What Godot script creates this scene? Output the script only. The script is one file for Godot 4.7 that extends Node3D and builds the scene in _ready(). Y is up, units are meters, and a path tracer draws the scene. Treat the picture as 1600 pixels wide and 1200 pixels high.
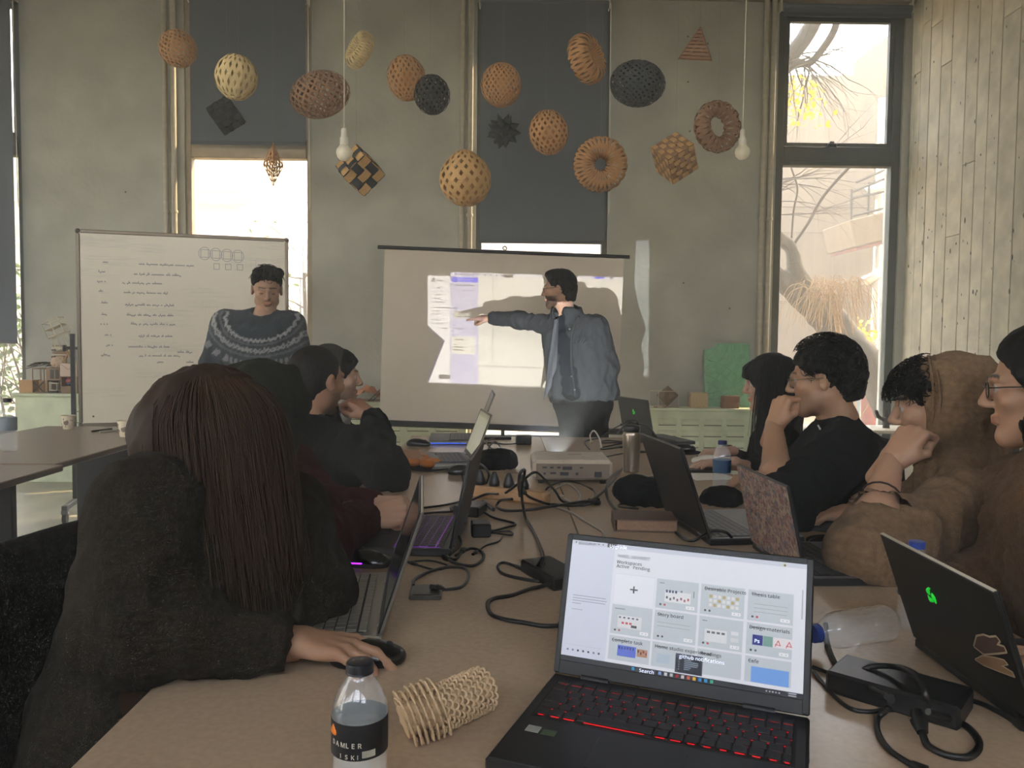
extends Node3D

# ---------------------------------------------------------------- shapes
class Shape:
	var v := PackedVector3Array()
	var uv := PackedVector2Array()
	var c := PackedColorArray()
	var idx := PackedInt32Array()
	var nrm := PackedVector3Array()
	var col := Color.WHITE

	func p(at: Vector3, t := Vector2.ZERO) -> int:
		v.append(at); uv.append(t); c.append(col)
		return v.size() - 1

	func tri(a: int, b: int, d: int) -> void:
		idx.append(a); idx.append(d); idx.append(b)

	func quad(a: Vector3, b: Vector3, d: Vector3, e: Vector3) -> void:
		var k := p(a, Vector2(0, 1)); p(b, Vector2(1, 1)); p(d, Vector2(1, 0)); p(e, Vector2(0, 0))
		tri(k, k + 1, k + 2); tri(k, k + 2, k + 3)

	func face(pts: Array) -> void:
		var k := v.size()
		for q in pts: p(q)
		for j in range(1, pts.size() - 1): tri(k, k + j, k + j + 1)

	# chamfered box about a centre, turned by a basis
	func box(at: Vector3, size: Vector3, b := 0.0, turn := Basis.IDENTITY) -> Shape:
		var h := size * 0.5
		b = minf(b, minf(h.x, minf(h.y, h.z)) * 0.9)
		var i := h - Vector3(b, b, b)
		for ax in 3:
			var u := (ax + 1) % 3
			var w := (ax + 2) % 3
			for s in [-1.0, 1.0]:
				var q := []
				for k in [[-1, -1], [1, -1], [1, 1], [-1, 1]]:
					var t := Vector3.ZERO
					t[ax] = h[ax] * s; t[u] = i[u] * k[0] * s; t[w] = i[w] * k[1]
					q.append(at + turn * t)
				quad(q[0], q[1], q[2], q[3])
		if b <= 0.0: return self
		for ax in 3:
			var u := (ax + 1) % 3
			var w := (ax + 2) % 3
			for s in [-1.0, 1.0]:
				for r in [-1.0, 1.0]:
					var q := []
					for k in [[0, -1], [1, -1], [1, 1], [0, 1]]:
						var t := Vector3.ZERO
						if k[0] == 0:
							t[u] = h[u] * s; t[w] = i[w] * r
						else:
							t[u] = i[u] * s; t[w] = h[w] * r
						t[ax] = i[ax] * k[1]
						q.append(at + turn * t)
					if s * r > 0: quad(q[0], q[1], q[2], q[3])
					else: quad(q[3], q[2], q[1], q[0])
		for sx in [-1.0, 1.0]:
			for sy in [-1.0, 1.0]:
				for sz in [-1.0, 1.0]:
					var q := [Vector3(h.x * sx, i.y * sy, i.z * sz), Vector3(i.x * sx, h.y * sy, i.z * sz), Vector3(i.x * sx, i.y * sy, h.z * sz)]
					for k in 3: q[k] = at + turn * q[k]
					if sx * sy * sz > 0: face(q)
					else: face([q[2], q[1], q[0]])
		return self

	# rows x cols grid of points; rows may close on themselves
	func grid(rows: Array, closed := false, flip := false) -> void:
		var k := v.size()
		var w: int = rows[0].size()
		for r in rows.size():
			for j in w: p(rows[r][j], Vector2(float(j) / maxf(1, w - 1), float(r) / maxf(1, rows.size() - 1)))
		for r in rows.size() - 1:
			for j in (w if closed else w - 1):
				var a := k + r * w + j
				var b := k + r * w + (j + 1) % w
				var e := k + (r + 1) * w + j
				var d := k + (r + 1) * w + (j + 1) % w
				if flip:
					tri(a, e, d); tri(a, d, b)
				else:
					tri(a, b, d); tri(a, d, e)

	# round tube along a path; r a number or an array
	func tube(path: Array, r, sides := 6, cap := true) -> Shape:
		var n := path.size()
		if n < 2: return self
		var up := Vector3.UP
		var d0: Vector3 = (path[1] - path[0]).normalized()
		if absf(d0.dot(up)) > 0.9: up = Vector3.RIGHT
		var side := d0.cross(up).normalized()
		var rows := []
		for k in n:
			var d: Vector3 = (path[mini(k + 1, n - 1)] - path[maxi(k - 1, 0)]).normalized()
			side = (side - d * side.dot(d)).normalized()
			var w := d.cross(side)
			var rad: float = r[k] if r is Array or r is PackedFloat32Array else r
			var ring := []
			for j in sides:
				var a := TAU * j / sides
				ring.append(path[k] + (side * cos(a) + w * sin(a)) * rad)
			rows.append(ring)
		grid(rows, true)
		if cap:
			var a: Array = rows[0].duplicate(); a.reverse()
			face(a); face(rows[n - 1])
		return self

	# profile of Vector2(radius, height) turned about an axis
	func lathe(profile: Array, sides := 24, t := Transform3D.IDENTITY) -> Shape:
		var rows := []
		for q in profile:
			var ring := []
			for j in sides + 1:
				var a := TAU * j / sides
				ring.append(t * Vector3(cos(a) * q.x, q.y, -sin(a) * q.x))
			rows.append(ring)
		grid(rows)
		return self

	func ball(at: Vector3, r: Vector3, turn := Basis.IDENTITY, sides := 12, rings := 8) -> Shape:
		var rows := []
		for k in rings + 1:
			var e := PI * k / rings - PI / 2
			var ring := []
			for j in sides + 1:
				var a := TAU * j / sides
				ring.append(at + turn * (Vector3(cos(a) * cos(e), sin(e), -sin(a) * cos(e)) * r))
			rows.append(ring)
		grid(rows)
		return self

	# a flat outline (x, y), given a depth along z, placed by t
	func slab(outline: PackedVector2Array, depth: float, t := Transform3D.IDENTITY) -> Shape:
		var pts := outline
		if Geometry2D.is_polygon_clockwise(pts):
			pts = pts.duplicate(); pts.reverse()
		var tris := Geometry2D.triangulate_polygon(pts)
		var k := v.size()
		var box2 := Rect2(pts[0], Vector2.ZERO)
		for q in pts: box2 = box2.expand(q)
		for q in pts: p(t * Vector3(q.x, q.y, depth * 0.5), Vector2((q.x - box2.position.x) / box2.size.x, 1.0 - (q.y - box2.position.y) / box2.size.y))
		for q in pts: p(t * Vector3(q.x, q.y, -depth * 0.5), Vector2((q.x - box2.position.x) / box2.size.x, 1.0 - (q.y - box2.position.y) / box2.size.y))
		var n := pts.size()
		for j in range(0, tris.size(), 3):
			var a := tris[j]; var b := tris[j + 1]; var d := tris[j + 2]
			if (pts[b] - pts[a]).cross(pts[d] - pts[a]) < 0:
				var sw := b; b = d; d = sw
			tri(k + a, k + b, k + d)
			tri(k + n + a, k + n + d, k + n + b)
		for j in n:
			var q: Vector2 = pts[j]; var s: Vector2 = pts[(j + 1) % n]
			quad(t * Vector3(q.x, q.y, -depth * 0.5), t * Vector3(s.x, s.y, -depth * 0.5), t * Vector3(s.x, s.y, depth * 0.5), t * Vector3(q.x, q.y, depth * 0.5))
		return self

	func add(o: Shape, t := Transform3D.IDENTITY) -> Shape:
		var k := v.size()
		var flip := t.basis.determinant() < 0
		if o.nrm.size() == o.v.size() and (nrm.size() == k):
			var nb := t.basis.inverse().transposed()
			for q in o.nrm: nrm.append((nb * q).normalized())
		for q in o.v: v.append(t * q)
		uv.append_array(o.uv); c.append_array(o.c)
		if flip:
			for j in range(0, o.idx.size(), 3):
				idx.append(o.idx[j] + k); idx.append(o.idx[j + 2] + k); idx.append(o.idx[j + 1] + k)
		else:
			for q in o.idx: idx.append(q + k)
		return self

	func mesh() -> ArrayMesh:
		if nrm.size() != v.size():
			nrm.resize(v.size())
			nrm.fill(Vector3.ZERO)
			for j in range(0, idx.size(), 3):
				var a := idx[j]; var b := idx[j + 1]; var d := idx[j + 2]
				var n := (v[d] - v[a]).cross(v[b] - v[a])
				nrm[a] += n; nrm[b] += n; nrm[d] += n
			for j in nrm.size():
				nrm[j] = nrm[j].normalized() if nrm[j].length_squared() > 1e-24 else Vector3.UP
		var arr := []
		arr.resize(Mesh.ARRAY_MAX)
		arr[Mesh.ARRAY_VERTEX] = v; arr[Mesh.ARRAY_NORMAL] = nrm; arr[Mesh.ARRAY_TEX_UV] = uv; arr[Mesh.ARRAY_COLOR] = c; arr[Mesh.ARRAY_INDEX] = idx
		var m := ArrayMesh.new()
		m.add_surface_from_arrays(Mesh.PRIMITIVE_TRIANGLES, arr)
		return m

# ---------------------------------------------------------------- smooth bodies: capsules and ellipsoids joined on a grid, meshed as surface nets
class Field:
	var prims := []
	var lo := Vector3(1e9, 1e9, 1e9)
	var hi := Vector3(-1e9, -1e9, -1e9)

	func cap(a: Vector3, b: Vector3, ra: float, rb: float, k := 0.03) -> Field:
		var r := maxf(ra, rb)
		var l := a.min(b) - Vector3(r, r, r)
		var h := a.max(b) + Vector3(r, r, r)
		prims.append([0, a, b, ra, rb, k, l, h])
		lo = lo.min(l); hi = hi.max(h)
		return self

	# ellipsoid; sub < 0 takes it away
	func ell(at: Vector3, r: Vector3, k := 0.03, turn := Basis.IDENTITY, sub := 1.0) -> Field:
		var e := Vector3(absf(turn.x.x) * r.x + absf(turn.y.x) * r.y + absf(turn.z.x) * r.z, absf(turn.x.y) * r.x + absf(turn.y.y) * r.y + absf(turn.z.y) * r.z, absf(turn.x.z) * r.x + absf(turn.y.z) * r.y + absf(turn.z.z) * r.z)
		prims.append([1, at, turn.inverse(), r, sub, k, at - e, at + e])
		if sub > 0:
			lo = lo.min(at - e); hi = hi.max(at + e)
		return self

	# keep what lies behind the plane (n points to what is cut off), within a radius of the point
	func cut(at: Vector3, n: Vector3, reach := 10.0) -> Field:
		prims.append([2, at, n.normalized(), 0.0, reach, 0.0, at - Vector3.ONE * reach, at + Vector3.ONE * reach])
		return self

	func path(pts: Array, rad: Array, k := 0.03) -> Field:
		for j in pts.size() - 1: cap(pts[j], pts[j + 1], rad[j], rad[j + 1], k)
		return self

	func shape(cell: float, fold := 0.0, scale := 6.0, noise_seed := 1) -> Shape:
		var pad := cell * 3.0 + fold
		var o := lo - Vector3(pad, pad, pad)
		var nx := int((hi.x - lo.x + 2 * pad) / cell) + 2
		var ny := int((hi.y - lo.y + 2 * pad) / cell) + 2
		var nz := int((hi.z - lo.z + 2 * pad) / cell) + 2
		var d := PackedFloat32Array()
		d.resize(nx * ny * nz); d.fill(1.0)
		var sx := 1; var sy := nx; var sz := nx * ny
		for q in prims:
			var kind: int = q[0]
			var k: float = q[5]
			var m := maxf(k, cell * 2.2) + cell
			var l: Vector3 = (q[6] - o - Vector3(m, m, m)) / cell
			var h: Vector3 = (q[7] - o + Vector3(m, m, m)) / cell
			var x0 := maxi(0, int(l.x)); var y0 := maxi(0, int(l.y)); var z0 := maxi(0, int(l.z))
			var x1 := mini(nx - 1, int(h.x) + 1); var y1 := mini(ny - 1, int(h.y) + 1); var z1 := mini(nz - 1, int(h.z) + 1)
			var a: Vector3 = q[1]
			if kind == 0:
				var ab: Vector3 = q[2] - a
				var inv := 1.0 / maxf(ab.length_squared(), 1e-9)
				var ra: float = q[3]
				var dr: float = q[4] - ra
				for z in range(z0, z1 + 1):
					for y in range(y0, y1 + 1):
						var pa := o + Vector3(x0, y, z) * cell - a
						var at := x0 + y * sy + z * sz
						for x in range(x0, x1 + 1):
							var t := clampf(pa.dot(ab) * inv, 0.0, 1.0)
							var e := (pa - ab * t).length() - ra - dr * t
							var f := d[at]
							var g := k - absf(e - f)
							if g > 0.0: d[at] = minf(e, f) - g * g * 0.25 / k
							elif e < f: d[at] = e
							pa.x += cell
							at += 1
			elif kind == 1:
				var inv: Basis = q[2]
				var r: Vector3 = q[3]
				var ir := Vector3.ONE / r
				var ir2 := ir * ir
				var sub: bool = q[4] < 0
				for z in range(z0, z1 + 1):
					for y in range(y0, y1 + 1):
						var at := x0 + y * sy + z * sz
						for x in range(x0, x1 + 1):
							var w := inv * (o + Vector3(x, y, z) * cell - a)
							var k0 := (w * ir).length()
							var k1 := (w * ir2).length()
							var e := k0 * (k0 - 1.0) / k1 if k1 > 1e-6 else -minf(r.x, minf(r.y, r.z))
							var f := d[at]
							if sub:
								e = -e
								var g := k - absf(e - f)
								if g > 0.0: d[at] = maxf(e, f) + g * g * 0.25 / k
								elif e > f: d[at] = e
							else:
								var g := k - absf(e - f)
								if g > 0.0: d[at] = minf(e, f) - g * g * 0.25 / k
								elif e < f: d[at] = e
							at += 1
			else:
				var n: Vector3 = q[2]
				var reach: float = q[4]
				for z in range(z0, z1 + 1):
					for y in range(y0, y1 + 1):
						var at := x0 + y * sy + z * sz
						for x in range(x0, x1 + 1):
							var w := o + Vector3(x, y, z) * cell - a
							if w.length_squared() < reach * reach:
								var e := w.dot(n)
								if e > d[at]: d[at] = e
							at += 1
		var s := Shape.new()
		var ids := PackedInt32Array()
		ids.resize(nx * ny * nz); ids.fill(-1)
		var noise := FastNoiseLite.new()
		noise.seed = noise_seed; noise.frequency = scale; noise.fractal_octaves = 2
		var near := cell * 2.5
		for z in nz - 1:
			for y in ny - 1:
				var at := y * sy + z * sz
				for x in nx - 1:
					var d0 := d[at]
					if absf(d0) > near:
						at += 1
						continue
					var d1 := d[at + 1]; var d2 := d[at + sy]; var d3 := d[at + sy + 1]
					var d4 := d[at + sz]; var d5 := d[at + sz + 1]; var d6 := d[at + sz + sy]; var d7 := d[at + sz + sy + 1]
					var neg := int(d0 < 0) + int(d1 < 0) + int(d2 < 0) + int(d3 < 0) + int(d4 < 0) + int(d5 < 0) + int(d6 < 0) + int(d7 < 0)
					if neg > 0 and neg < 8:
						var sum := Vector3.ZERO
						var n := 0
						if (d0 < 0) != (d1 < 0): sum += Vector3(d0 / (d0 - d1), 0, 0); n += 1
						if (d2 < 0) != (d3 < 0): sum += Vector3(d2 / (d2 - d3), 1, 0); n += 1
						if (d4 < 0) != (d5 < 0): sum += Vector3(d4 / (d4 - d5), 0, 1); n += 1
						if (d6 < 0) != (d7 < 0): sum += Vector3(d6 / (d6 - d7), 1, 1); n += 1
						if (d0 < 0) != (d2 < 0): sum += Vector3(0, d0 / (d0 - d2), 0); n += 1
						if (d1 < 0) != (d3 < 0): sum += Vector3(1, d1 / (d1 - d3), 0); n += 1
						if (d4 < 0) != (d6 < 0): sum += Vector3(0, d4 / (d4 - d6), 1); n += 1
						if (d5 < 0) != (d7 < 0): sum += Vector3(1, d5 / (d5 - d7), 1); n += 1
						if (d0 < 0) != (d4 < 0): sum += Vector3(0, 0, d0 / (d0 - d4)); n += 1
						if (d1 < 0) != (d5 < 0): sum += Vector3(1, 0, d1 / (d1 - d5)); n += 1
						if (d2 < 0) != (d6 < 0): sum += Vector3(0, 1, d2 / (d2 - d6)); n += 1
						if (d3 < 0) != (d7 < 0): sum += Vector3(1, 1, d3 / (d3 - d7)); n += 1
						var pt := o + (Vector3(x, y, z) + sum / n) * cell
						if fold > 0.0:
							var g := Vector3(d1 - d0 + d3 - d2 + d5 - d4 + d7 - d6, d2 - d0 + d3 - d1 + d6 - d4 + d7 - d5, d4 - d0 + d5 - d1 + d6 - d2 + d7 - d3).normalized()
							var f := noise.get_noise_3d(pt.x, pt.y * 0.55, pt.z)
							pt += g * (0.5 - absf(f) * 2.0) * fold
						ids[at] = s.p(pt)
					at += 1
		for z in range(1, nz - 1):
			for y in range(1, ny - 1):
				var at := 1 + y * sy + z * sz
				for x in range(1, nx - 1):
					if ids[at] >= 0:
						var neg := d[at] < 0
						if neg != (d[at + 1] < 0):
							_q(s, ids[at], ids[at - sy], ids[at - sy - sz], ids[at - sz], neg)
						if neg != (d[at + sy] < 0):
							_q(s, ids[at], ids[at - sz], ids[at - sz - 1], ids[at - 1], neg)
						if neg != (d[at + sz] < 0):
							_q(s, ids[at], ids[at - 1], ids[at - 1 - sy], ids[at - sy], neg)
					at += 1
		return s

	func _q(s: Shape, a: int, b: int, e: int, f: int, neg: bool) -> void:
		if a < 0 or b < 0 or e < 0 or f < 0: return
		if neg:
			s.tri(a, b, e); s.tri(a, e, f)
		else:
			s.tri(a, e, b); s.tri(a, f, e)

# ---------------------------------------------------------------- naming and placing
var cam: Camera3D
var used := {}
var rng := RandomNumberGenerator.new()
const F := 1202.0
const TT := 0.74   # height of the table tops

func numbered(called: String) -> String:
	used[called] = used.get(called, -1) + 1
	return called if used[called] == 0 else "%s_%03d" % [called, used[called]]

func tag(o: Node, label := "", category := "", group := "", kind := "") -> Node:
	if label: o.set_meta("label", label)
	if category: o.set_meta("category", category)
	if group: o.set_meta("group", group)
	if kind: o.set_meta("kind", kind)
	return o

func thing(called: String, label: String, category: String, at := Vector3.ZERO, turn := 0.0, group := "") -> Node3D:
	var o := Node3D.new()
	o.name = numbered(called)
	add_child(o)
	o.position = at; o.rotation.y = turn
	tag(o, label, category, group)
	return o

func part(parent: Node, called: String, s, m: Material, t := Transform3D.IDENTITY) -> MeshInstance3D:
	var o := MeshInstance3D.new()
	o.name = called if parent != self else numbered(called)
	o.mesh = s.mesh() if s is Shape else s
	o.material_override = m
	o.transform = t
	parent.add_child(o, true)
	return o

func struct(called: String, s, m: Material, label := "", category := "", parent: Node = self) -> MeshInstance3D:
	var o := part(parent, called, s, m)
	if parent == self: tag(o, label, category, "", "structure")
	return o

func copy(o: Node3D, at: Vector3, label := "", turn := 0.0) -> Node3D:
	var c: Node3D = o.duplicate()
	var base := String(o.name)
	c.name = numbered(base)
	add_child(c)
	c.position = at; c.rotation.y = turn
	if label: c.set_meta("label", label)
	return c

# the point seen at a pixel, at a depth along the room or at a height
func at(x: float, y: float, depth: float) -> Vector3:
	var d := cam.basis * Vector3((x - 800.0) / F, (600.0 - y) / F, -1.0)
	return cam.position + d * (depth / -d.z)

func on(x: float, y: float, height := TT) -> Vector3:
	var d := cam.basis * Vector3((x - 800.0) / F, (600.0 - y) / F, -1.0)
	return cam.position + d * ((height - cam.position.y) / d.y)

# ---------------------------------------------------------------- materials
var noises := {}
func noise_tex(key: String, freq: float, a: Color, b: Color, octaves := 4, size := 256, cellular := false, normal := false) -> Texture2D:
	if noises.has(key): return noises[key]
	var n := FastNoiseLite.new()
	n.seed = key.hash() % 1000; n.frequency = freq; n.fractal_octaves = octaves
	n.noise_type = FastNoiseLite.TYPE_CELLULAR if cellular else FastNoiseLite.TYPE_SIMPLEX_SMOOTH
	var t := NoiseTexture2D.new()
	t.noise = n; t.seamless = true; t.width = size; t.height = size; t.as_normal_map = normal
	if not normal:
		var g := Gradient.new()
		g.set_color(0, a); g.set_color(1, b)
		t.color_ramp = g
	noises[key] = t
	return t

func mat(color: Color, rough := 0.7, metal := 0.0, spec := 0.5) -> StandardMaterial3D:
	var m := StandardMaterial3D.new()
	m.albedo_color = color; m.roughness = rough; m.metallic = metal; m.metallic_specular = spec
	return m

# mottled: a world-sized noise multiplies the colour, a second one gives relief (in centimetres)
func mottled(color: Color, rough: float, key: String, freq: float, low: float, scale: float, relief := 0.0, relief_freq := 0.05) -> StandardMaterial3D:
	var m := mat(color, rough)
	m.albedo_texture = noise_tex(key, freq, Color(low, low, low), Color.WHITE)
	m.uv1_triplanar = true
	m.uv1_scale = Vector3.ONE * scale
	if relief > 0.0:
		m.heightmap_enabled = true
		m.heightmap_texture = noise_tex("relief%f" % relief_freq, relief_freq, Color.BLACK, Color.WHITE)
		m.heightmap_scale = relief
	return m

func cloth(color: Color, relief := 0.12, scale := 6.0, sheen := 0.0) -> StandardMaterial3D:
	var m := mottled(color, 0.95, "cloth", 0.03, 0.72, scale, relief, 0.2)
	m.metallic_specular = 0.25
	if sheen > 0.0:
		m.rim_enabled = true; m.rim = sheen; m.rim_tint = 0.5
	return m

func glow(color: Color, energy: float) -> StandardMaterial3D:
	var m := mat(color, 0.5)
	m.emission_enabled = true; m.emission = color; m.emission_energy_multiplier = energy
	return m

func glass(tint := Color(1, 1, 1, 0.06), rough := 0.02) -> StandardMaterial3D:
	var m := mat(tint, rough)
	m.transparency = BaseMaterial3D.TRANSPARENCY_ALPHA
	return m

func curve(pts: Array, steps := 6) -> Array:
	# a smooth line through the points
	var out := []
	for k in pts.size() - 1:
		var a: Vector3 = pts[maxi(k - 1, 0)]; var b: Vector3 = pts[k]; var c: Vector3 = pts[k + 1]; var d: Vector3 = pts[mini(k + 2, pts.size() - 1)]
		for s in steps: out.append(b.cubic_interpolate(c, a, d, float(s) / steps))
	out.append(pts[-1])
	return out

func basis_to(fwd: Vector3, up := Vector3.UP) -> Basis:
	# a basis whose +z looks along fwd
	var z := fwd.normalized()
	var x := up.cross(z).normalized()
	return Basis(x, z.cross(x), z)

# ---------------------------------------------------------------- camera, sky, light
const WALL := 7.0      # depth of the window wall
const RIGHT := 3.62    # the board-marked concrete wall
const LEFT := -9.4
const REAR := 3.4
const TOP := 4.36

func setup() -> void:
	rng.seed = 7
	cam = Camera3D.new()
	cam.name = "camera"
	cam.fov = rad_to_deg(2.0 * atan(600.0 / F))
	cam.near = 0.02; cam.far = 200.0
	cam.basis = Basis(Vector3.UP, deg_to_rad(-0.57)) * Basis(Vector3.RIGHT, deg_to_rad(-2.86)) * Basis(Vector3.BACK, deg_to_rad(0.6))
	cam.position = Vector3(0, 1.23, 0)
	cam.current = true
	add_child(cam)
	var w := WorldEnvironment.new()
	w.name = "world"
	var e := Environment.new()
	e.background_mode = Environment.BG_SKY
	var sm := ProceduralSkyMaterial.new()
	sm.sky_top_color = Color(0.86, 0.90, 0.97); sm.sky_horizon_color = Color(1.0, 0.96, 0.86)
	sm.ground_bottom_color = Color(0.45, 0.42, 0.36); sm.ground_horizon_color = Color(0.8, 0.75, 0.65)
	sm.sky_energy_multiplier = 1.0
	e.sky = Sky.new(); e.sky.sky_material = sm
	e.background_energy_multiplier = SKY
	e.tonemap_mode = Environment.TONE_MAPPER_LINEAR
	e.tonemap_exposure = EXPOSURE
	e.sdfgi_enabled = true; e.ssao_enabled = true; e.ssil_enabled = true
	w.environment = e
	add_child(w)
	# low winter sun from behind the window wall
	var sun := DirectionalLight3D.new()
	sun.name = "sun"
	sun.light_color = Color(1.0, 0.88, 0.68)
	sun.light_energy = SUN
	sun.light_angular_distance = 0.6
	sun.shadow_enabled = true
	sun.sky_mode = DirectionalLight3D.SKY_MODE_LIGHT_ONLY
	add_child(sun)
	sun.look_at_from_position(Vector3.ZERO, SUN_TO, Vector3.UP)

const SKY := 6.0
const EXPOSURE := 3.8
const SUN := 3.0
const SUN_TO := Vector3(-0.75, -0.62, 0.42)

# window openings on the far wall: left, right, bottom, top
const OPEN := [[-5.45, -4.33, 0.36, 4.28], [-2.88, -1.745, 0.36, 4.28], [-0.27, 0.917, 0.36, 4.28], [2.425, 3.56, 0.36, 4.28], [-8.0, -6.88, 0.36, 4.28]]

# unseen openings added for fill light, in the end wall (from, to along the room, bottom, top) and high up in the wall facing the windows
const SIDE_FILL := [[1.2, 2.9, 0.5, 4.2], [-1.2, 0.5, 0.5, 4.2], [-3.6, -1.9, 0.5, 4.2]]
const HIGH_FILL := [[-8.4, -5.8, 2.75, 4.15], [-5.2, -2.6, 2.75, 4.15], [-2.0, 0.6, 2.75, 4.15], [1.1, 3.3, 2.75, 4.15]]

func room() -> void:
	var T := 0.3
	var plaster := mottled(Color(0.67, 0.67, 0.625), 0.92, "plaster", 0.012, 0.86, 0.5, 0.25, 0.12)
	# floor: pale screed
	var fl := mottled(Color(0.66, 0.62, 0.53), 0.32, "screed", 0.02, 0.74, 0.35, 0.05, 0.05)
	struct("floor", Shape.new().box(Vector3((LEFT + RIGHT) / 2, -0.15, (REAR - WALL) / 2), Vector3(RIGHT - LEFT + 0.8, 0.3, WALL + REAR + 0.8)), fl, "pale polished screed floor under the tables", "floor")
	var cm := mottled(Color(0.62, 0.60, 0.55), 0.9, "plaster", 0.012, 0.86, 0.5)
	struct("ceiling", Shape.new().box(Vector3((LEFT + RIGHT) / 2, TOP + 0.15, (REAR - WALL) / 2), Vector3(RIGHT - LEFT + 0.8, 0.3, WALL + REAR + 0.8)), cm, "concrete ceiling above the hanging paper shades", "ceiling")
	# window wall: piers between the openings, parapets below them, a lintel above
	var xs := [LEFT]
	var sorted := OPEN.duplicate()
	sorted.sort_custom(func(a, b): return a[0] < b[0])
	var s := Shape.new()
	var z := -WALL - T / 2
	var x := LEFT - T
	for o in sorted:
		s.box(Vector3((x + o[0]) / 2, TOP / 2, z), Vector3(o[0] - x, TOP, T))
		s.box(Vector3((o[0] + o[1]) / 2, o[2] / 2, z), Vector3(o[1] - o[0], o[2], T))
		s.box(Vector3((o[0] + o[1]) / 2, (o[3] + TOP) / 2, z), Vector3(o[1] - o[0], TOP - o[3], T))
		x = o[1]
	s.box(Vector3((x + RIGHT + T) / 2, TOP / 2, z), Vector3(RIGHT + T - x, TOP, T))
	var wb := struct("wall_back", s, plaster, "grey rendered wall between the tall windows", "wall")
	# pits and old screw holes in the render
	for q in [[1075, 57], [1075, 128], [1078, 205], [1068, 442], [1106, 68], [1140, 482], [580, 287], [196, 300]]:
		var c := at(q[0], q[1], WALL)
		part(wb, "screw_plug", Shape.new().ball(Vector3(c.x, c.y, -WALL), Vector3(0.009, 0.009, 0.003), Basis.IDENTITY, 8, 4), mat(Color(0.3, 0.29, 0.26), 0.9))
	# a shallow concrete downstand where wall and ceiling meet
	struct("trim_1", Shape.new().box(Vector3((LEFT + RIGHT) / 2, TOP - 0.025, -WALL + 0.03), Vector3(RIGHT - LEFT, 0.05, 0.06), 0.004), mottled(Color(0.6, 0.57, 0.5), 0.9, "plaster", 0.012, 0.86, 0.5), "narrow concrete edge along the top of the window wall", "trim")
	# board-marked concrete wall: each board print a piece of its own, joints recessed
	var conc := []
	for k in 4:
		var tone: float = [0.0, 0.03, -0.03, 0.015][k]
		var m := mottled(Color(0.73 + tone, 0.70 + tone, 0.61 + tone), 0.9, "concrete%d" % (k % 2), 0.02, 0.80, 0.9, 0.12, 0.06)
		conc.append(m)

	var wr := struct("wall_right", Shape.new().box(Vector3(RIGHT + T / 2 + 0.012, TOP / 2, (REAR - WALL) / 2), Vector3(T, TOP, WALL + REAR)), mottled(Color(0.50, 0.46, 0.38), 0.95, "concrete0", 0.02, 0.74, 0.9), "board-marked concrete wall beside the uncovered window", "wall")
	var zz := -WALL
	var n := 0
	while zz < REAR - 0.05:
		var wd := rng.randf_range(0.13, 0.21)
		var y := 0.0
		while y < TOP - 0.01:
			var h := minf(TOP - y, rng.randf_range(1.9, 4.4))
			if zz > -3.0: h = TOP - y
			part(wr, "board_print", Shape.new().box(Vector3(RIGHT + 0.008 + rng.randf_range(0.0, 0.006), y + h / 2, zz + wd / 2), Vector3(0.016, h - 0.004, wd - rng.randf_range(0.004, 0.009)), 0.0025), conc[n % 4])
			y += h
			n += 1
		zz += wd
	# blow holes and chips in the concrete
	var pit := mat(Color(0.16, 0.15, 0.13), 0.95)
	var pits := Shape.new()
	for k in 150:
		var py := rng.randf_range(0.6, 4.2)
		var pz := rng.randf_range(-6.95, -5.0)
		var r := rng.randf_range(0.003, 0.011)
		pits.ball(Vector3(RIGHT + 0.002, py, pz), Vector3(0.003, r * rng.randf_range(1.0, 2.6), r), Basis.IDENTITY, 7, 4)
	var pp := part(wr, "blow_holes", pits, pit)
	tag(pp, "", "", "", "stuff")
	# unseen windows added in the end and rear walls to fill the room
	var lw := Shape.new()
	var z0 := REAR + T
	for q in SIDE_FILL:
		lw.box(Vector3(LEFT - T / 2, TOP / 2, (z0 + q[1]) / 2), Vector3(T, TOP, z0 - q[1]))
		lw.box(Vector3(LEFT - T / 2, q[2] / 2, (q[0] + q[1]) / 2), Vector3(T, q[2], q[1] - q[0]))
		lw.box(Vector3(LEFT - T / 2, (q[3] + TOP) / 2, (q[0] + q[1]) / 2), Vector3(T, TOP - q[3], q[1] - q[0]))
		z0 = q[0]
	lw.box(Vector3(LEFT - T / 2, TOP / 2, (z0 - WALL) / 2), Vector3(T, TOP, z0 + WALL))
	struct("wall_left", lw, plaster, "rendered end wall of the studio with windows added for fill", "wall")
	var fr := Shape.new()
	var x0 := LEFT - T
	for q in HIGH_FILL:
		fr.box(Vector3((x0 + q[0]) / 2, TOP / 2, REAR + T / 2), Vector3(q[0] - x0, TOP, T))
		fr.box(Vector3((q[0] + q[1]) / 2, q[2] / 2, REAR + T / 2), Vector3(q[1] - q[0], q[2], T))
		fr.box(Vector3((q[0] + q[1]) / 2, (q[3] + TOP) / 2, REAR + T / 2), Vector3(q[1] - q[0], TOP - q[3], T))
		x0 = q[1]
	fr.box(Vector3((x0 + RIGHT + T) / 2, TOP / 2, REAR + T / 2), Vector3(RIGHT + T - x0, TOP, T))
	struct("wall_front", fr, plaster, "rendered wall facing the window wall, with high windows added for fill", "wall")
	var far_frame := mat(Color(0.32, 0.32, 0.3), 0.6)
	var n2 := 6
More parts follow.
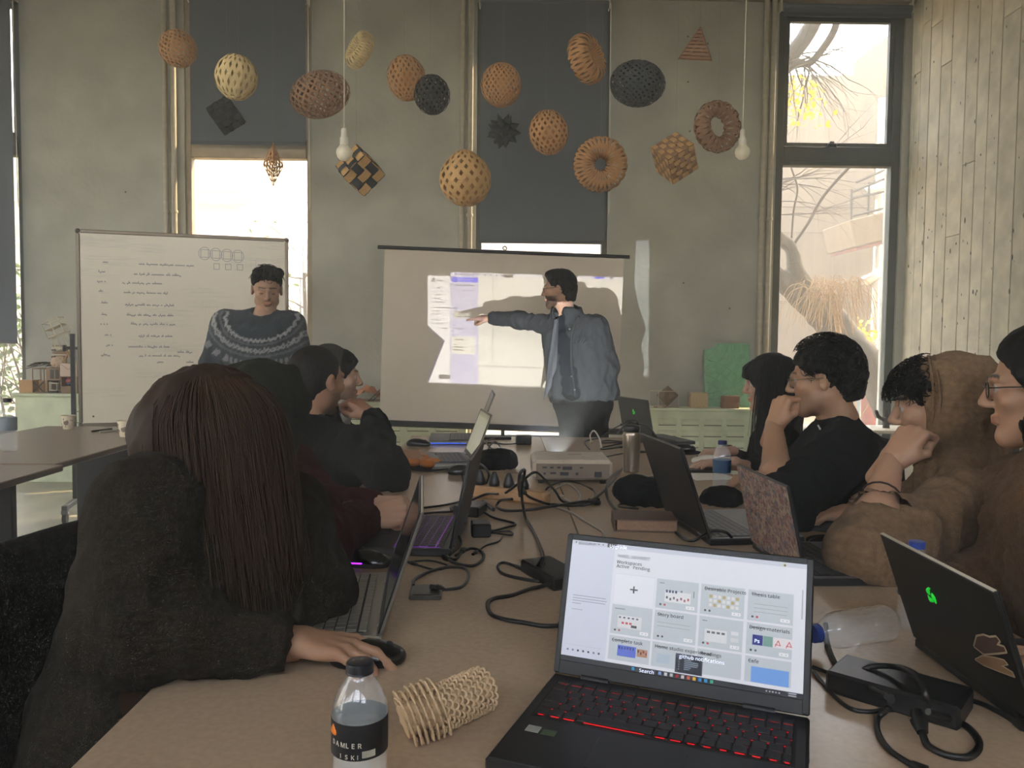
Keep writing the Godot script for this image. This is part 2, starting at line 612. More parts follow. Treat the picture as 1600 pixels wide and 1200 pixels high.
	for q in SIDE_FILL + HIGH_FILL:
		var side: bool = SIDE_FILL.has(q)
		var w: float = q[1] - q[0]
		var h: float = q[3] - q[2]
		var t := Node3D.new()
		t.name = "window_%d" % n2
		n2 += 1
		add_child(t)
		t.position = Vector3(LEFT - T / 2, q[2], (q[0] + q[1]) / 2) if side else Vector3((q[0] + q[1]) / 2, q[2], REAR + T / 2)
		t.rotation.y = PI / 2 if side else 0.0
		tag(t, "unseen tall window added for fill in the studio's end wall" if side else "unseen high window added for fill in the wall facing the window wall", "window", "windows added out of view for fill", "structure")
		var f2 := Shape.new()
		for sx in [-1.0, 1.0]: f2.box(Vector3(sx * (w / 2 - 0.03), h / 2, 0), Vector3(0.06, h, 0.08), 0.004)
		for yy in [0.03, h - 0.03]: f2.box(Vector3(0, yy, 0), Vector3(w - 0.12, 0.06, 0.08), 0.004)
		part(t, "window_frame", f2, far_frame)
		part(t, "pane", Shape.new().box(Vector3(0, h / 2, 0), Vector3(w - 0.12, h - 0.12, 0.005)), glass(Color(1, 1, 1, 0.03), 0.0))
	for k in 5: window(k)
	pipes()
	blinds()

func window(k: int) -> void:
	var o: Array = OPEN[k]
	var w: float = o[1] - o[0]
	var h: float = o[3] - o[2]
	var cx: float = (o[0] + o[1]) / 2
	var frame_m := mottled(Color(0.30, 0.31, 0.28), 0.6, "plaster", 0.012, 0.86, 2.0)
	if k == 1: frame_m = mottled(Color(0.62, 0.56, 0.46), 0.6, "plaster", 0.012, 0.86, 2.0)
	var labels := ["tall window with a garden hedge outside, mostly behind a roller blind", "tall window half covered by a blind, behind the whiteboard", "tall window covered by a long blind, behind the projection screen", "tall uncovered window with a bare tree outside, beside the concrete wall", "tall uncovered window at the far end of the window wall"]
	var t := Node3D.new()
	t.name = "window_%d" % (k + 1)
	add_child(t)
	t.position = Vector3(cx, o[2], -WALL - 0.07)
	tag(t, labels[k], "window", "", "structure")
	var fw := 0.05 if k != 3 else 0.075
	var s := Shape.new()
	for sx in [-1.0, 1.0]: s.box(Vector3(sx * (w - fw) / 2, h / 2, 0), Vector3(fw, h, 0.09), 0.004)
	s.box(Vector3(0, fw / 2, 0), Vector3(w - 2 * fw, fw, 0.09), 0.004)
	s.box(Vector3(0, h - fw / 2, 0), Vector3(w - 2 * fw, fw, 0.09), 0.004)
	part(t, "window_frame", s, frame_m)
	# transom between the lower light and the opening upper light
	var ty: float = 2.97 - o[2]
	var tr := part(t, "transom", Shape.new().box(Vector3(0, ty, 0.005), Vector3(w - 2 * fw, 0.17, 0.10), 0.006), frame_m)
	if k == 3:
		part(tr, "ledge_strip", Shape.new().box(Vector3(0, ty - 0.04, 0.058), Vector3(w - 2 * fw, 0.02, 0.012), 0.003), frame_m)
		var la := Shape.new().box(Vector3(-0.06, ty + 0.09, 0.06), Vector3(0.075, 0.035, 0.05), 0.006)
		la.box(Vector3(-0.06, ty + 0.115, 0.06), Vector3(0.04, 0.03, 0.03), 0.006)
		part(tr, "latch", la, mat(Color(0.12, 0.12, 0.11), 0.45, 0.3))
		part(tr, "latch_cord", Shape.new().tube(curve([Vector3(-0.07, ty + 0.085, 0.08), Vector3(-0.2, ty + 0.06, 0.075), Vector3(-0.4, ty + 0.075, 0.07), Vector3(-0.5, ty + 0.07, 0.06)]), 0.003, 5), mat(Color(0.1, 0.1, 0.1)))
	# the upper light has its own sash
	var sash := Shape.new()
	var y0: float = ty + 0.085
	var y1: float = h - fw
	for sx in [-1.0, 1.0]: sash.box(Vector3(sx * (w / 2 - fw - 0.02), (y0 + y1) / 2, 0.0), Vector3(0.04, y1 - y0, 0.05), 0.004)
	sash.box(Vector3(0, y0 + 0.02, 0), Vector3(w - 2 * fw - 0.08, 0.04, 0.05), 0.004)
	sash.box(Vector3(0, y1 - 0.02, 0), Vector3(w - 2 * fw - 0.08, 0.04, 0.05), 0.004)
	part(t, "sash", sash, frame_m)
	var g := glass(Color(1, 1, 1, 0.03), 0.0)
	part(t, "pane", Shape.new().box(Vector3(0, (y0 + y1) / 2, -0.015), Vector3(w - 2 * fw - 0.06, y1 - y0 - 0.06, 0.005)), g)
	part(t, "pane", Shape.new().box(Vector3(0, (fw + ty - 0.085) / 2, -0.015), Vector3(w - 2 * fw, ty - 0.085 - fw, 0.005)), g)
	part(t, "window_sill", Shape.new().box(Vector3(0, -0.015, 0.09), Vector3(w + 0.04, 0.03, 0.24), 0.004), mottled(Color(0.7, 0.66, 0.56), 0.7, "plaster", 0.012, 0.86, 1.0))

func pipes() -> void:
	var m := mottled(Color(0.68, 0.65, 0.57), 0.5, "plaster", 0.012, 0.86, 3.0)
	var sets := [[-3.03, -2.955, "beside the blind half drawn over the whiteboard window"], [-0.395, -0.325, "beside the long blind behind the projection screen"], [2.30, 2.365, "beside the uncovered window"]]
	for q in sets:
		for j in 2:
			var t := thing("heating_pipe", "%s cream painted heating riser %s" % [["outer", "inner"][j], q[2]], "pipe", Vector3(q[j], 0, -WALL + 0.045))
			part(t, "pipe_run", Shape.new().tube([Vector3(0, 0, 0), Vector3(0, TOP, 0)], 0.024, 14), m)
			for y in [2.39, 0.9]:
				part(t, "collar", Shape.new().lathe([Vector2(0.025, -0.014), Vector2(0.031, -0.009), Vector2(0.031, 0.009), Vector2(0.025, 0.014)], 14, Transform3D(Basis.IDENTITY, Vector3(0, y, 0))), m)
			part(t, "bracket", Shape.new().box(Vector3(0, 3.3, -0.03), Vector3(0.018, 0.02, 0.04), 0.002), m)

func blinds() -> void:
	var fab := mottled(Color(0.36, 0.385, 0.42), 0.9, "weave", 0.15, 0.88, 6.0)
	var rail := mat(Color(0.24, 0.26, 0.29), 0.5)
	var tube_m := mat(Color(0.38, 0.41, 0.42), 0.5)
	var white := mat(Color(0.8, 0.78, 0.7), 0.5)
	var rows := [[-5.47, -4.335, 1.215, "blue grey roller blind drawn nearly to the radiator cover, hedge below it"], [-2.80, -1.765, 2.99, "blue grey roller blind drawn halfway, behind the whiteboard"], [-0.245, 0.89, 2.155, "blue grey roller blind drawn down to the top of the projection screen"], [2.42, 3.575, 4.17, "rolled up roller blind above the uncovered window"]]
	for q in rows:
		var w: float = q[1] - q[0]
		var t := thing("roller_blind", q[3], "blind", Vector3((q[0] + q[1]) / 2, 0, -WALL + 0.055))
		var top := 4.245
		part(t, "roller", Shape.new().tube([Vector3(-w / 2, top, 0), Vector3(w / 2, top, 0)], 0.034, 16), tube_m)
		for sx in [-1.0, 1.0]: part(t, "bracket", Shape.new().box(Vector3(sx * (w / 2 + 0.004), top + 0.02, -0.012), Vector3(0.008, 0.11, 0.085), 0.002), white)
		var f := Shape.new()
		var rws := []
		var nseg := 14
		for k in nseg + 1:
			var y := lerpf(q[2], top, float(k) / nseg)
			var row := []
			for j in 9:
				var xx := lerpf(-w / 2 + 0.012, w / 2 - 0.012, j / 8.0)
				row.append(Vector3(xx, y, 0.033 + 0.0015 * sin(j * 1.3 + k * 0.4)))
			rws.append(row)
		f.grid(rws)
		var back := []
		for row in rws:
			var b := []
			for pt in row: b.append(pt - Vector3(0, 0, 0.0012))
			back.append(b)
		f.grid(back, false, true)
		part(t, "fabric", f, fab)
		part(t, "bottom_bar", Shape.new().box(Vector3(0, q[2], 0.032), Vector3(w - 0.02, 0.03, 0.012), 0.004), rail)
		# bead chain
		var ch := Shape.new()
		ch.tube(curve([Vector3(w / 2 + 0.012, top, 0.03), Vector3(w / 2 + 0.016, top - 0.9, 0.035), Vector3(w / 2 + 0.02, top - 1.75, 0.035), Vector3(w / 2 + 0.026, top - 1.8, 0.04), Vector3(w / 2 + 0.03, top - 1.7, 0.045), Vector3(w / 2 + 0.022, top - 0.8, 0.045), Vector3(w / 2 + 0.014, top, 0.045)], 5), 0.0022, 5)
		part(t, "bead_chain", ch, white)

# even fog added to imitate lens veil and lift the distance
func lens_veil_fog() -> void:
	var e: Environment = get_node("world").environment
	e.volumetric_fog_enabled = true
	e.volumetric_fog_density = 0.028
	e.volumetric_fog_albedo = Color(0.97, 0.95, 0.90)

# ---------------------------------------------------------------- tables
func table(called: String, label: String, group: String, x0: float, x1: float, d0: float, d1: float, top_m: Material, edge_m: Material, leg_m: Material, turn := 0.0) -> Node3D:
	var w := x1 - x0
	var l := d1 - d0
	var t := thing(called, label, "table", Vector3((x0 + x1) / 2, 0, -(d0 + d1) / 2), turn, group)
	part(t, "tabletop", Shape.new().box(Vector3(0, TT - 0.0125, 0), Vector3(w, 0.025, l), 0.0015), top_m)
	part(t, "edge_band", Shape.new().box(Vector3(0, TT - 0.0135, 0), Vector3(w + 0.002, 0.020, l + 0.002), 0.002), edge_m)
	# panel legs on foot bars, one at each end
	for sz in [-1.0, 1.0]:
		part(t, "leg", Shape.new().box(Vector3(0, (TT - 0.027) / 2 + 0.02, sz * (l / 2 - 0.12)), Vector3(w * 0.42, TT - 0.07, 0.035), 0.004), leg_m)
		part(t, "foot_bar", Shape.new().box(Vector3(0, 0.02, sz * (l / 2 - 0.12)), Vector3(w * 0.85, 0.04, 0.06), 0.008), leg_m)
	part(t, "rail", Shape.new().box(Vector3(0, TT - 0.06, 0), Vector3(0.04, 0.06, l - 0.28), 0.004), leg_m)
	return t

func tables() -> void:
	var top := mottled(Color(0.66, 0.565, 0.465), 0.26, "laminate", 0.09, 0.92, 3.0)
	top.metallic_specular = 0.4
	var edge := mat(Color(0.32, 0.27, 0.22), 0.5)
	var leg := mat(Color(0.10, 0.10, 0.11), 0.5, 0.2)
	var d := [0.50, 1.705, 2.92, 4.13]
	var names := ["with the red-lit laptop", "with the projector and the power strips", "at the end by the projection screen"]
	for r in 3:
		table("meeting_table", "beige laminate table %s, on the whiteboard side" % names[r], "beige tables pushed together", -0.495, 0.196, d[r], d[r + 1] - 0.003, top, edge, leg)
		table("meeting_table", "beige laminate table %s, on the concrete wall side" % names[r], "beige tables pushed together", 0.199, 0.89, d[r], d[r + 1] - 0.003, top, edge, leg)
	var top2 := mottled(Color(0.52, 0.44, 0.36), 0.3, "laminate", 0.09, 0.92, 3.0)
	# the second pair of tables by the whiteboard
	table("side_table", "long brown table in front of the whiteboard with two paper cups on it", "", -2.62, -1.80, 3.06, 4.44, top2, edge, leg, deg_to_rad(1.0))
	table("side_table", "brown table joined to the one with the paper cups, an empty top", "", -2.53, -1.725, 1.68, 3.03, top2, edge, leg, deg_to_rad(1.6))

# ---------------------------------------------------------------- radiator covers with louvres
func radiator_cover(label: String, x0: float, x1: float, h: float, cols: Array) -> void:
	var m := mottled(Color(0.76, 0.79, 0.66), 0.55, "plaster", 0.012, 0.86, 1.5)
	var t := thing("radiator_cover", label, "radiator cover", Vector3((x0 + x1) / 2, 0, -WALL))
	var gap := 0.078
	var w := x1 - x0
	var dep := 0.33
	part(t, "body", Shape.new().box(Vector3(0, h / 2 - 0.012, (dep - 0.02 + gap) / 2), Vector3(w, h - 0.024, dep - 0.02 - gap), 0.003), m)
	part(t, "lid", Shape.new().box(Vector3(0, h - 0.0125, (dep + 0.015 + gap) / 2), Vector3(w + 0.02, 0.025, dep + 0.015 - gap), 0.004), m)
	for c in cols:
		var cx: float = c[0] - (x0 + x1) / 2
		for r in c[2]:
			# a pressed louvre: a hood over a slot
			var y: float = h - c[3] - r * 0.098
			var s := Shape.new()
			var rows := []
			for k in 5:
				var a := k / 4.0
				var row := []
				for e in [[-0.5, 0.0], [-0.44, 1.0], [0.44, 1.0], [0.5, 0.0]]:
					row.append(Vector3(cx + e[0] * c[1], y + 0.02 - 0.05 * a, dep - 0.0195 + e[1] * 0.022 * sin(a * PI * 0.62)))
				rows.append(row)
			s.grid(rows, false, true)
			part(t, "louvre", s, m)
			part(t, "slot", Shape.new().box(Vector3(cx, y - 0.033, dep - 0.0195), Vector3(c[1] * 0.92, 0.013, 0.003)), slot_m)

var slot_m := mat(Color(0.10, 0.11, 0.08), 0.9)

func radiators() -> void:
	var cols := []
	for k in 4: cols.append([1.43 + k * 0.199, 0.165, 6, 0.115])
	radiator_cover("pale green louvred radiator cover under the green relief panel", 1.26, 2.27, 0.70, cols)
	cols = []
	for k in 3: cols.append([-3.62 + k * 0.26, 0.2, 6, 0.12])
	radiator_cover("pale green louvred radiator cover under the wooden frame models", -4.24, -2.92, 0.775, cols)
	cols = []
	for k in 5: cols.append([-1.5 + k * 0.25, 0.2, 6, 0.12])
	radiator_cover("pale green louvred radiator cover behind the projection screen's near edge", -1.66, -0.33, 0.73, cols)

# ---------------------------------------------------------------- whiteboard on castors
func whiteboard() -> void:
	# corners as they stand: the near end towards the garden window
	var a := at(127, 662, 5.42)
	var b := at(449, 662, 5.78)
	var foot := Vector3((a.x + b.x) / 2, 0, (a.z + b.z) / 2)
	var w := Vector2(b.x - a.x, b.z - a.z).length()
	var turn := -atan2(b.z - a.z, b.x - a.x)
	var y0 := at(130, 664, 5.42).y
	var y1 := at(121, 361, 5.42).y
	var h := y1 - y0
	var t := thing("whiteboard", "large rolling whiteboard covered in faint handwriting", "whiteboard", foot, turn)
	var alu := mat(Color(0.42, 0.38, 0.33), 0.4, 0.6)
	var black := mat(Color(0.05, 0.05, 0.05), 0.5)
	var cy := (y0 + y1) / 2
	var panel := mat(Color.WHITE, 0.3)
	panel.albedo_texture = board_print(w / h)
	var s := Shape.new()
	s.quad(Vector3(-w / 2, y0, 0.011), Vector3(w / 2, y0, 0.011), Vector3(w / 2, y1, 0.011), Vector3(-w / 2, y1, 0.011))
	part(t, "writing_surface", s, panel)
	part(t, "back_sheet", Shape.new().box(Vector3(0, cy, -0.001), Vector3(w - 0.01, h - 0.01, 0.02), 0.001), mat(Color(0.5, 0.47, 0.41), 0.6))
	var fr := Shape.new()
	for sx in [-1.0, 1.0]: fr.box(Vector3(sx * w / 2, cy, 0), Vector3(0.026, h - 0.03, 0.032), 0.005)
	for sy in [-1.0, 1.0]: fr.box(Vector3(0, cy + sy * h / 2, 0), Vector3(w - 0.03, 0.026, 0.032), 0.005)
	part(t, "frame", fr, alu)
	for sx in [-1.0, 1.0]:
		for sy in [-1.0, 1.0]: part(t, "corner_cap", Shape.new().box(Vector3(sx * w / 2, cy + sy * h / 2, 0), Vector3(0.036, 0.036, 0.036), 0.011), mat(Color(0.3, 0.27, 0.24), 0.6))
		part(t, "rivet", Shape.new().ball(Vector3(sx * (w / 2 - 0.08), y0 + 0.06, 0.012), Vector3(0.007, 0.007, 0.004), Basis.IDENTITY, 8, 4), black)
	for sx in [-1.0, 1.0]:
		var px: float = sx * (w / 2 + 0.045)
		part(t, "post", Shape.new().box(Vector3(px, 0.7, 0), Vector3(0.03, 1.16, 0.03), 0.003), black)
		var pv := Shape.new().tube([Vector3(px - 0.03 * sx, 1.18, 0), Vector3(px + 0.055 * sx, 1.18, 0)], 0.011, 10)
		pv.box(Vector3(px + 0.05 * sx, 1.18, 0), Vector3(0.02, 0.045, 0.045), 0.006)
		part(t, "clamp_knob", pv, black)
		part(t, "foot", Shape.new().box(Vector3(px, 0.105, 0), Vector3(0.035, 0.035, 0.55), 0.004), mat(Color(0.3, 0.3, 0.28), 0.5))
		for sz in [-1.0, 1.0]:
			var c := Vector3(px, 0.035, sz * 0.255)
			var q := part(t, "castor", Shape.new().tube([c - Vector3(0.013, 0, 0), c + Vector3(0.013, 0, 0)], 0.035, 16), black)
			part(q, "fork", Shape.new().box(c + Vector3(0, 0.042, 0), Vector3(0.04, 0.03, 0.045), 0.004), mat(Color(0.4, 0.4, 0.38), 0.4, 0.5))
	part(t, "crossbar", Shape.new().box(Vector3(0, 0.24, 0), Vector3(w + 0.06, 0.03, 0.03), 0.003), black)

# a hand-drawn line of writing: joined loops with ascenders, gaps between words
func scrawl(im: Image, x: float, y: float, words: Array, size: float, ink: Color, drop := 0.0) -> void:
	for wd in words:
		var n := int(ceil(wd * 0.68))
		var px := x
		var py := y
		var k := 0
		while k < n:
			var kind := rng.randi() % 6
			var hgt: float = [0.5, 0.5, 0.55, 1.1, 0.5, -0.55][kind]
			var wl := size * rng.randf_range(0.45, 0.8)
			var steps := 10
			for j in steps + 1:
				var f := float(j) / steps
				var qx := x + wl * (f + 0.22 * sin(f * TAU))
				var qy := y - size * hgt * (0.5 - 0.5 * cos(f * TAU)) + rng.randf_range(-0.25, 0.25)
				stroke(im, Vector2(px, py), Vector2(qx, qy), ink, 1)
				px = qx; py = qy
			x += wl
			k += 1
		x += size * 0.9
		y += drop

func stroke(im: Image, a: Vector2, b: Vector2, ink: Color, r := 0) -> void:
	var n := int(maxf(absf(a.x - b.x), absf(a.y - b.y))) + 1
	for j in n + 1:
		var q := a.lerp(b, float(j) / n)
		for ox in range(-r, r + 1):
			for oy in range(-r, r + 1):
				var x := int(q.x) + ox; var y := int(q.y) + oy
				if x >= 0 and y >= 0 and x < im.get_width() and y < im.get_height():
					im.set_pixel(x, y, im.get_pixel(x, y).lerp(ink, ink.a))

func poly(im: Image, pts: Array, ink: Color, r := 0) -> void:
	for j in pts.size() - 1: stroke(im, pts[j], pts[j + 1], ink, r)

func board_print(aspect: float) -> ImageTexture:
	var W := 1320
	var H := int(W / aspect)
	var im := Image.create(W, H, false, Image.FORMAT_RGBA8)
	im.fill(Color(0.80, 0.76, 0.68))
	# wiped patches
	for k in 26:
		var c := Vector2(rng.randf() * W, rng.randf() * H)
		for j in 30:
			var a := c + Vector2(rng.randf_range(-120, 120), rng.randf_range(-30, 30))
			stroke(im, a, a + Vector2(rng.randf_range(30, 140), rng.randf_range(-8, 8)), Color(0.74, 0.71, 0.65, 0.25), 1)
	var ink := Color(0.25, 0.26, 0.31, 0.5)
	var sx := W / 330.0
	var sy := H / 300.0
	# lines of notes: start x, start y, words (letters in each)
	var rows := [[37, 47, [5], 88], [92, 48, [5, 12, 16, 9, 8], 0], [30, 62, [6], 0], [84, 64, [4, 6, 3, 14, 4, 9], 0], [28, 77, [5, 1], 0], [66, 78, [2, 4, 13, 4, 11], 0], [30, 92, [4], 0], [68, 93, [7, 2, 8, 9, 3, 5], 0], [34, 110, [5], 0], [70, 112, [9, 9, 3, 7, 1, 11], 0], [34, 128, [5], 0], [72, 128, [9, 3, 9, 3, 8, 6], 0], [32, 143, [1, 1, 1], 0], [78, 142, [7, 2, 5, 8, 5, 1, 7], 0], [38, 160, [3, 1], 0], [90, 161, [7, 2, 10, 2, 8], 0], [40, 176, [3, 1], 0], [74, 178, [16, 1, 11, 2, 6], 0], [32, 191, [9], 0], [90, 192, [3, 1, 2, 10, 2, 3, 6], 0], [118, 202, [6], 0], [164, 202, [8], 0], [170, 213, [9], 0], [150, 186, [7, 6], 0], [200, 142, [8], 0], [204, 146, [10], 0]]
	for q in rows:
		scrawl(im, q[0] * sx, q[1] * sy, q[2], 12.5, ink)
		if rng.randf() < 0.35: stroke(im, Vector2(q[0] * sx, q[1] * sy + 9), Vector2((q[0] + 16) * sx, q[1] * sy + 8), ink)
	# squares in circles, and a row of squares below
	for k in 4:
		var c := Vector2(195 + k * 18, 27 + k * 0.8)
		var pts := []
		for j in 25: pts.append(Vector2((c.x + cos(TAU * j / 24) * 9.5) * sx, (c.y + sin(TAU * j / 24) * 10) * sy))
		poly(im, pts, Color(0.4, 0.4, 0.43, 0.55), 1)
		for e in [[c, 6.0]] + ([[Vector2(214 + (k - 1) * 19, 47), 4.5]] if k > 0 else []):
			var r: float = e[1]
			var o: Vector2 = e[0]
			poly(im, [Vector2((o.x - r) * sx, (o.y - r) * sy), Vector2((o.x + r) * sx, (o.y - r) * sy), Vector2((o.x + r) * sx, (o.y + r) * sy), Vector2((o.x - r) * sx, (o.y + r) * sy), Vector2((o.x - r) * sx, (o.y - r) * sy)], Color(0.36, 0.36, 0.4, 0.6), 1)
	poly(im, [Vector2(278 * sx, 46 * sy), Vector2(278 * sx, 33 * sy), Vector2(304 * sx, 33 * sy), Vector2(304 * sx, 48 * sy)], ink)
	scrawl(im, 282 * sx, 42 * sy, [5, 3], 6.0, ink)
	for y in [38, 43]: stroke(im, Vector2(306 * sx, y * sy), Vector2(320 * sx, y * sy), ink)
	for x in [190, 196, 202, 214]: stroke(im, Vector2(x * sx, 104 * sy), Vector2(x * sx, 118 * sy), Color(0.4, 0.4, 0.42, 0.4))
	stroke(im, Vector2(202 * sx, 165 * sy), Vector2(208 * sx, 165 * sy), ink); stroke(im, Vector2(204 * sx, 165 * sy), Vector2(204 * sx, 174 * sy), ink)
	return ImageTexture.create_from_image(im)

# ---------------------------------------------------------------- pull-up projection screen
var scr_t: Transform3D       # places the screen's own x, y, z
var scr_w := 0.0

func projection_screen() -> void:
	var D := 5.7
	var a := at(601, 389, D)
	var b := at(975, 404, D)
	var lo_a := at(599, 656, D)
	var w := a.distance_to(b)
	scr_w = w
	var x := (b - a).normalized()
	var z := Vector3(0, 0, 1)
	var y := z.cross(x).normalized()
	var h := (a - lo_a).dot(y)
	var mid := (a + b) / 2
	var t := thing("projection_screen", "pull-up projection screen with a black case and roller, in front of the long blind", "projection screen", Vector3(mid.x, 0, -D))
	var tr := Transform3D(Basis(x, y, z), mid - t.position)
	scr_t = Transform3D(Basis(x, y, z), mid)
	var sheet := mottled(Color(0.74, 0.69, 0.62), 0.9, "sheet", 0.02, 0.975, 1.5)
	var black := mat(Color(0.035, 0.035, 0.04), 0.45)
	var s := Shape.new()
	var rows := []
	for k in 21:
		var row := []
		for j in 49:
			var u := (j / 48.0 - 0.5) * w
			var ww := -h * (1.0 - k / 20.0)
			var ripple := 0.0025 * sin(u * 9.0 + 0.6) + 0.0018 * sin(u * 21.0) * (1.0 - k / 20.0)
			if u > w * 0.3: ripple += 0.004 * sin(u * 38.0) * (0.3 + 0.7 * k / 20.0)
			row.append(Vector3(u, ww, ripple))
		rows.append(row)
	s.grid(rows)
	var back := []
	for row in rows:
		var r2 := []
		for q in row: r2.append(q - Vector3(0, 0, 0.0008))
		back.append(r2)
	s.grid(back, false, true)
	part(t, "sheet", s, sheet, tr)
	part(t, "top_bar", Shape.new().tube([Vector3(-w / 2 - 0.05, 0.012, 0), Vector3(w / 2 + 0.04, 0.012, 0)], 0.014, 12), black, tr)
	var hook := Shape.new().tube(curve([Vector3(0, 0.02, 0), Vector3(0.015, 0.04, 0), Vector3(0.0, 0.055, 0), Vector3(-0.015, 0.04, 0), Vector3(0, 0.028, 0)], 5), 0.005, 6)
	part(t, "hook", hook, mat(Color(0.25, 0.19, 0.08), 0.4, 0.7), tr)
	part(t, "case", Shape.new().box(Vector3(0.0, -h - 0.022, 0), Vector3(w + 0.1, 0.045, 0.06), 0.012), black, tr)
	var support := Shape.new()
	support.tube([Vector3(0, 0.02, -0.035), Vector3(0.0, -h - 0.02, -0.035)], 0.011, 10)
	part(t, "mast", support, black, tr)
	var by: float = mid.y - h - 0.045
	part(t, "stand_post", Shape.new().tube([Vector3(0, by, -0.03), Vector3(0, 0.35, -0.03)], 0.014, 10), black)
	for k in 3:
		var ang := TAU * k / 3.0 + 0.5
		part(t, "tripod_leg", Shape.new().tube([Vector3(0, 0.42, -0.03), Vector3(cos(ang) * 0.42, 0.01, -0.03 + sin(ang) * 0.42)], 0.01, 8), black)

# ---------------------------------------------------------------- outside the windows
func twig(s: Shape, a: Vector3, dir: Vector3, length: float, r: float, depth: int, droop: float, spread := 0.6) -> void:
	var pts := [a]
	var rad := [r]
	var n := 6
	var d := dir.normalized()
	for k in n:
		d = (d + Vector3(rng.randf_range(-0.22, 0.22), rng.randf_range(-0.18, 0.18) - droop * (k + 1) / n, rng.randf_range(-0.22, 0.22))).normalized()
		pts.append(pts[-1] + d * length / n)
		rad.append(r * (1.0 - 0.75 * (k + 1) / n))
	s.tube(pts, rad, 5 if r > 0.012 else 4, false)
	if depth <= 0: return
	for k in (3 if depth > 1 else 4):
		var at_k := 1 + rng.randi() % n
		var nd := (d + Vector3(rng.randf_range(-1, 1), rng.randf_range(-0.8, 1), rng.randf_range(-1, 1)) * spread).normalized()
		twig(s, pts[at_k], nd, length * rng.randf_range(0.45, 0.75), maxf(0.002, rad[at_k] * 0.65), depth - 1, droop, spread)

func leaf_mesh(l: float, w: float) -> Shape:
	var s := Shape.new()
	var rows := []
	for k in 4:
		var f := k / 3.0
		var ww := w * sin(PI * clampf(f * 0.9 + 0.08, 0, 1))
		rows.append([Vector3(-ww, f * l, 0.15 * ww), Vector3(0, f * l, -0.02 * l), Vector3(ww, f * l, 0.15 * ww)])
	s.grid(rows)
	return s

func leaves(parent: Node, called: String, mesh_s: Shape, m: Material, places: Array, kind := "stuff") -> void:
	var mm := MultiMesh.new()
	mm.transform_format = MultiMesh.TRANSFORM_3D
	mm.use_colors = true
	mm.mesh = mesh_s.mesh()
	mm.mesh.surface_set_material(0, m)
	mm.instance_count = places.size()
	for k in places.size():
		var b := Basis.from_euler(Vector3(rng.randf() * TAU, rng.randf() * TAU, rng.randf() * TAU)).scaled(Vector3.ONE * rng.randf_range(0.7, 1.3))
		mm.set_instance_transform(k, Transform3D(b, places[k]))
		var t := rng.randf_range(0.75, 1.15)
		mm.set_instance_color(k, Color(t, t, t * 0.9))
	var o := MultiMeshInstance3D.new()
	o.name = called
	o.multimesh = mm
	o.material_override = m
	parent.add_child(o, true)
	tag(o, "", "", "", kind)

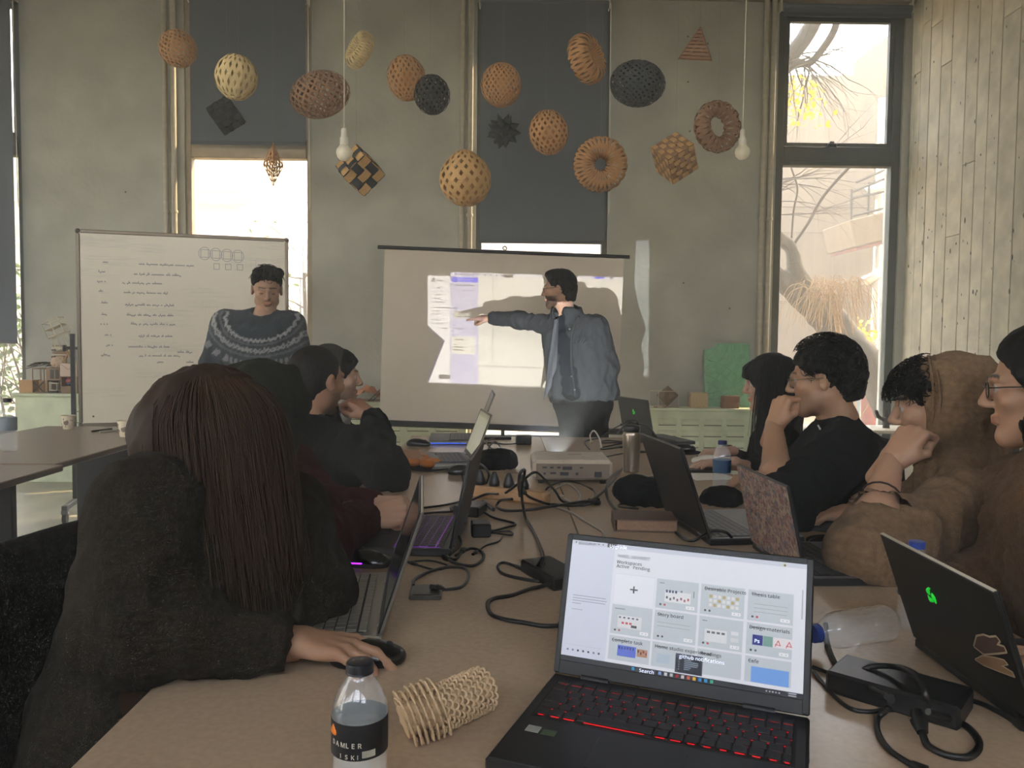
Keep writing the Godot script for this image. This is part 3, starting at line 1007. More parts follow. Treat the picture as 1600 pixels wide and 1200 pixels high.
func outside() -> void:
	var ground := mottled(Color(0.66, 0.56, 0.42), 0.95, "ground", 0.02, 0.75, 0.3, 0.3, 0.1)
	struct("ground", Shape.new().box(Vector3(0, -0.2, -37.4), Vector3(90, 0.3, 60)), ground, "sandy courtyard ground outside the windows", "ground")
	# unseen upper floors and wing, added to block sky light from the courtyard
	var shell := mottled(Color(0.56, 0.53, 0.47), 0.95, "concrete0", 0.02, 0.74, 0.4)
	struct("shading_storeys", Shape.new().box(Vector3((LEFT + RIGHT) / 2, TOP + 0.32 + 4.5, (REAR - WALL) / 2), Vector3(RIGHT - LEFT + 0.6, 9.0, WALL + REAR + 0.6)), shell, "unseen upper floors added above the studio to shade the court", "building")
	struct("shading_wing", Shape.new().box(Vector3(9.2, 6.6, (REAR - WALL) / 2), Vector3(10.4, 13.4, WALL + REAR + 0.6)), shell, "unseen concrete wing added beyond the board-marked wall to shade the court", "building")
	# concrete building across the court, seen through the uncovered window
	var D := 14.5
	var conc := mottled(Color(0.46, 0.40, 0.31), 0.95, "concrete1", 0.02, 0.72, 0.35, 0.3, 0.06)
	conc.uv1_scale = Vector3(0.9, 0.12, 0.9)
	var b := thing("courtyard_building", "weathered concrete building with a stepped top across the court", "building", Vector3(0, -0.05, -D))
	var out := PackedVector2Array()
	for q in [[1120, 640], [1120, 118], [1335, 118], [1335, 96], [1402, 44], [1480, 0], [1700, -60], [1700, 640]]:
		var p := at(q[0], q[1], D)
		out.append(Vector2(p.x, maxf(0.0, p.y + 0.05)))
	var base_y := 0.0
	out[0].y = base_y; out[-1].y = base_y
	part(b, "facade", Shape.new().slab(out, 0.5, Transform3D(Basis.IDENTITY, Vector3(0, 0, -0.25))), conc)
	for y in [322.0, 362.0, 470.0]:
		var p := at(1200, y, D)
		part(b, "joint_band", Shape.new().box(Vector3(at(1300, y, D).x, p.y + 0.05, 0.012), Vector3(5.0, 0.03, 0.03), 0.004), mottled(Color(0.42, 0.36, 0.29), 0.95, "concrete1", 0.02, 0.72, 0.35))
	# balcony slab with a red soffit and railing
	var bl := b
	var up := Transform3D(Basis.IDENTITY, Vector3(0, 0.05, D - 12.6))
	var p0 := at(1322, 368, 12.6); var p1 := at(1480, 330, 12.6)
	var sl := Shape.new()
	sl.box(Vector3((p0.x + p1.x) / 2, (p0.y + p1.y) / 2, -0.3), Vector3(p0.distance_to(p1), 0.44, 1.1), 0.02, Basis(Vector3.BACK, atan2(p1.y - p0.y, p1.x - p0.x)))
	part(bl, "balcony_slab", sl, conc, up)
	var sf := Shape.new().box(Vector3((p0.x + p1.x) / 2 + 0.05, (p0.y + p1.y) / 2 - 0.245, -0.3), Vector3(p0.distance_to(p1) - 0.1, 0.04, 1.0), 0.005, Basis(Vector3.BACK, atan2(p1.y - p0.y, p1.x - p0.x)))
	part(bl, "balcony_soffit", sf, mat(Color(0.42, 0.14, 0.10), 0.8), up)
	var dark := mat(Color(0.09, 0.09, 0.09), 0.5, 0.3)
	for q in [[1332, 300, 1480, 240], [1332, 310, 1480, 278], [1332, 338, 1480, 300], [1338, 285, 1480, 222]]:
		part(bl, "balcony_rail", Shape.new().tube([at(q[0], q[1], 12.6) + Vector3(0, 0, 12.6), at(q[2], q[3], 12.6) + Vector3(0, 0, 12.6)], 0.022, 6), dark, up)
	for q in [[1331, 296, 350], [1358, 285, 348], [1388, 262, 340], [1425, 250, 335]]:
		part(bl, "balcony_post", Shape.new().tube([at(q[0], q[1], 12.6) + Vector3(0, 0, 12.6), at(q[0] - 1, q[2], 12.6) + Vector3(0, 0, 12.6)], 0.02, 6), dark, up)
	var steel := mat(Color(0.75, 0.74, 0.70), 0.3, 0.9)
	var dp := thing("drain_pipe", "shiny metal duct running up the concrete building across the court", "pipe", at(1363, 600, 14.1))
	dp.position.y = -0.05
	part(dp, "pipe_run", Shape.new().tube([Vector3(0, 0, 0), Vector3(0, at(1363, 150, 14.1).y, 0)], 0.09, 12), steel)
	for y in [2.6, 4.2]: part(dp, "elbow", Shape.new().tube(curve([Vector3(-0.3, y - 0.1, 0.1), Vector3(-0.1, y, 0.1), Vector3(0.08, y + 0.1, 0.05)], 4), 0.1, 10), steel)
	tree()
	weeping_bush()
	# blown-out houses and garden behind the whiteboard window
	var pale := mottled(Color(0.74, 0.68, 0.56), 0.95, "concrete0", 0.02, 0.74, 0.3)
	var hs := thing("house", "pale low house with bands of windows, seen past the whiteboard", "building", Vector3(0, -0.05, -18.0))
	var e0 := at(280, 640, 18.0); var e1 := at(390, 250, 18.0)
	part(hs, "wall", Shape.new().box(Vector3((e0.x + e1.x) / 2 - 4.0, 3.2, -2.0), Vector3(e1.x - e0.x + 8.0, 6.4, 4.0), 0.02), pale)
	for r in 3:
		var wy := at(350, [268, 335, 365][r], 18.0).y
		for k in 4: part(hs, "shutter", Shape.new().box(Vector3(e1.x - 0.75 - k * 1.6, wy, 0.01), Vector3(0.95, [0.85, 0.42, 0.35][r], 0.06), 0.01), mat(Color(0.5, 0.42, 0.3), 0.8))
		part(hs, "cornice", Shape.new().box(Vector3((e0.x + e1.x) / 2 - 4.0, at(350, [312, 350, 378][r], 18.0).y, 0.06), Vector3(e1.x - e0.x + 8.0, 0.12, 0.16), 0.01), pale)
	var far := thing("far_building", "long pale building beyond the garden, behind the screen and the whiteboard", "building", Vector3(-2, -0.05, -30))
	part(far, "wall", Shape.new().box(Vector3(-4, 2.4, 0), Vector3(22, 4.8, 4), 0.02), pale)
	part(far, "eaves", Shape.new().box(Vector3(-4, 4.9, 0.1), Vector3(22.6, 0.25, 4.6), 0.02), mat(Color(0.5, 0.4, 0.32), 0.8))
	for k in 9: part(far, "window_pane", Shape.new().box(Vector3(-12 + k * 2.2, 2.4, 2.01), Vector3(0.9, 1.6, 0.05), 0.01), mat(Color(0.2, 0.22, 0.24), 0.2))
	# overhead cables fixed to the house
	for y in [316.0, 347.0]:
		part(hs, "service_cable", Shape.new().tube(curve([at(250, y - 4, 18.2) - hs.position, at(420, y, 17.0) - hs.position, at(640, y + 1, 28.5) - hs.position], 8), 0.012, 4), mat(Color(0.2, 0.2, 0.2)))
	# young tree whose twigs show beside the whiteboard
	var gr := mat(Color(0.30, 0.40, 0.12), 0.8)
	gr.vertex_color_use_as_albedo = true
	gr.backlight_enabled = true; gr.backlight = Color(0.35, 0.4, 0.1)
	var bark := mottled(Color(0.34, 0.29, 0.24), 0.95, "bark", 0.05, 0.6, 2.0, 0.4, 0.1)
	var yt := thing("young_tree", "slender young tree with sparse leaves beside the whiteboard window", "tree", at(474, 640, 10.5))
	yt.position.y = -0.05
	var s := Shape.new()
	s.tube([Vector3.ZERO, Vector3(0.05, 1.4, 0.02), Vector3(0.0, 2.6, 0.0)], [0.045, 0.035, 0.015], 7)
	for k in 12: twig(s, Vector3(0.02, rng.randf_range(0.8, 2.4), 0), Vector3(rng.randf_range(-1, 1), rng.randf_range(0.2, 0.9), rng.randf_range(-1, 1)), 0.8, 0.014, 2, 0.05)
	part(yt, "trunk", s, bark)
	var pl := []
	for k in 160: pl.append(Vector3(rng.randf_range(-0.7, 0.7), rng.randf_range(0.8, 3.0), rng.randf_range(-0.5, 0.5)))
	leaves(yt, "foliage", leaf_mesh(0.09, 0.025), gr, pl)
	# hedge outside the garden window
	var hd := thing("garden_hedge", "dense sunlit green hedge below the blind at the garden window", "hedge", Vector3(-6.4, -0.05, -9.6))
	pl = []
	for k in 5200:
		var u := rng.randf_range(-2.2, 2.4)
		pl.append(Vector3(u, rng.randf_range(0.0, 2.0 + 0.25 * sin(u * 3.0)), rng.randf_range(-0.5, 0.55) + 0.12 * sin(u * 7.0)))
	leaves(hd, "foliage", leaf_mesh(0.085, 0.026), gr, pl)
	var hs2 := Shape.new()
	for k in 26: twig(hs2, Vector3(rng.randf_range(-2.2, 2.3), 0, rng.randf_range(-0.3, 0.3)), Vector3(rng.randf_range(-0.3, 0.3), 1, rng.randf_range(-0.3, 0.3)), 1.9, 0.02, 1, 0.0)
	part(hd, "stems", hs2, bark)

func tree() -> void:
	var bark := mottled(Color(0.27, 0.25, 0.22), 0.95, "bark", 0.05, 0.6, 2.0, 0.4, 0.1)
	var D := 9.6
	var foot := at(1425, 640, D); foot.y = -0.05
	var t := thing("bare_tree", "old bare tree with two leaning trunks outside the uncovered window", "tree", foot)
	var rel := func(x, y, d): return at(x, y, d) - foot
	var f := Field.new()
	var a: Array = curve([rel.call(1345, 545, D), rel.call(1305, 492, D), rel.call(1262, 450, D), rel.call(1244, 425, D), rel.call(1236, 388, D), rel.call(1205, 362, D), rel.call(1170, 300, D)], 3)
	var ra := []
	for k in a.size(): ra.append(lerpf(0.09, 0.13, sin(k * 0.9) * 0.3 + 0.4) - 0.002 * k)
	f.path(a, ra, 0.05)
	var b: Array = curve([rel.call(1350, 555, D), rel.call(1292, 507, D), rel.call(1250, 465, D), rel.call(1205, 425, D), rel.call(1150, 390, D)], 3)
	var rb := []
	for k in b.size(): rb.append(0.145 - 0.004 * k)
	f.path(b, rb, 0.05)
	f.cap(rel.call(1350, 555, D), Vector3(0.05, 0, 0), 0.17, 0.26, 0.1)
	part(t, "trunk", f.shape(0.035, 0.02, 3.0, 5), bark)
	# high limbs crossing the upper light
	var s := Shape.new()
	s.tube(curve([rel.call(1170, 300, D), rel.call(1140, 180, D), rel.call(1190, 112, D), rel.call(1232, 88, D), rel.call(1262, 52, D), rel.call(1280, 10, D), rel.call(1300, -60, D)], 5), 0.10, 9)
	s.tube(curve([rel.call(1232, 88, D), rel.call(1262, 100, D), rel.call(1290, 70, D), rel.call(1306, 40, D), rel.call(1312, 0, D)], 5), 0.045, 8)
	s.tube(curve([rel.call(1150, 390, D), rel.call(1180, 160, D), rel.call(1218, 112, D), rel.call(1250, 98, D)], 5), 0.06, 8)
	var tw := bark
	for k in 22:
		var an := rng.randf() * TAU
		twig(s, rel.call(1245 + rng.randf_range(-20, 25), 88 + rng.randf_range(-14, 18), D + rng.randf_range(-0.1, 0.1)), Vector3(cos(an), sin(an) * 0.8, rng.randf_range(-0.4, 0.4)), rng.randf_range(0.5, 1.0), 0.013, 1, 0.05)
	for k in 9: twig(s, rel.call(1258 + rng.randf_range(-6, 10), 104, D), Vector3(rng.randf_range(0.1, 1.2), -0.4 - rng.randf() * 0.6, 0.1), rng.randf_range(0.5, 0.9), 0.007, 1, 0.1)
	# thin shoots crossing the lower light
	s.tube(curve([rel.call(1238, 385, D), rel.call(1262, 350, D), rel.call(1288, 305, D), rel.call(1330, 258, D)], 5), 0.018, 6)
	s.tube(curve([rel.call(1236, 388, D), rel.call(1240, 330, D), rel.call(1246, 295, D), rel.call(1236, 262, D)], 5), 0.012, 6)
	for k in 9: twig(s, rel.call(1200, 280 + rng.randf_range(-15, 60), D), Vector3(1, rng.randf_range(-0.3, 0.6), 0), rng.randf_range(0.8, 1.3), 0.008, 1, 0.02, 0.5)
	part(t, "branches", s, tw)
	var yl := mat(Color(0.82, 0.74, 0.10), 0.8)
	yl.vertex_color_use_as_albedo = true
	yl.backlight_enabled = true; yl.backlight = Color(0.8, 0.75, 0.1)
	var pl := []
	for k in 130:
		var r := sqrt(rng.randf()) * 44.0
		var an := rng.randf() * TAU
		pl.append(rel.call(1246 + cos(an) * r, 152 + sin(an) * r * 0.8, D + rng.randf_range(-0.3, 0.3)))
	for k in 20: pl.append(rel.call(1255 + rng.randf_range(-30, 50), 180 + rng.randf_range(-10, 20), D))
	leaves(t, "foliage", leaf_mesh(0.06, 0.024), yl, pl)

func weeping_bush() -> void:
	var D := 8.9
	var foot := at(1310, 600, D); foot.y = -0.05
	var t := thing("weeping_shrub", "leafless weeping shrub with a straw coloured tangle of drooping twigs", "shrub", foot)
	var m := mottled(Color(0.66, 0.54, 0.38), 0.9, "bark", 0.05, 0.6, 2.0)
	var s := Shape.new()
	var crown := at(1300, 455, D) - foot
	s.tube(curve([Vector3.ZERO, Vector3(0.04, crown.y * 0.5, 0.02), crown], 5), 0.03, 6)
	for k in 130:
		var an := rng.randf() * TAU
		var c := crown + Vector3(rng.randf_range(-0.28, 0.3), rng.randf_range(-0.16, 0.1), rng.randf_range(-0.15, 0.15))
		var reach := rng.randf_range(0.1, 0.45)
		var p := [c]
		for j in 5:
			var f := (j + 1) / 5.0
			p.append(c + Vector3(cos(an) * reach * f, 0.16 * sin(f * 2.6) - 0.42 * f * f * rng.randf_range(0.6, 1.2), sin(an) * reach * 0.6 * f) + Vector3(rng.randf_range(-0.03, 0.03), rng.randf_range(-0.02, 0.02), 0))
		s.tube(curve(p, 3), 0.0032, 4, false)
	part(t, "twigs", s, m)
	# playthings and pots on the ground behind it
	var bl := thing("yellow_bush", "small bush in yellow autumn leaf behind the weeping shrub", "bush", at(1338, 590, 11.0))
	bl.position.y = -0.05
	var yl := mat(Color(0.80, 0.74, 0.16), 0.8)
	yl.vertex_color_use_as_albedo = true
	var pl := []
	var top := at(1338, 522, 11.0).y
	for k in 170: pl.append(Vector3(rng.randfn(0, 0.13), top + rng.randfn(0, 0.11), rng.randfn(0, 0.12)))
	leaves(bl, "foliage", leaf_mesh(0.07, 0.03), yl, pl)
	var st := Shape.new()
	for k in 6: twig(st, Vector3.ZERO, Vector3(rng.randf_range(-0.2, 0.2), 1, rng.randf_range(-0.2, 0.2)), top + 0.1, 0.012, 1, 0)
	part(bl, "stems", st, m)
	for q in [[1361, 606, 12.5, Color(0.62, 0.12, 0.10), "red", 0.16], [1338, 596, 13.4, Color(0.75, 0.74, 0.7), "white", 0.17], [1325, 590, 12.4, Color(0.30, 0.42, 0.48), "blue", 0.22]]:
		var g := at(q[0], q[1], q[2])
		var tub := thing("plant_tub", "%s plastic tub on the courtyard ground" % q[4], "tub", Vector3(g.x, -0.05, g.z))
		var r: float = q[5]
		part(tub, "tub_wall", Shape.new().lathe([Vector2(0.0, 0.0), Vector2(r * 0.8, 0.0), Vector2(r, g.y + 0.2), Vector2(r * 1.06, g.y + 0.2), Vector2(r * 1.06, g.y + 0.24), Vector2(r * 0.95, g.y + 0.24), Vector2(r * 0.75, 0.03), Vector2(0, 0.03)], 16), mat(q[3], 0.6))

# ---------------------------------------------------------------- woven paper shades hung on threads
# strips run both ways round a surface fn(u, v) -> point and pass over and under one another
func woven(fn: Callable, n: int, twist: float, wide: float, lift: float, v0 := 0.0, v1 := 1.0, segs := 24, second := true) -> Array:
	var out := []
	for fam in (2 if second else 1):
		var s := Shape.new()
		var sg := 1.0 if fam == 0 else -1.0
		for i in n:
			var rows := []
			for k in segs + 1:
				var v := lerpf(v0, v1, float(k) / segs)
				var u := float(i) / n + sg * twist * v
				var row := []
				var ph := sin((float(i) + 2.0 * twist * n * v * (0.5 if second else 1.0)) * PI + fam * PI)
				for j in 3:
					var uu := u + (j - 1) * 0.5 * wide / n
					var q: Vector3 = fn.call(uu, v)
					var e := 0.002
					var nn: Vector3 = (fn.call(uu + e, v) - q).cross(fn.call(uu, minf(v + e, 1.0)) - fn.call(uu, maxf(v - e, 0.0))).normalized()
					if nn.length_squared() < 0.5: nn = q.normalized()
					row.append(q + nn * lift * (ph + (0.35 if j == 1 else 0.0)))
				rows.append(row)
			s.grid(rows)
		out.append(s)
	return out

func ball_fn(r: Vector3, tip := 0.0) -> Callable:
	return func(u: float, v: float) -> Vector3:
		var e := (v - 0.5) * PI
		var c := cos(e)
		return Vector3(cos(u * TAU) * c * r.x, sin(e) * r.y + tip * pow(maxf(0.0, sin(e)), 12.0), -sin(u * TAU) * c * r.z)

func ring_fn(R: float, r: float, flat := 1.0) -> Callable:
	return func(u: float, v: float) -> Vector3:
		var a := u * TAU
		var e := v * TAU
		return Vector3(cos(a) * (R + r * cos(e)), r * sin(e) * flat, -sin(a) * (R + r * cos(e)))

func spindle_fn(r: float, h: float, sides: int) -> Callable:
	return func(u: float, v: float) -> Vector3:
		var t := u * sides
		var k := floorf(t)
		var a := Vector3(cos(k * TAU / sides), 0, -sin(k * TAU / sides)).lerp(Vector3(cos((k + 1) * TAU / sides), 0, -sin((k + 1) * TAU / sides)), t - k)
		var w := 1.0 - absf(v - 0.5) * 2.0
		return a * r * maxf(w, 0.02) + Vector3(0, (v - 0.5) * h, 0)

# one flat woven face: strips both ways
func woven_face(a: Shape, b: Shape, o: Vector3, e1: Vector3, e2: Vector3, n: int, gap := 0.12) -> void:
	var nn := e1.cross(e2).normalized()
	for fam in 2:
		var s := a if fam == 0 else b
		var x := e1 if fam == 0 else e2
		var y := e2 if fam == 0 else e1
		for i in n:
			var rows := []
			var segs := n * 4
			for k in segs + 1:
				var f := float(k) / segs
				var ph := sin((f * n + i + fam) * PI) * 0.05 * e1.length() / n * 1.6
				var row := []
				for j in 2: row.append(o + y * ((i + gap + j * (1.0 - 2.0 * gap)) / n) + x * f + nn * ph)
				rows.append(row)
			s.grid(rows, false, fam == 0)

func hang(t: Node3D, top: Vector3) -> void:
	var m := mat(Color(0.55, 0.52, 0.46), 0.6)
	part(t, "thread", Shape.new().tube([top, Vector3(top.x, TOP - t.position.y, top.z)], 0.0006, 4), m)

func shades() -> void:
	var kraft := mottled(Color(0.72, 0.54, 0.35), 0.85, "kraft", 0.05, 0.85, 6.0)
	var tan_m := mottled(Color(0.80, 0.64, 0.42), 0.85, "kraft", 0.05, 0.85, 6.0)
	var pale := mottled(Color(0.85, 0.76, 0.56), 0.85, "kraft", 0.05, 0.85, 6.0)
	var brown := mottled(Color(0.58, 0.44, 0.33), 0.85, "kraft", 0.05, 0.85, 6.0)
	var dark := mottled(Color(0.15, 0.16, 0.15), 0.85, "kraft", 0.05, 0.85, 6.0)
	var slate := mottled(Color(0.22, 0.24, 0.25), 0.85, "kraft", 0.05, 0.85, 6.0)
	for m in [kraft, tan_m, pale, brown]:
		m.backlight_enabled = true; m.backlight = Color(0.16, 0.12, 0.08)
	var G := "woven paper shades hanging from the ceiling"
	# round ones: pixel, half width, half height in pixels, depth, strips, twist, strip width, tilt, material, label
	var balls := [
		[278, 76, 27, 27, 5.3, 20, 0.42, 0.44, Vector3(0.3, 0, 0.5), kraft, "round kraft paper shade hanging in front of the paired pipes", 0.0, 0.96],
		[369, 121, 31, 33, 4.7, 20, 0.20, 0.58, Vector3(0.1, 0, -0.15), pale, "round cream paper shade banded with zigzags, open at the bottom", 0.0, 0.93],
		[500, 148, 46, 33, 4.9, 26, 0.34, 0.42, Vector3(0.1, 0.2, 0.35), brown, "large egg-shaped lattice shade crossing the edge of the half-drawn blind", 0.0, 0.97],
		[635, 122, 29, 33, 5.4, 20, 0.36, 0.50, Vector3(0.1, 0, 0.1), kraft, "round brown paper shade with a rimmed bottom opening, next to a dark ball", 0.0, 0.93],
		[675, 148, 27, 29, 5.0, 18, 0.36, 0.55, Vector3(0.1, 0, 0.1), dark, "round dark paper shade next to a brown one with a rimmed opening", 0.0, 0.97],
		[727, 281, 39.5, 40, 4.6, 15, 0.42, 0.54, Vector3(0.12, 0, 0.05), tan_m, "large round tan paper shade with a pointed top, the lowest of all", 0.02, 0.97],
		[783, 133, 30.5, 32, 4.9, 24, 0.40, 0.42, Vector3(0.1, 0, -0.05), kraft, "round kraft shade of fine star-like lattice in front of the long blind", 0.0, 0.95],
		[857, 207, 30, 33, 5.0, 18, 0.40, 0.52, Vector3(0.2, 0, 0.15), kraft, "round kraft shade of coarse lattice in front of the long blind", 0.0, 0.97],
		[996, 131, 42, 33, 5.1, 22, 0.55, 0.62, Vector3(0.1, 0.3, -0.08), slate, "wide flattened dark grey paper shade between the ring shade and the pyramid", 0.0, 0.97]]
	for q in balls:
		var c := at(q[0], q[1], q[4])
		var k: float = q[4] / F
		var t := thing("paper_lantern", q[10], "lampshade", c, 0.0, G)
		var b := Basis.from_euler(q[8])
		var fam := woven(ball_fn(Vector3(q[2] * k, q[3] * k, q[2] * k), q[11]), q[5], q[6], q[7], 0.0035, 0.06 if q[12] < 0.95 else 0.03, 0.985, 30)
		part(t, "strips", fam[0], q[9], Transform3D(b, Vector3.ZERO))
		part(t, "strips", fam[1], q[9], Transform3D(b, Vector3.ZERO))
		var r: float = q[2] * k
		var rr := Shape.new()
		var ring := []
		for j in 25: ring.append(Vector3(cos(TAU * j / 24) * r * 0.36, -q[3] * k * 0.93, -sin(TAU * j / 24) * r * 0.36))
		rr.tube(ring, 0.006 if q[12] < 0.95 else 0.003, 6, false)
		part(t, "rim", rr, q[9], Transform3D(b, Vector3.ZERO))
		hang(t, b * Vector3(0, q[3] * k + q[11], 0))
	# rings: pixel, big radius, tube radius in pixels, depth, which way the hole faces, material
	var rings := [
		[562, 78, 19.5, 9.5, 5.4, Vector3(-0.75, 0.35, 0.55), 40, pale, "tilted cream ring-shaped shade touching the pendant cord", 0.44],
		[917, 92, 24.5, 13.5, 5.0, Vector3(0.85, 0.25, 0.62), 30, kraft, "tilted kraft ring-shaped shade at the edge of the long blind", 0.5],
		[938, 257, 25.5, 16.0, 4.8, Vector3(0.03, -0.18, 1.0), 34, kraft, "kraft ring shade whose hole faces the table, below the tilted ring", 0.48],
		[1121, 198, 27.5, 11.5, 5.0, Vector3(0.36, 0.0, 1.0), 24, brown, "brown openwork ring shade with a wide hole beside a bare bulb", 0.5]]
	for q in rings:
		var c := at(q[0], q[1], q[4])
		var k: float = q[4] / F
		var t := thing("paper_lantern", q[8], "lampshade", c, 0.0, G)
		var y: Vector3 = q[5].normalized()
		var x := y.cross(Vector3.UP).normalized()
		var b := Basis(x, y, x.cross(y))
		var fam := woven(ring_fn(q[2] * k, q[3] * k, 1.25), q[6], 0.10, q[9], 0.004, 0.0, 1.0, 22)
		part(t, "strips", fam[0], q[7], Transform3D(b, Vector3.ZERO))
		part(t, "strips", fam[1], q[7], Transform3D(b, Vector3.ZERO))
		hang(t, Vector3(0, (q[2] + q[3]) * k * sqrt(maxf(0.1, 1.0 - y.y * y.y)), 0))
	# spindle
	var c4 := at(427, 257, 4.8)
	var t4 := thing("paper_lantern", "slim diamond-shaped kraft shade against the bright window", "lampshade", c4, 0.3, G)
	for sh in woven(spindle_fn(0.064, 0.265, 4), 14, 0.35, 0.42, 0.002, 0.0, 1.0, 20): part(t4, "strips", sh, kraft)
	hang(t4, Vector3(0, 0.13, 0))
	# boxes standing on a corner
	var boxes := [
		[353, 180, 33, 5.4, slate, dark, 4, Vector3(0.5, 0.5, 0.7), "dark woven paper cube below the banded cream shade"],
		[563, 266, 41, 4.9, tan_m, slate, 3, Vector3(0.55, 0.5, 0.95), "cube of broad tan and grey woven strips under a bare bulb"],
		[1054, 247, 41, 4.9, tan_m, brown, 5, Vector3(0.6, 0.55, 0.72), "tan woven cube hanging on a corner beside the brown ring shade"]]
	for q in boxes:
		var c := at(q[0], q[1], q[3])
		var t := thing("paper_lantern", q[8], "lampshade", c, 0.0, G)
		var e: float = q[2] * q[3] / F * 1.15
		var a := Shape.new(); var b := Shape.new()
		for ax in 3:
			for sg in [-1.0, 1.0]:
				var n := Vector3.ZERO; n[ax] = sg
				var e1 := Vector3.ZERO; e1[(ax + 1) % 3] = sg
				var e2 := Vector3.ZERO; e2[(ax + 2) % 3] = 1.0
				woven_face(a, b, (n - e1 - e2) * e / 2, e1 * e, e2 * e, q[6], 0.1)
		var rot := Basis.from_euler(q[7])
		part(t, "strips", a, q[4], Transform3D(rot, Vector3.ZERO))
		part(t, "strips", b, q[5], Transform3D(rot, Vector3.ZERO))
		var best := Vector3.ZERO
		for sx in [-1, 1]:
			for sy in [-1, 1]:
				for sz in [-1, 1]:
					var p: Vector3 = rot * (Vector3(sx, sy, sz) * e / 2)
					if p.y > best.y: best = p
		hang(t, best)
	# star-shaped dark one
	var c13 := at(787, 205, 5.6)
	var t13 := thing("paper_lantern", "dark spiky star of folded paper, dim against the long blind", "lampshade", c13, 0.0, G)
	var st := Shape.new()
	for k in 26:
		var y := 1.0 - 2.0 * (k + 0.5) / 26
		var a := k * 2.39996
		var d := Vector3(cos(a) * sqrt(1 - y * y), y, sin(a) * sqrt(1 - y * y))
		st.tube([d * 0.06, d * 0.09, d * 0.125], [0.036, 0.022, 0.002], 4)
	part(t13, "spikes", st, slate)
	hang(t13, Vector3(0, 0.12, 0))
	# three-cornered pyramid
	var D := 5.2
	var pa := at(1094, 42, D + 0.05); var pb := at(1060, 92, D + 0.12); var pc := at(1112, 95, D - 0.02); var pd := at(1101, 79, D + 0.25)
	var cc := (pa + pb + pc + pd) / 4
	var tp := thing("paper_lantern", "three-cornered pyramid of striped paper slats", "lampshade", cc, 0.0, G)
	for f in [[pa, pb, pc], [pa, pc, pd], [pd, pc, pb], [pa, pd, pb]]:
		var s := Shape.new()
		for k in 9:
			var f0 := k / 9.0
			var f1 := (k + 0.72) / 9.0
			var q := [f[0].lerp(f[1], f0) - cc, f[0].lerp(f[1], f1) - cc, f[0].lerp(f[2], f1) - cc, f[0].lerp(f[2], f0) - cc]
			s.quad(q[0], q[1], q[2], q[3])
		part(tp, "slats", s, brown)
	var eg := Shape.new()
	for e in [[pa, pb], [pa, pc], [pa, pd], [pb, pc], [pc, pd], [pd, pb]]: eg.tube([e[0] - cc, e[1] - cc], 0.004, 5)
	part(tp, "edges", eg, brown)
	hang(tp, pa - cc)
	# bare pendant bulbs
	var white := mat(Color(0.78, 0.76, 0.70), 0.5)
	var opal := mat(Color(0.88, 0.85, 0.76), 0.35)
	opal.backlight_enabled = true; opal.backlight = Color(0.5, 0.48, 0.42)
	for q in [[538, 239, 4.55, "bare opal globe bulb on a white cord in front of the woven cube"], [1160, 238, 4.9, "bare opal globe bulb on a white cord beside the brown ring shade"]]:
		var c := at(q[0], q[1], q[2])
		var t := thing("pendant_bulb", q[3], "lamp", c)
		var r := 0.0475
		part(t, "globe", Shape.new().lathe([Vector2(0.001, -r), Vector2(r * 0.5, -r * 0.87), Vector2(r * 0.87, -r * 0.5), Vector2(r, 0), Vector2(r * 0.9, r * 0.44), Vector2(r * 0.62, r * 0.78), Vector2(r * 0.46, r * 1.05), Vector2(r * 0.44, r * 1.3)], 20), opal)
		part(t, "socket", Shape.new().lathe([Vector2(0.024, 0.045), Vector2(0.026, 0.05), Vector2(0.026, 0.085), Vector2(0.019, 0.092), Vector2(0.019, 0.135), Vector2(0.010, 0.142), Vector2(0.003, 0.15)], 16), white)
		part(t, "cord", Shape.new().tube([Vector3(0, 0.145, 0), Vector3(0, TOP - c.y, 0)], 0.0035, 6), white)

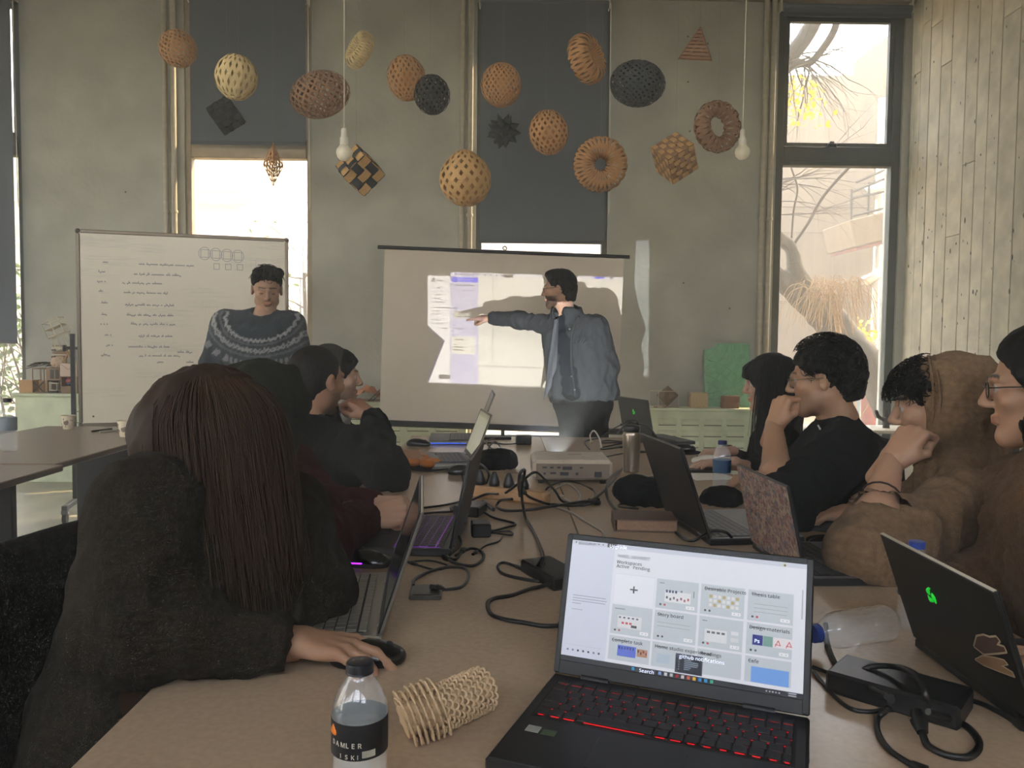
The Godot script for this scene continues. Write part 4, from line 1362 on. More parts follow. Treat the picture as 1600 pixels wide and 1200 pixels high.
# ---------------------------------------------------------------- laptops
# z towards the user, hinge at the far edge; the place given is the hinge's centre
func laptop(label: String, hx: float, hd: float, turn_deg: float, w: float, lid_h: float, lean_deg: float, shell: Material, deck: Material, key_m: Material, plate_m: Material, screen_m: Material, own_keys := false, depth := 0.245, lit: Material = null) -> Node3D:
	var turn := deg_to_rad(turn_deg)
	var back := Vector3(sin(turn), 0, cos(turn))
	var c := Vector3(hx, TT, -hd) + back * depth / 2
	var t := thing("laptop", label, "laptop", c, turn)
	var H := 0.018
	part(t, "base", Shape.new().box(Vector3(0, H / 2 + 0.001, 0), Vector3(w, H - 0.002, depth), 0.003), shell)
	part(t, "deck", Shape.new().box(Vector3(0, H + 0.0002, 0.002), Vector3(w - 0.006, 0.002, depth - 0.008), 0.0008), deck)
	# keyboard: six rows, the first narrow
	var kx := w - 0.035
	var kz0 := -depth / 2 + 0.03
	var pitch := 0.0185
	part(t, "key_well", Shape.new().box(Vector3(0, H + 0.0012, kz0 + pitch * 2.85), Vector3(kx + 0.006, 0.0012, pitch * 5.9), 0.0002), plate_m)
	var keys := Shape.new()
	var leak := Shape.new()
	var cache := {}
	var cols := int(kx / pitch)
	for r in 6:
		var x := -kx / 2
		var k := 0
		while x < kx / 2 - 0.006:
			var units := 1.0
			if r == 2 and k == 0: units = 1.4
			if r == 3 and k == 0: units = 1.7
			if r == 4 and k == 0: units = 1.3
			if r == 5 and k == 3: units = 5.2
			var kw := minf(units * pitch, kx / 2 - x)
			var zz := kz0 + pitch * r
			var dz := pitch if r > 0 else pitch * 0.8
			var size := Vector3(kw - 0.0022, 0.0022, dz - 0.0022)
			var pos := Vector3(x + kw / 2, H + 0.0031, zz)
			if lit: leak.box(pos + Vector3(0, -0.0008, dz / 2), Vector3(size.x * rng.randf_range(0.45, 0.85), 0.0006, 0.0012))
			if own_keys:
				var key := "%.4f %.4f" % [size.x, size.z]
				if not cache.has(key): cache[key] = Shape.new().box(Vector3.ZERO, size, 0.0005).mesh()
				part(t, "key", cache[key], key_m, Transform3D(Basis.IDENTITY, pos))
			else:
				keys.box(pos, size)
			x += kw
			k += 1
	if lit: part(t, "key_light", leak, lit)
	if not own_keys: part(t, "keyboard", keys, key_m)
	part(t, "touchpad", Shape.new().box(Vector3(-0.01, H + 0.0014, depth / 2 - 0.058), Vector3(0.105, 0.001, 0.072), 0.0003), deck)
	# lid, turned about the hinge
	var lt := Transform3D(Basis(Vector3.RIGHT, -deg_to_rad(lean_deg)), Vector3(0, H + 0.002, -depth / 2 + 0.004))
	var lid := part(t, "lid", Shape.new().box(Vector3(0, lid_h / 2, -0.0035), Vector3(w, lid_h, 0.006), 0.0025), shell, lt)
	var bz := Shape.new()
	var m := 0.008
	var chin := 0.018
	for sx in [-1.0, 1.0]: bz.box(Vector3(sx * (w / 2 - m / 2 - 0.001), lid_h / 2, 0), Vector3(m, lid_h - 0.004, 0.003), 0.0006)
	bz.box(Vector3(0, lid_h - m / 2 - 0.001, 0), Vector3(w - 2 * m - 0.002, m, 0.003), 0.0006)
	bz.box(Vector3(0, chin / 2 + 0.001, 0), Vector3(w - 2 * m - 0.002, chin, 0.003), 0.0006)
	part(lid, "bezel", bz, mat(Color(0.03, 0.03, 0.035), 0.5))
	var sc := Shape.new()
	var x1 := w / 2 - m - 0.0005
	var y0 := chin + 0.0005
	var y1 := lid_h - m - 0.0005
	sc.quad(Vector3(-x1, y0, 0.0003), Vector3(x1, y0, 0.0003), Vector3(x1, y1, 0.0003), Vector3(-x1, y1, 0.0003))
	part(lid, "screen", sc, screen_m)
	for sx in [-1.0, 1.0]: part(t, "hinge", Shape.new().tube([Vector3(sx * w * 0.32 - 0.02, H, -depth / 2 + 0.003), Vector3(sx * w * 0.32 + 0.02, H, -depth / 2 + 0.003)], 0.006, 10), deck)
	for sx in [-1.0, 1.0]: part(t, "side_port", Shape.new().box(Vector3(sx * w / 2, H / 2, -depth * 0.15), Vector3(0.001, 0.006, 0.016), 0.0002), mat(Color(0.02, 0.02, 0.02), 0.4))
	return t

func words(parent: Node, text: String, x: float, y: float, z: float, height: float, m: Material, turn := Basis.IDENTITY) -> void:
	var tm := TextMesh.new()
	tm.text = text
	tm.font = sans
	tm.font_size = 64
	tm.pixel_size = height / 84.0
	tm.depth = 0.0002
	tm.horizontal_alignment = HORIZONTAL_ALIGNMENT_LEFT
	part(parent, "lettering", tm, m, Transform3D(turn, Vector3(x, y, z)))

var sans := SystemFont.new()

func px_screen(im: Image, x: float, y: float, w: float, h: float, c: Color) -> void:
	im.fill_rect(Rect2i(int(x * im.get_width()), int(y * im.get_height()), maxi(1, int(w * im.get_width())), maxi(1, int(h * im.get_height()))), c)

func disc(im: Image, x: float, y: float, r: float, c: Color) -> void:
	var cx := x * im.get_width(); var cy := y * im.get_height()
	for j in range(int(-r), int(r) + 1):
		for i in range(int(-r), int(r) + 1):
			if i * i + j * j <= r * r: im.set_pixel(clampi(int(cx) + i, 0, im.get_width() - 1), clampi(int(cy) + j, 0, im.get_height() - 1), c)

func workspace_picture() -> ImageTexture:
	var im := Image.create(1280, 720, false, Image.FORMAT_RGBA8)
	im.fill(Color(0.91, 0.92, 0.96))
	px_screen(im, 0, 0, 0.20, 1, Color(0.84, 0.86, 0.93))
	px_screen(im, 0, 0, 1, 0.04, Color(0.80, 0.82, 0.88))
	disc(im, 0.02, 0.02, 5, Color(0.4, 0.42, 0.47))
	px_screen(im, 0.165, 0.004, 0.044, 0.034, Color(0.06, 0.06, 0.08))
	for k in 4: disc(im, 0.085 + k * 0.02, 0.02, 4, Color(0.25, 0.27, 0.32))
	disc(im, 0.912, 0.025, 11, Color(0.85, 0.83, 0.7)); disc(im, 0.914, 0.027, 6, Color(0.2, 0.17, 0.14))
	px_screen(im, 0.983, 0.2, 0.006, 0.22, Color(0.70, 0.71, 0.75))
	px_screen(im, 0.214, 0.193, 0.018, 0.002, Color(0.3, 0.3, 0.35))
	# cards
	var X := [0.212, 0.398, 0.586, 0.776]
	var Y := [0.245, 0.495, 0.745]
	for r in 3:
		for k in 4:
			var x: float = X[k]
			var y: float = Y[r]
			var h := 0.232 if r < 2 else 0.185
			px_screen(im, x - 0.001, y - 0.002, 0.178, h + 0.004, Color(0.82, 0.84, 0.87))
			px_screen(im, x, y, 0.176, h, Color(0.78, 0.81, 0.84) if r + k > 0 else Color(0.93, 0.94, 0.98))
			if r + k == 0:
				px_screen(im, x + 0.071, y + 0.11, 0.034, 0.012, Color(0.1, 0.1, 0.12)); px_screen(im, x + 0.0845, y + 0.087, 0.007, 0.058, Color(0.1, 0.1, 0.12))
				continue
			px_screen(im, x + 0.012, y + 0.026, [0.02, 0.02, 0.07, 0.045][(k + r * 3) % 4], 0.008, Color(0.5, 0.52, 0.55))
			if r < 2:
				disc(im, x + 0.02, y + 0.2, 6, Color(0.25, 0.25, 0.26)); disc(im, x + 0.038, y + 0.2, 6, Color(0.75, 0.2, 0.25) if (k + r) % 2 == 1 else Color(0.3, 0.3, 0.34))
				px_screen(im, x + 0.128, y + 0.19, 0.036, 0.026, Color(0.95, 0.96, 0.98)); disc(im, x + 0.138, y + 0.203, 2, Color(0.2, 0.2, 0.2)); disc(im, x + 0.154, y + 0.203, 2, Color(0.2, 0.2, 0.2))
	# thumbnails on the cards
	px_screen(im, 0.435, 0.335, 0.11, 0.085, Color(0.90, 0.91, 0.92))
	for k in 4: px_screen(im, 0.438 + k * 0.013, 0.325, 0.009, 0.022, Color(0.2, 0.22, 0.4))
	for k in 7: px_screen(im, 0.44 + k * 0.015, 0.375 + 0.012 * (k % 2), 0.008, 0.02, Color(0.3 + 0.08 * k, 0.35, 0.4))
	px_screen(im, 0.555, 0.315, 0.003, 0.05, Color(0.2, 0.2, 0.25)); px_screen(im, 0.5, 0.32, 0.008, 0.016, Color(0.45, 0.48, 0.5))
	for r in 3:
		for k in 7: px_screen(im, 0.62 + k * 0.018, 0.32 + r * 0.034, 0.013, 0.024, Color(0.9, 0.9, 0.88) if (k + r) % 3 else Color(0.75, 0.68, 0.45))
	for r in 3: px_screen(im, 0.80, 0.345 + r * 0.03, 0.13, 0.005, Color(0.64, 0.66, 0.66))
	px_screen(im, 0.24, 0.575, 0.105, 0.10, Color(0.88, 0.89, 0.90))
	for k in 5: px_screen(im, 0.245 + k * 0.019, 0.585, 0.01, 0.013, Color(0.35, 0.36, 0.45))
	for k in 3: px_screen(im, 0.258 + k * 0.017, 0.625, 0.011, 0.018, Color(0.8, 0.3, 0.33))
	px_screen(im, 0.30, 0.645, 0.025, 0.02, Color(0.3, 0.3, 0.3))
	for r in 2: px_screen(im, 0.41, 0.585 + r * 0.03, 0.14, 0.004, Color(0.55, 0.57, 0.58))
	px_screen(im, 0.61, 0.585, 0.09, 0.095, Color(0.89, 0.90, 0.91)); px_screen(im, 0.715, 0.58, 0.03, 0.03, Color(0.89, 0.9, 0.91)); px_screen(im, 0.715, 0.63, 0.03, 0.03, Color(0.86, 0.87, 0.88))
	for k in 4: px_screen(im, 0.618 + k * 0.02, 0.60, 0.014, 0.018, Color(0.4, 0.4, 0.42))
	px_screen(im, 0.80, 0.58, 0.04, 0.075, Color(0.02, 0.10, 0.52)); px_screen(im, 0.842, 0.58, 0.037, 0.075, Color(0.45, 0.62, 0.58)); px_screen(im, 0.88, 0.58, 0.075, 0.075, Color(0.92, 0.90, 0.91))
	for k in 2: poly(im, [Vector2((0.888 + k * 0.042) * 1280, 0.645 * 720), Vector2((0.899 + k * 0.042) * 1280, 0.60 * 720), Vector2((0.908 + k * 0.042) * 1280, 0.635 * 720), Vector2((0.888 + k * 0.042) * 1280, 0.63 * 720)], Color(0.8, 0.1, 0.12), 1)
	px_screen(im, 0.25, 0.81, 0.08, 0.085, Color(0.36, 0.45, 0.85)); px_screen(im, 0.335, 0.82, 0.045, 0.06, Color(0.72, 0.55, 0.45))
	for k in 6: px_screen(im, 0.255 + k * 0.012, 0.82, 0.007, 0.02, Color(0.15, 0.2, 0.5))
	for k in 4: px_screen(im, 0.338 + k * 0.011, 0.828 + 0.014 * (k % 2), 0.007, 0.02, Color(0.3 + 0.1 * k, 0.2, 0.2))
	px_screen(im, 0.42, 0.83, 0.055, 0.07, Color(0.72, 0.78, 0.84))
	px_screen(im, 0.80, 0.815, 0.145, 0.115, Color(0.45, 0.65, 0.93))
	# grey paragraph and icons in the side panel
	for r in 4: px_screen(im, 0.03, 0.46 + r * 0.022, [0.15, 0.155, 0.15, 0.04][r], 0.006, Color(0.55, 0.57, 0.63))
	px_screen(im, 0.03, 0.575, 0.05, 0.006, Color(0.6, 0.62, 0.68))
	px_screen(im, 0.02, 0.865, 0.16, 0.002, Color(0.62, 0.64, 0.7))
	for k in 7: disc(im, 0.03 + k * 0.0235, 0.905, 6, Color(0.40, 0.42, 0.48) if k < 2 or k == 5 else Color(0.15, 0.16, 0.2))
	# task bar
	px_screen(im, 0, 0.957, 1, 0.043, Color(0.11, 0.12, 0.16))
	px_screen(im, 0.318, 0.963, 0.012, 0.026, Color(0.10, 0.65, 0.85))
	px_screen(im, 0.338, 0.962, 0.085, 0.03, Color(0.20, 0.21, 0.26))
	var ic := [Color(0.55, 0.65, 0.9), Color(0.85, 0.85, 0.88), Color(0.75, 0.78, 0.8), Color(0.65, 0.1, 0.15), Color(0.85, 0.8, 0.8), Color(0.85, 0.4, 0.3), Color(0.95, 0.75, 0.25), Color(0.2, 0.55, 0.85), Color(0.1, 0.6, 0.85), Color(0.3, 0.75, 0.6)]
	for k in 10: px_screen(im, 0.432 + k * 0.0235, 0.964, 0.013, 0.026, ic[k])
	for k in 5: px_screen(im, 0.86 + k * 0.012, 0.971, 0.006, 0.012, Color(0.85, 0.86, 0.9))
	for r in 2: px_screen(im, 0.945, 0.965 + r * 0.015, 0.03, 0.008, Color(0.85, 0.86, 0.9))
	# preview of an open window above the bar
	px_screen(im, 0.498, 0.805, 0.112, 0.145, Color(0.30, 0.32, 0.40)); px_screen(im, 0.502, 0.838, 0.104, 0.107, Color(0.08, 0.10, 0.16))
	for r in 6: px_screen(im, 0.535, 0.845 + r * 0.014, rng.randf_range(0.02, 0.06), 0.006, Color(0.65, 0.72, 0.8))
	for r in 5: disc(im, 0.513, 0.85 + r * 0.018, 3, Color(0.7, 0.75, 0.8))
	return ImageTexture.create_from_image(im)

func laptops() -> void:
	var black := mottled(Color(0.035, 0.037, 0.045), 0.42, "plaster", 0.012, 0.86, 3.0)
	var black_deck := mat(Color(0.028, 0.03, 0.045), 0.5)
	var silver := mat(Color(0.56, 0.54, 0.50), 0.38, 0.75)
	var grey := mat(Color(0.22, 0.22, 0.23), 0.45, 0.4)
	var dkey := mat(Color(0.025, 0.025, 0.03), 0.6)
	var off := mat(Color(0.015, 0.015, 0.02), 0.15)
	var well := mat(Color(0.02, 0.02, 0.02), 0.7)
	# red-lit laptop facing the camera
	var red := mat(Color(0.2, 0.02, 0.03), 0.6)
	red.emission_enabled = true; red.emission = Color(0.95, 0.06, 0.12); red.emission_energy_multiplier = 0.3
	var scr := mat(Color(0.02, 0.02, 0.02), 0.3)
	scr.emission_enabled = true; scr.emission = Color.WHITE; scr.emission_texture = workspace_picture()
	scr.emission_operator = BaseMaterial3D.EMISSION_OP_MULTIPLY
	scr.emission_energy_multiplier = 0.20
	var l1 := laptop("black gaming laptop with a red-lit keyboard and a bright page of workspace cards", 0.236, 1.026, -22.2, 0.346, 0.199, 18.1, black, black_deck, dkey, well, scr, true, 0.25, red)
	var ink := mat(Color(0.12, 0.12, 0.15), 0.9)
	var pale_ink := mat(Color(0.45, 0.46, 0.5), 0.9)
	var white_ink := glow(Color(0.85, 0.88, 0.95), 0.15)
	var s: Node = l1.get_node("lid/screen")
	var W := 0.346 - 2 * 0.0085
	var y0 := 0.0185
	var Hs := 0.199 - 0.0085 - 0.0185
	var P := func(u: float, v: float) -> Vector2: return Vector2((u - 0.5) * W, y0 + (1.0 - v) * Hs)
	for q in [["YAREL MEHMET", 0.213, 0.095, 0.0062, pale_ink], ["Workspaces", 0.213, 0.145, 0.0078, ink], ["Active   Pending", 0.214, 0.178, 0.0034, ink], ["Milanote", 0.03, 0.022, 0.0042, pale_ink], ["Upgrade", 0.174, 0.022, 0.0030, white_ink], ["Ps", 0.807, 0.622, 0.0085, white_ink], ["Desirable Projects", 0.598, 0.273, 0.0034, ink], ["Thesis table", 0.788, 0.273, 0.0034, ink], ["Story board", 0.41, 0.523, 0.0034, ink], ["Design materials", 0.785, 0.523, 0.0034, ink], ["Complete task", 0.222, 0.773, 0.0034, ink], ["Home studio experiment", 0.408, 0.773, 0.0034, ink], ["Readings", 0.597, 0.773, 0.0034, ink], ["Cafe", 0.787, 0.773, 0.0034, ink], ["Search", 0.35, 0.978, 0.0038, white_ink], ["github notifications", 0.512, 0.822, 0.0024, white_ink]]:
		var c: Vector2 = P.call(q[1], q[2])
		words(s, q[0], c.x, c.y, 0.0005, q[3], q[4])
	part(l1, "processor_sticker", Shape.new().box(Vector3(-0.143, 0.0196, 0.044), Vector3(0.017, 0.0006, 0.015)), mat(Color(0.55, 0.55, 0.52), 0.4))
	part(l1, "graphics_sticker", Shape.new().box(Vector3(-0.122, 0.0196, 0.046), Vector3(0.017, 0.0006, 0.013)), mat(Color(0.22, 0.28, 0.18), 0.4))
	# silver laptop of the long-haired person
	laptop("silver laptop with silver keys in front of the long-haired person", -0.215, 1.40, -83.9, 0.356, 0.212, 18.5, silver, silver, silver, well, off, true, 0.24)
	# purple-lit laptop of the hooded person in maroon sleeves
	var vio := mat(Color(0.06, 0.05, 0.07), 0.6)
	vio.emission_enabled = true; vio.emission = Color(0.65, 0.35, 0.85); vio.emission_energy_multiplier = 0.09
	var l3 := laptop("dark laptop with a violet-lit keyboard in front of the maroon sleeves", -0.108, 1.93, -93.5, 0.36, 0.213, 11.5, grey, mat(Color(0.13, 0.13, 0.12), 0.45), mat(Color(0.10, 0.085, 0.11), 0.5), vio, off, false, 0.27)
	part(l3, "green_sticker", Shape.new().box(Vector3(0.15, 0.0196, 0.1), Vector3(0.022, 0.0006, 0.02)), mat(Color(0.35, 0.42, 0.12), 0.5))
	part(l3, "white_sticker", Shape.new().box(Vector3(0.165, 0.0196, 0.125), Vector3(0.018, 0.0006, 0.016)), mat(Color(0.6, 0.58, 0.55), 0.5))
	# thin silver laptop with a pale page
	var page := mat(Color(0.04, 0.04, 0.04), 0.3)
	var im := Image.create(128, 96, false, Image.FORMAT_RGBA8)
	im.fill(Color(0.78, 0.79, 0.66))
	px_screen(im, 0, 0, 1, 0.12, Color(0.55, 0.58, 0.42)); px_screen(im, 0.05, 0.2, 0.3, 0.7, Color(0.70, 0.71, 0.6)); px_screen(im, 0.4, 0.25, 0.5, 0.5, Color(0.84, 0.85, 0.75))
	for r in 8: px_screen(im, 0.42, 0.28 + r * 0.055, 0.4, 0.012, Color(0.55, 0.56, 0.5))
	page.emission_enabled = true; page.emission = Color.WHITE; page.emission_texture = ImageTexture.create_from_image(im); page.emission_operator = BaseMaterial3D.EMISSION_OP_MULTIPLY; page.emission_energy_multiplier = 0.10
	laptop("thin silver laptop showing a pale document, beside the plate of pastries", -0.144, 3.222, -80.4, 0.31, 0.206, 20.8, silver, mat(Color(0.36, 0.37, 0.39), 0.45, 0.4), mat(Color(0.16, 0.17, 0.19), 0.5), well, page, false, 0.215)
	var l5 := laptop("dark laptop with a blue-lit front edge at the far end of the tables", -0.142, 3.94, -87.1, 0.34, 0.25, 21.0, mat(Color(0.5, 0.49, 0.45), 0.45, 0.5), mat(Color(0.18, 0.19, 0.21), 0.5, 0.2), mat(Color(0.08, 0.08, 0.09), 0.5), well, off, false, 0.24)
	part(l5, "light_strip", Shape.new().box(Vector3(0.1705, 0.007, 0.02), Vector3(0.001, 0.004, 0.17)), glow(Color(0.15, 0.35, 0.9), 0.3))
	# far laptop with a green mark on its lid
	var mark := mat(Color(0.12, 0.62, 0.18), 0.4)
	mark.emission_enabled = true; mark.emission = Color(0.1, 0.8, 0.2); mark.emission_energy_multiplier = 0.16
	var l6 := laptop("dark grey laptop with a green emblem on its lid beside the thermos", 0.693, 3.934, 107.8, 0.33, 0.214, 11.3, mat(Color(0.19, 0.19, 0.19), 0.4, 0.4), grey, dkey, well, off, false, 0.235)
	emblem(l6, mark, 0.0, 0.14, 0.012)
	# broad dark laptop, lid towards the projector
	laptop("broad dark grey laptop with a plain lid between the black pouch and the collaged laptop", 0.49, 2.035, 97.0, 0.335, 0.24, 19.5, mat(Color(0.085, 0.085, 0.095), 0.4, 0.3), mat(Color(0.52, 0.5, 0.48), 0.4, 0.4), mat(Color(0.42, 0.41, 0.4), 0.5), well, off, false, 0.25)
	# laptop with a collage on its lid
	var l8 := laptop("laptop whose lid is covered in a faded pink and blue collage", 0.615, 1.70, 92.5, 0.30, 0.195, 12.5, mat(Color(0.10, 0.10, 0.11), 0.4), mat(Color(0.42, 0.41, 0.42), 0.35, 0.5), mat(Color(0.10, 0.10, 0.11), 0.5), well, off, false, 0.24)
	var col := mat(Color.WHITE, 0.55)
	col.albedo_texture = collage()
	var skin := Shape.new()
	skin.quad(Vector3(0.148, 0.003, -0.0067), Vector3(-0.148, 0.003, -0.0067), Vector3(-0.148, 0.192, -0.0067), Vector3(0.148, 0.192, -0.0067))
	part(l8.get_node("lid"), "lid_collage", skin, col)
	# black laptop with the stickers
	var l9 := laptop("matt black laptop with a green emblem and a sticker of two hands on its lid", 0.677, 1.087, 89.3, 0.30, 0.182, 19.7, mat(Color(0.022, 0.022, 0.022), 0.5), mat(Color(0.03, 0.03, 0.03), 0.5), dkey, well, mat(Color(0.02, 0.02, 0.02), 0.2), false, 0.24)
	emblem(l9, mark, 0.03, 0.115, 0.011)
	part(l9.get_node("lid"), "top_edge", Shape.new().box(Vector3(0, 0.1822, -0.0035), Vector3(0.296, 0.0012, 0.005)), mat(Color(0.75, 0.72, 0.64), 0.3, 0.6))
	hand_sticker(l9.get_node("lid"))

func emblem(l: Node3D, m: Material, x: float, y: float, r: float) -> void:
	# three leaf-shaped strokes around a point
	var s := Shape.new()
	for k in 3:
		var pts := []
		for j in 9:
			var f := j / 8.0
			pts.append(Vector3(x + cos(k * TAU / 3 + f * 1.9) * r * (0.35 + 0.65 * f), y + sin(k * TAU / 3 + f * 1.9) * r * 1.2 * (0.35 + 0.65 * f), -0.0068))
		var rad := []
		for j in 9: rad.append(0.0006 + 0.0028 * sin(PI * j / 8.0))
		s.tube(pts, rad, 5)
	part(l.get_node("lid"), "lid_emblem", s, m)

func hand_sticker(lid: Node) -> void:
	# two hands, palms pressed flat, cut out of printed vinyl
	var dark := mat(Color(0.26, 0.17, 0.13), 0.6)
	var light := mat(Color(0.50, 0.38, 0.26), 0.6)
	var line := mat(Color(0.62, 0.55, 0.45), 0.6)
	var a := PackedVector2Array([Vector2(0.0, 0.0), Vector2(0.02, 0.002), Vector2(0.055, 0.028), Vector2(0.073, 0.042), Vector2(0.071, 0.047), Vector2(0.055, 0.040), Vector2(0.063, 0.052), Vector2(0.058, 0.054), Vector2(0.043, 0.043), Vector2(0.03, 0.038), Vector2(0.012, 0.024)])
	var b := PackedVector2Array([Vector2(0.0, -0.012), Vector2(0.018, -0.008), Vector2(0.05, 0.006), Vector2(0.085, 0.022), Vector2(0.083, 0.027), Vector2(0.06, 0.021), Vector2(0.075, 0.034), Vector2(0.07, 0.036), Vector2(0.05, 0.026), Vector2(0.02, 0.008)])
	var t := Transform3D(Basis(Vector3.UP, PI) * Basis(Vector3.BACK, -0.2), Vector3(-0.055, 0.07, -0.0072))
	part(lid, "sticker_outline", Shape.new().slab(Geometry2D.offset_polygon(a, 0.0025)[0], 0.0004, t), line)
	part(lid, "sticker_hand", Shape.new().slab(a, 0.0006, t), dark)
	var t2 := Transform3D(Basis(Vector3.UP, PI) * Basis(Vector3.BACK, -0.2), Vector3(-0.048, 0.058, -0.0072))
	part(lid, "sticker_outline", Shape.new().slab(Geometry2D.offset_polygon(b, 0.0015)[0], 0.0004, t2), line)
	part(lid, "sticker_hand", Shape.new().slab(b, 0.0006, t2), light)

func collage() -> ImageTexture:
	var im := Image.create(384, 256, false, Image.FORMAT_RGBA8)
	var n := FastNoiseLite.new(); n.seed = 3; n.frequency = 0.018; n.fractal_octaves = 3
	n.domain_warp_enabled = true; n.domain_warp_amplitude = 40.0
	var n2 := FastNoiseLite.new(); n2.seed = 9; n2.frequency = 0.03; n2.domain_warp_enabled = true
	for y in 256:
		for x in 384:
			var a := n.get_noise_2d(x, y * 0.8) * 0.5 + 0.5
			var b := n2.get_noise_2d(x, y) * 0.5 + 0.5
			var c := Color(0.55, 0.40, 0.38).lerp(Color(0.62, 0.53, 0.42), smoothstep(0.4, 0.6, a))
			if b > 0.62: c = Color(0.34, 0.35, 0.40)
			if b < 0.34: c = Color(0.42, 0.26, 0.27)
			if absf(a - 0.5) < 0.022: c = Color(0.22, 0.18, 0.19)
			if absf(b - 0.5) < 0.018: c = Color(0.68, 0.63, 0.56)
			im.set_pixel(x, y, c)
	return ImageTexture.create_from_image(im)

# ---------------------------------------------------------------- projector: a white lamp and a blue one, each tiny, behind its own slide
func slide_picture() -> Image:
	var im := Image.create(768, 432, false, Image.FORMAT_RGBA8)
	var white := Color(0.93, 0.93, 0.92)
	im.fill(white)
	var u := func(x: float) -> float: return (x - 668.0) / 323.0
	var v := func(y: float) -> float: return (y - 424.0) / 179.0
	var R := func(x0: float, y0: float, x1: float, y1: float, c: Color) -> void:
		px_screen(im, u.call(x0), v.call(y0), u.call(x1) - u.call(x0), v.call(y1) - v.call(y0), c)
	R.call(668, 424, 704, 605, Color(0.92, 0.92, 0.95))
	R.call(704, 424, 748, 605, Color(0.76, 0.78, 0.86))
	R.call(748, 424, 991, 605, Color(0.90, 0.90, 0.87))
	R.call(668, 424, 703.5, 431, Color(0.30, 0.27, 0.26))
	R.call(703.5, 424, 704.2, 605, Color(0.55, 0.56, 0.62))
	R.call(706, 432, 747, 439.5, Color(0.16, 0.34, 0.82))
	for k in 9: R.call(715 + k * 2.6, 434.8, 716.8 + k * 2.6, 436.6, Color(0.8, 0.86, 1.0))
	R.call(748, 424, 991, 430, Color(0.86, 0.86, 0.90))
	for k in 9: R.call(711 + k * 9.0, 426, 714 + k * 9.0, 428.5, Color(0.2, 0.2, 0.22))
	R.call(787, 425, 802, 430, Color(0.08, 0.08, 0.09))
	# logo and menu lines
	poly(im, [Vector2(u.call(674.0) * 768, v.call(439.0) * 432), Vector2(u.call(677.0) * 768, v.call(434.0) * 432), Vector2(u.call(680.0) * 768, v.call(439.0) * 432), Vector2(u.call(674.0) * 768, v.call(439.0) * 432)], Color(0.25, 0.25, 0.3), 1)
	for q in [[683, 437, 9, 2.2], [683, 449, 6, 1.6], [679, 460, 13, 1.6], [679, 466, 10, 1.6], [679, 472, 15, 1.6], [679, 480, 24, 1.8], [679, 486, 9, 1.6], [679, 491, 8, 1.6], [680, 500, 8, 1.6], [680, 506, 12, 1.6], [690, 513, 10, 1.6]]:
		R.call(q[0], q[1], q[0] + q[2], q[1] + q[3], Color(0.38, 0.38, 0.42))
		R.call(675, q[1], 677.5, q[1] + q[3], Color(0.25, 0.25, 0.28))
	R.call(668, 455, 703, 455.6, Color(0.7, 0.7, 0.74)); R.call(704, 475, 747, 475.7, Color(0.62, 0.64, 0.72))
	R.call(712, 443, 716, 446, Color(0.6, 0.25, 0.35)); R.call(717, 443.5, 742, 445.5, Color(0.45, 0.42, 0.5)); R.call(722, 452, 738, 453.8, Color(0.5, 0.5, 0.58))
	R.call(708, 480, 714, 481.8, Color(0.35, 0.35, 0.4))
	R.call(708, 485, 746, 497, Color(0.90, 0.80, 0.72))
	for k in 3: R.call(714, 487 + k * 3.2, 737, 488.4 + k * 3.2, Color(0.72, 0.52, 0.42))
	R.call(708, 508, 713, 509.5, Color(0.4, 0.4, 0.45)); R.call(710, 513, 724, 515, Color(0.5, 0.5, 0.56)); R.call(739, 519, 742, 521, Color(0.4, 0.4, 0.45))
	R.call(706, 526, 743, 554, Color(0.92, 0.92, 0.88))
	for q in [[712, 530, 14], [709, 538, 5], [709, 542, 17], [709, 547, 14]]: R.call(q[0], q[1], q[0] + q[2], q[1] + 1.8, Color(0.42, 0.42, 0.42))
	for y in [541.5, 547]: R.call(737, y, 740, y + 1.5, Color(0.35, 0.35, 0.35))
	R.call(769.5, 432, 770.8, 571, Color(0.70, 0.70, 0.67)); R.call(748, 571, 991, 572.4, Color(0.68, 0.68, 0.65))
	R.call(686, 588, 703.5, 595, Color(0.30, 0.20, 0.17)); for k in 5: R.call(688 + k * 3.0, 590.5, 690 + k * 3.0, 592.5, Color(0.8, 0.75, 0.72))
	R.call(928, 424, 945, 427.5, Color(0.20, 0.42, 0.9)); R.call(953, 424, 958, 428, Color(0.9, 0.25, 0.4))
	R.call(668, 601, 991, 605, Color(0.30, 0.28, 0.27)); for k in 16: R.call(772 + k * 7.0, 602, 775.5 + k * 7.0, 604, Color(0.9, 0.9, 0.85))
	return im

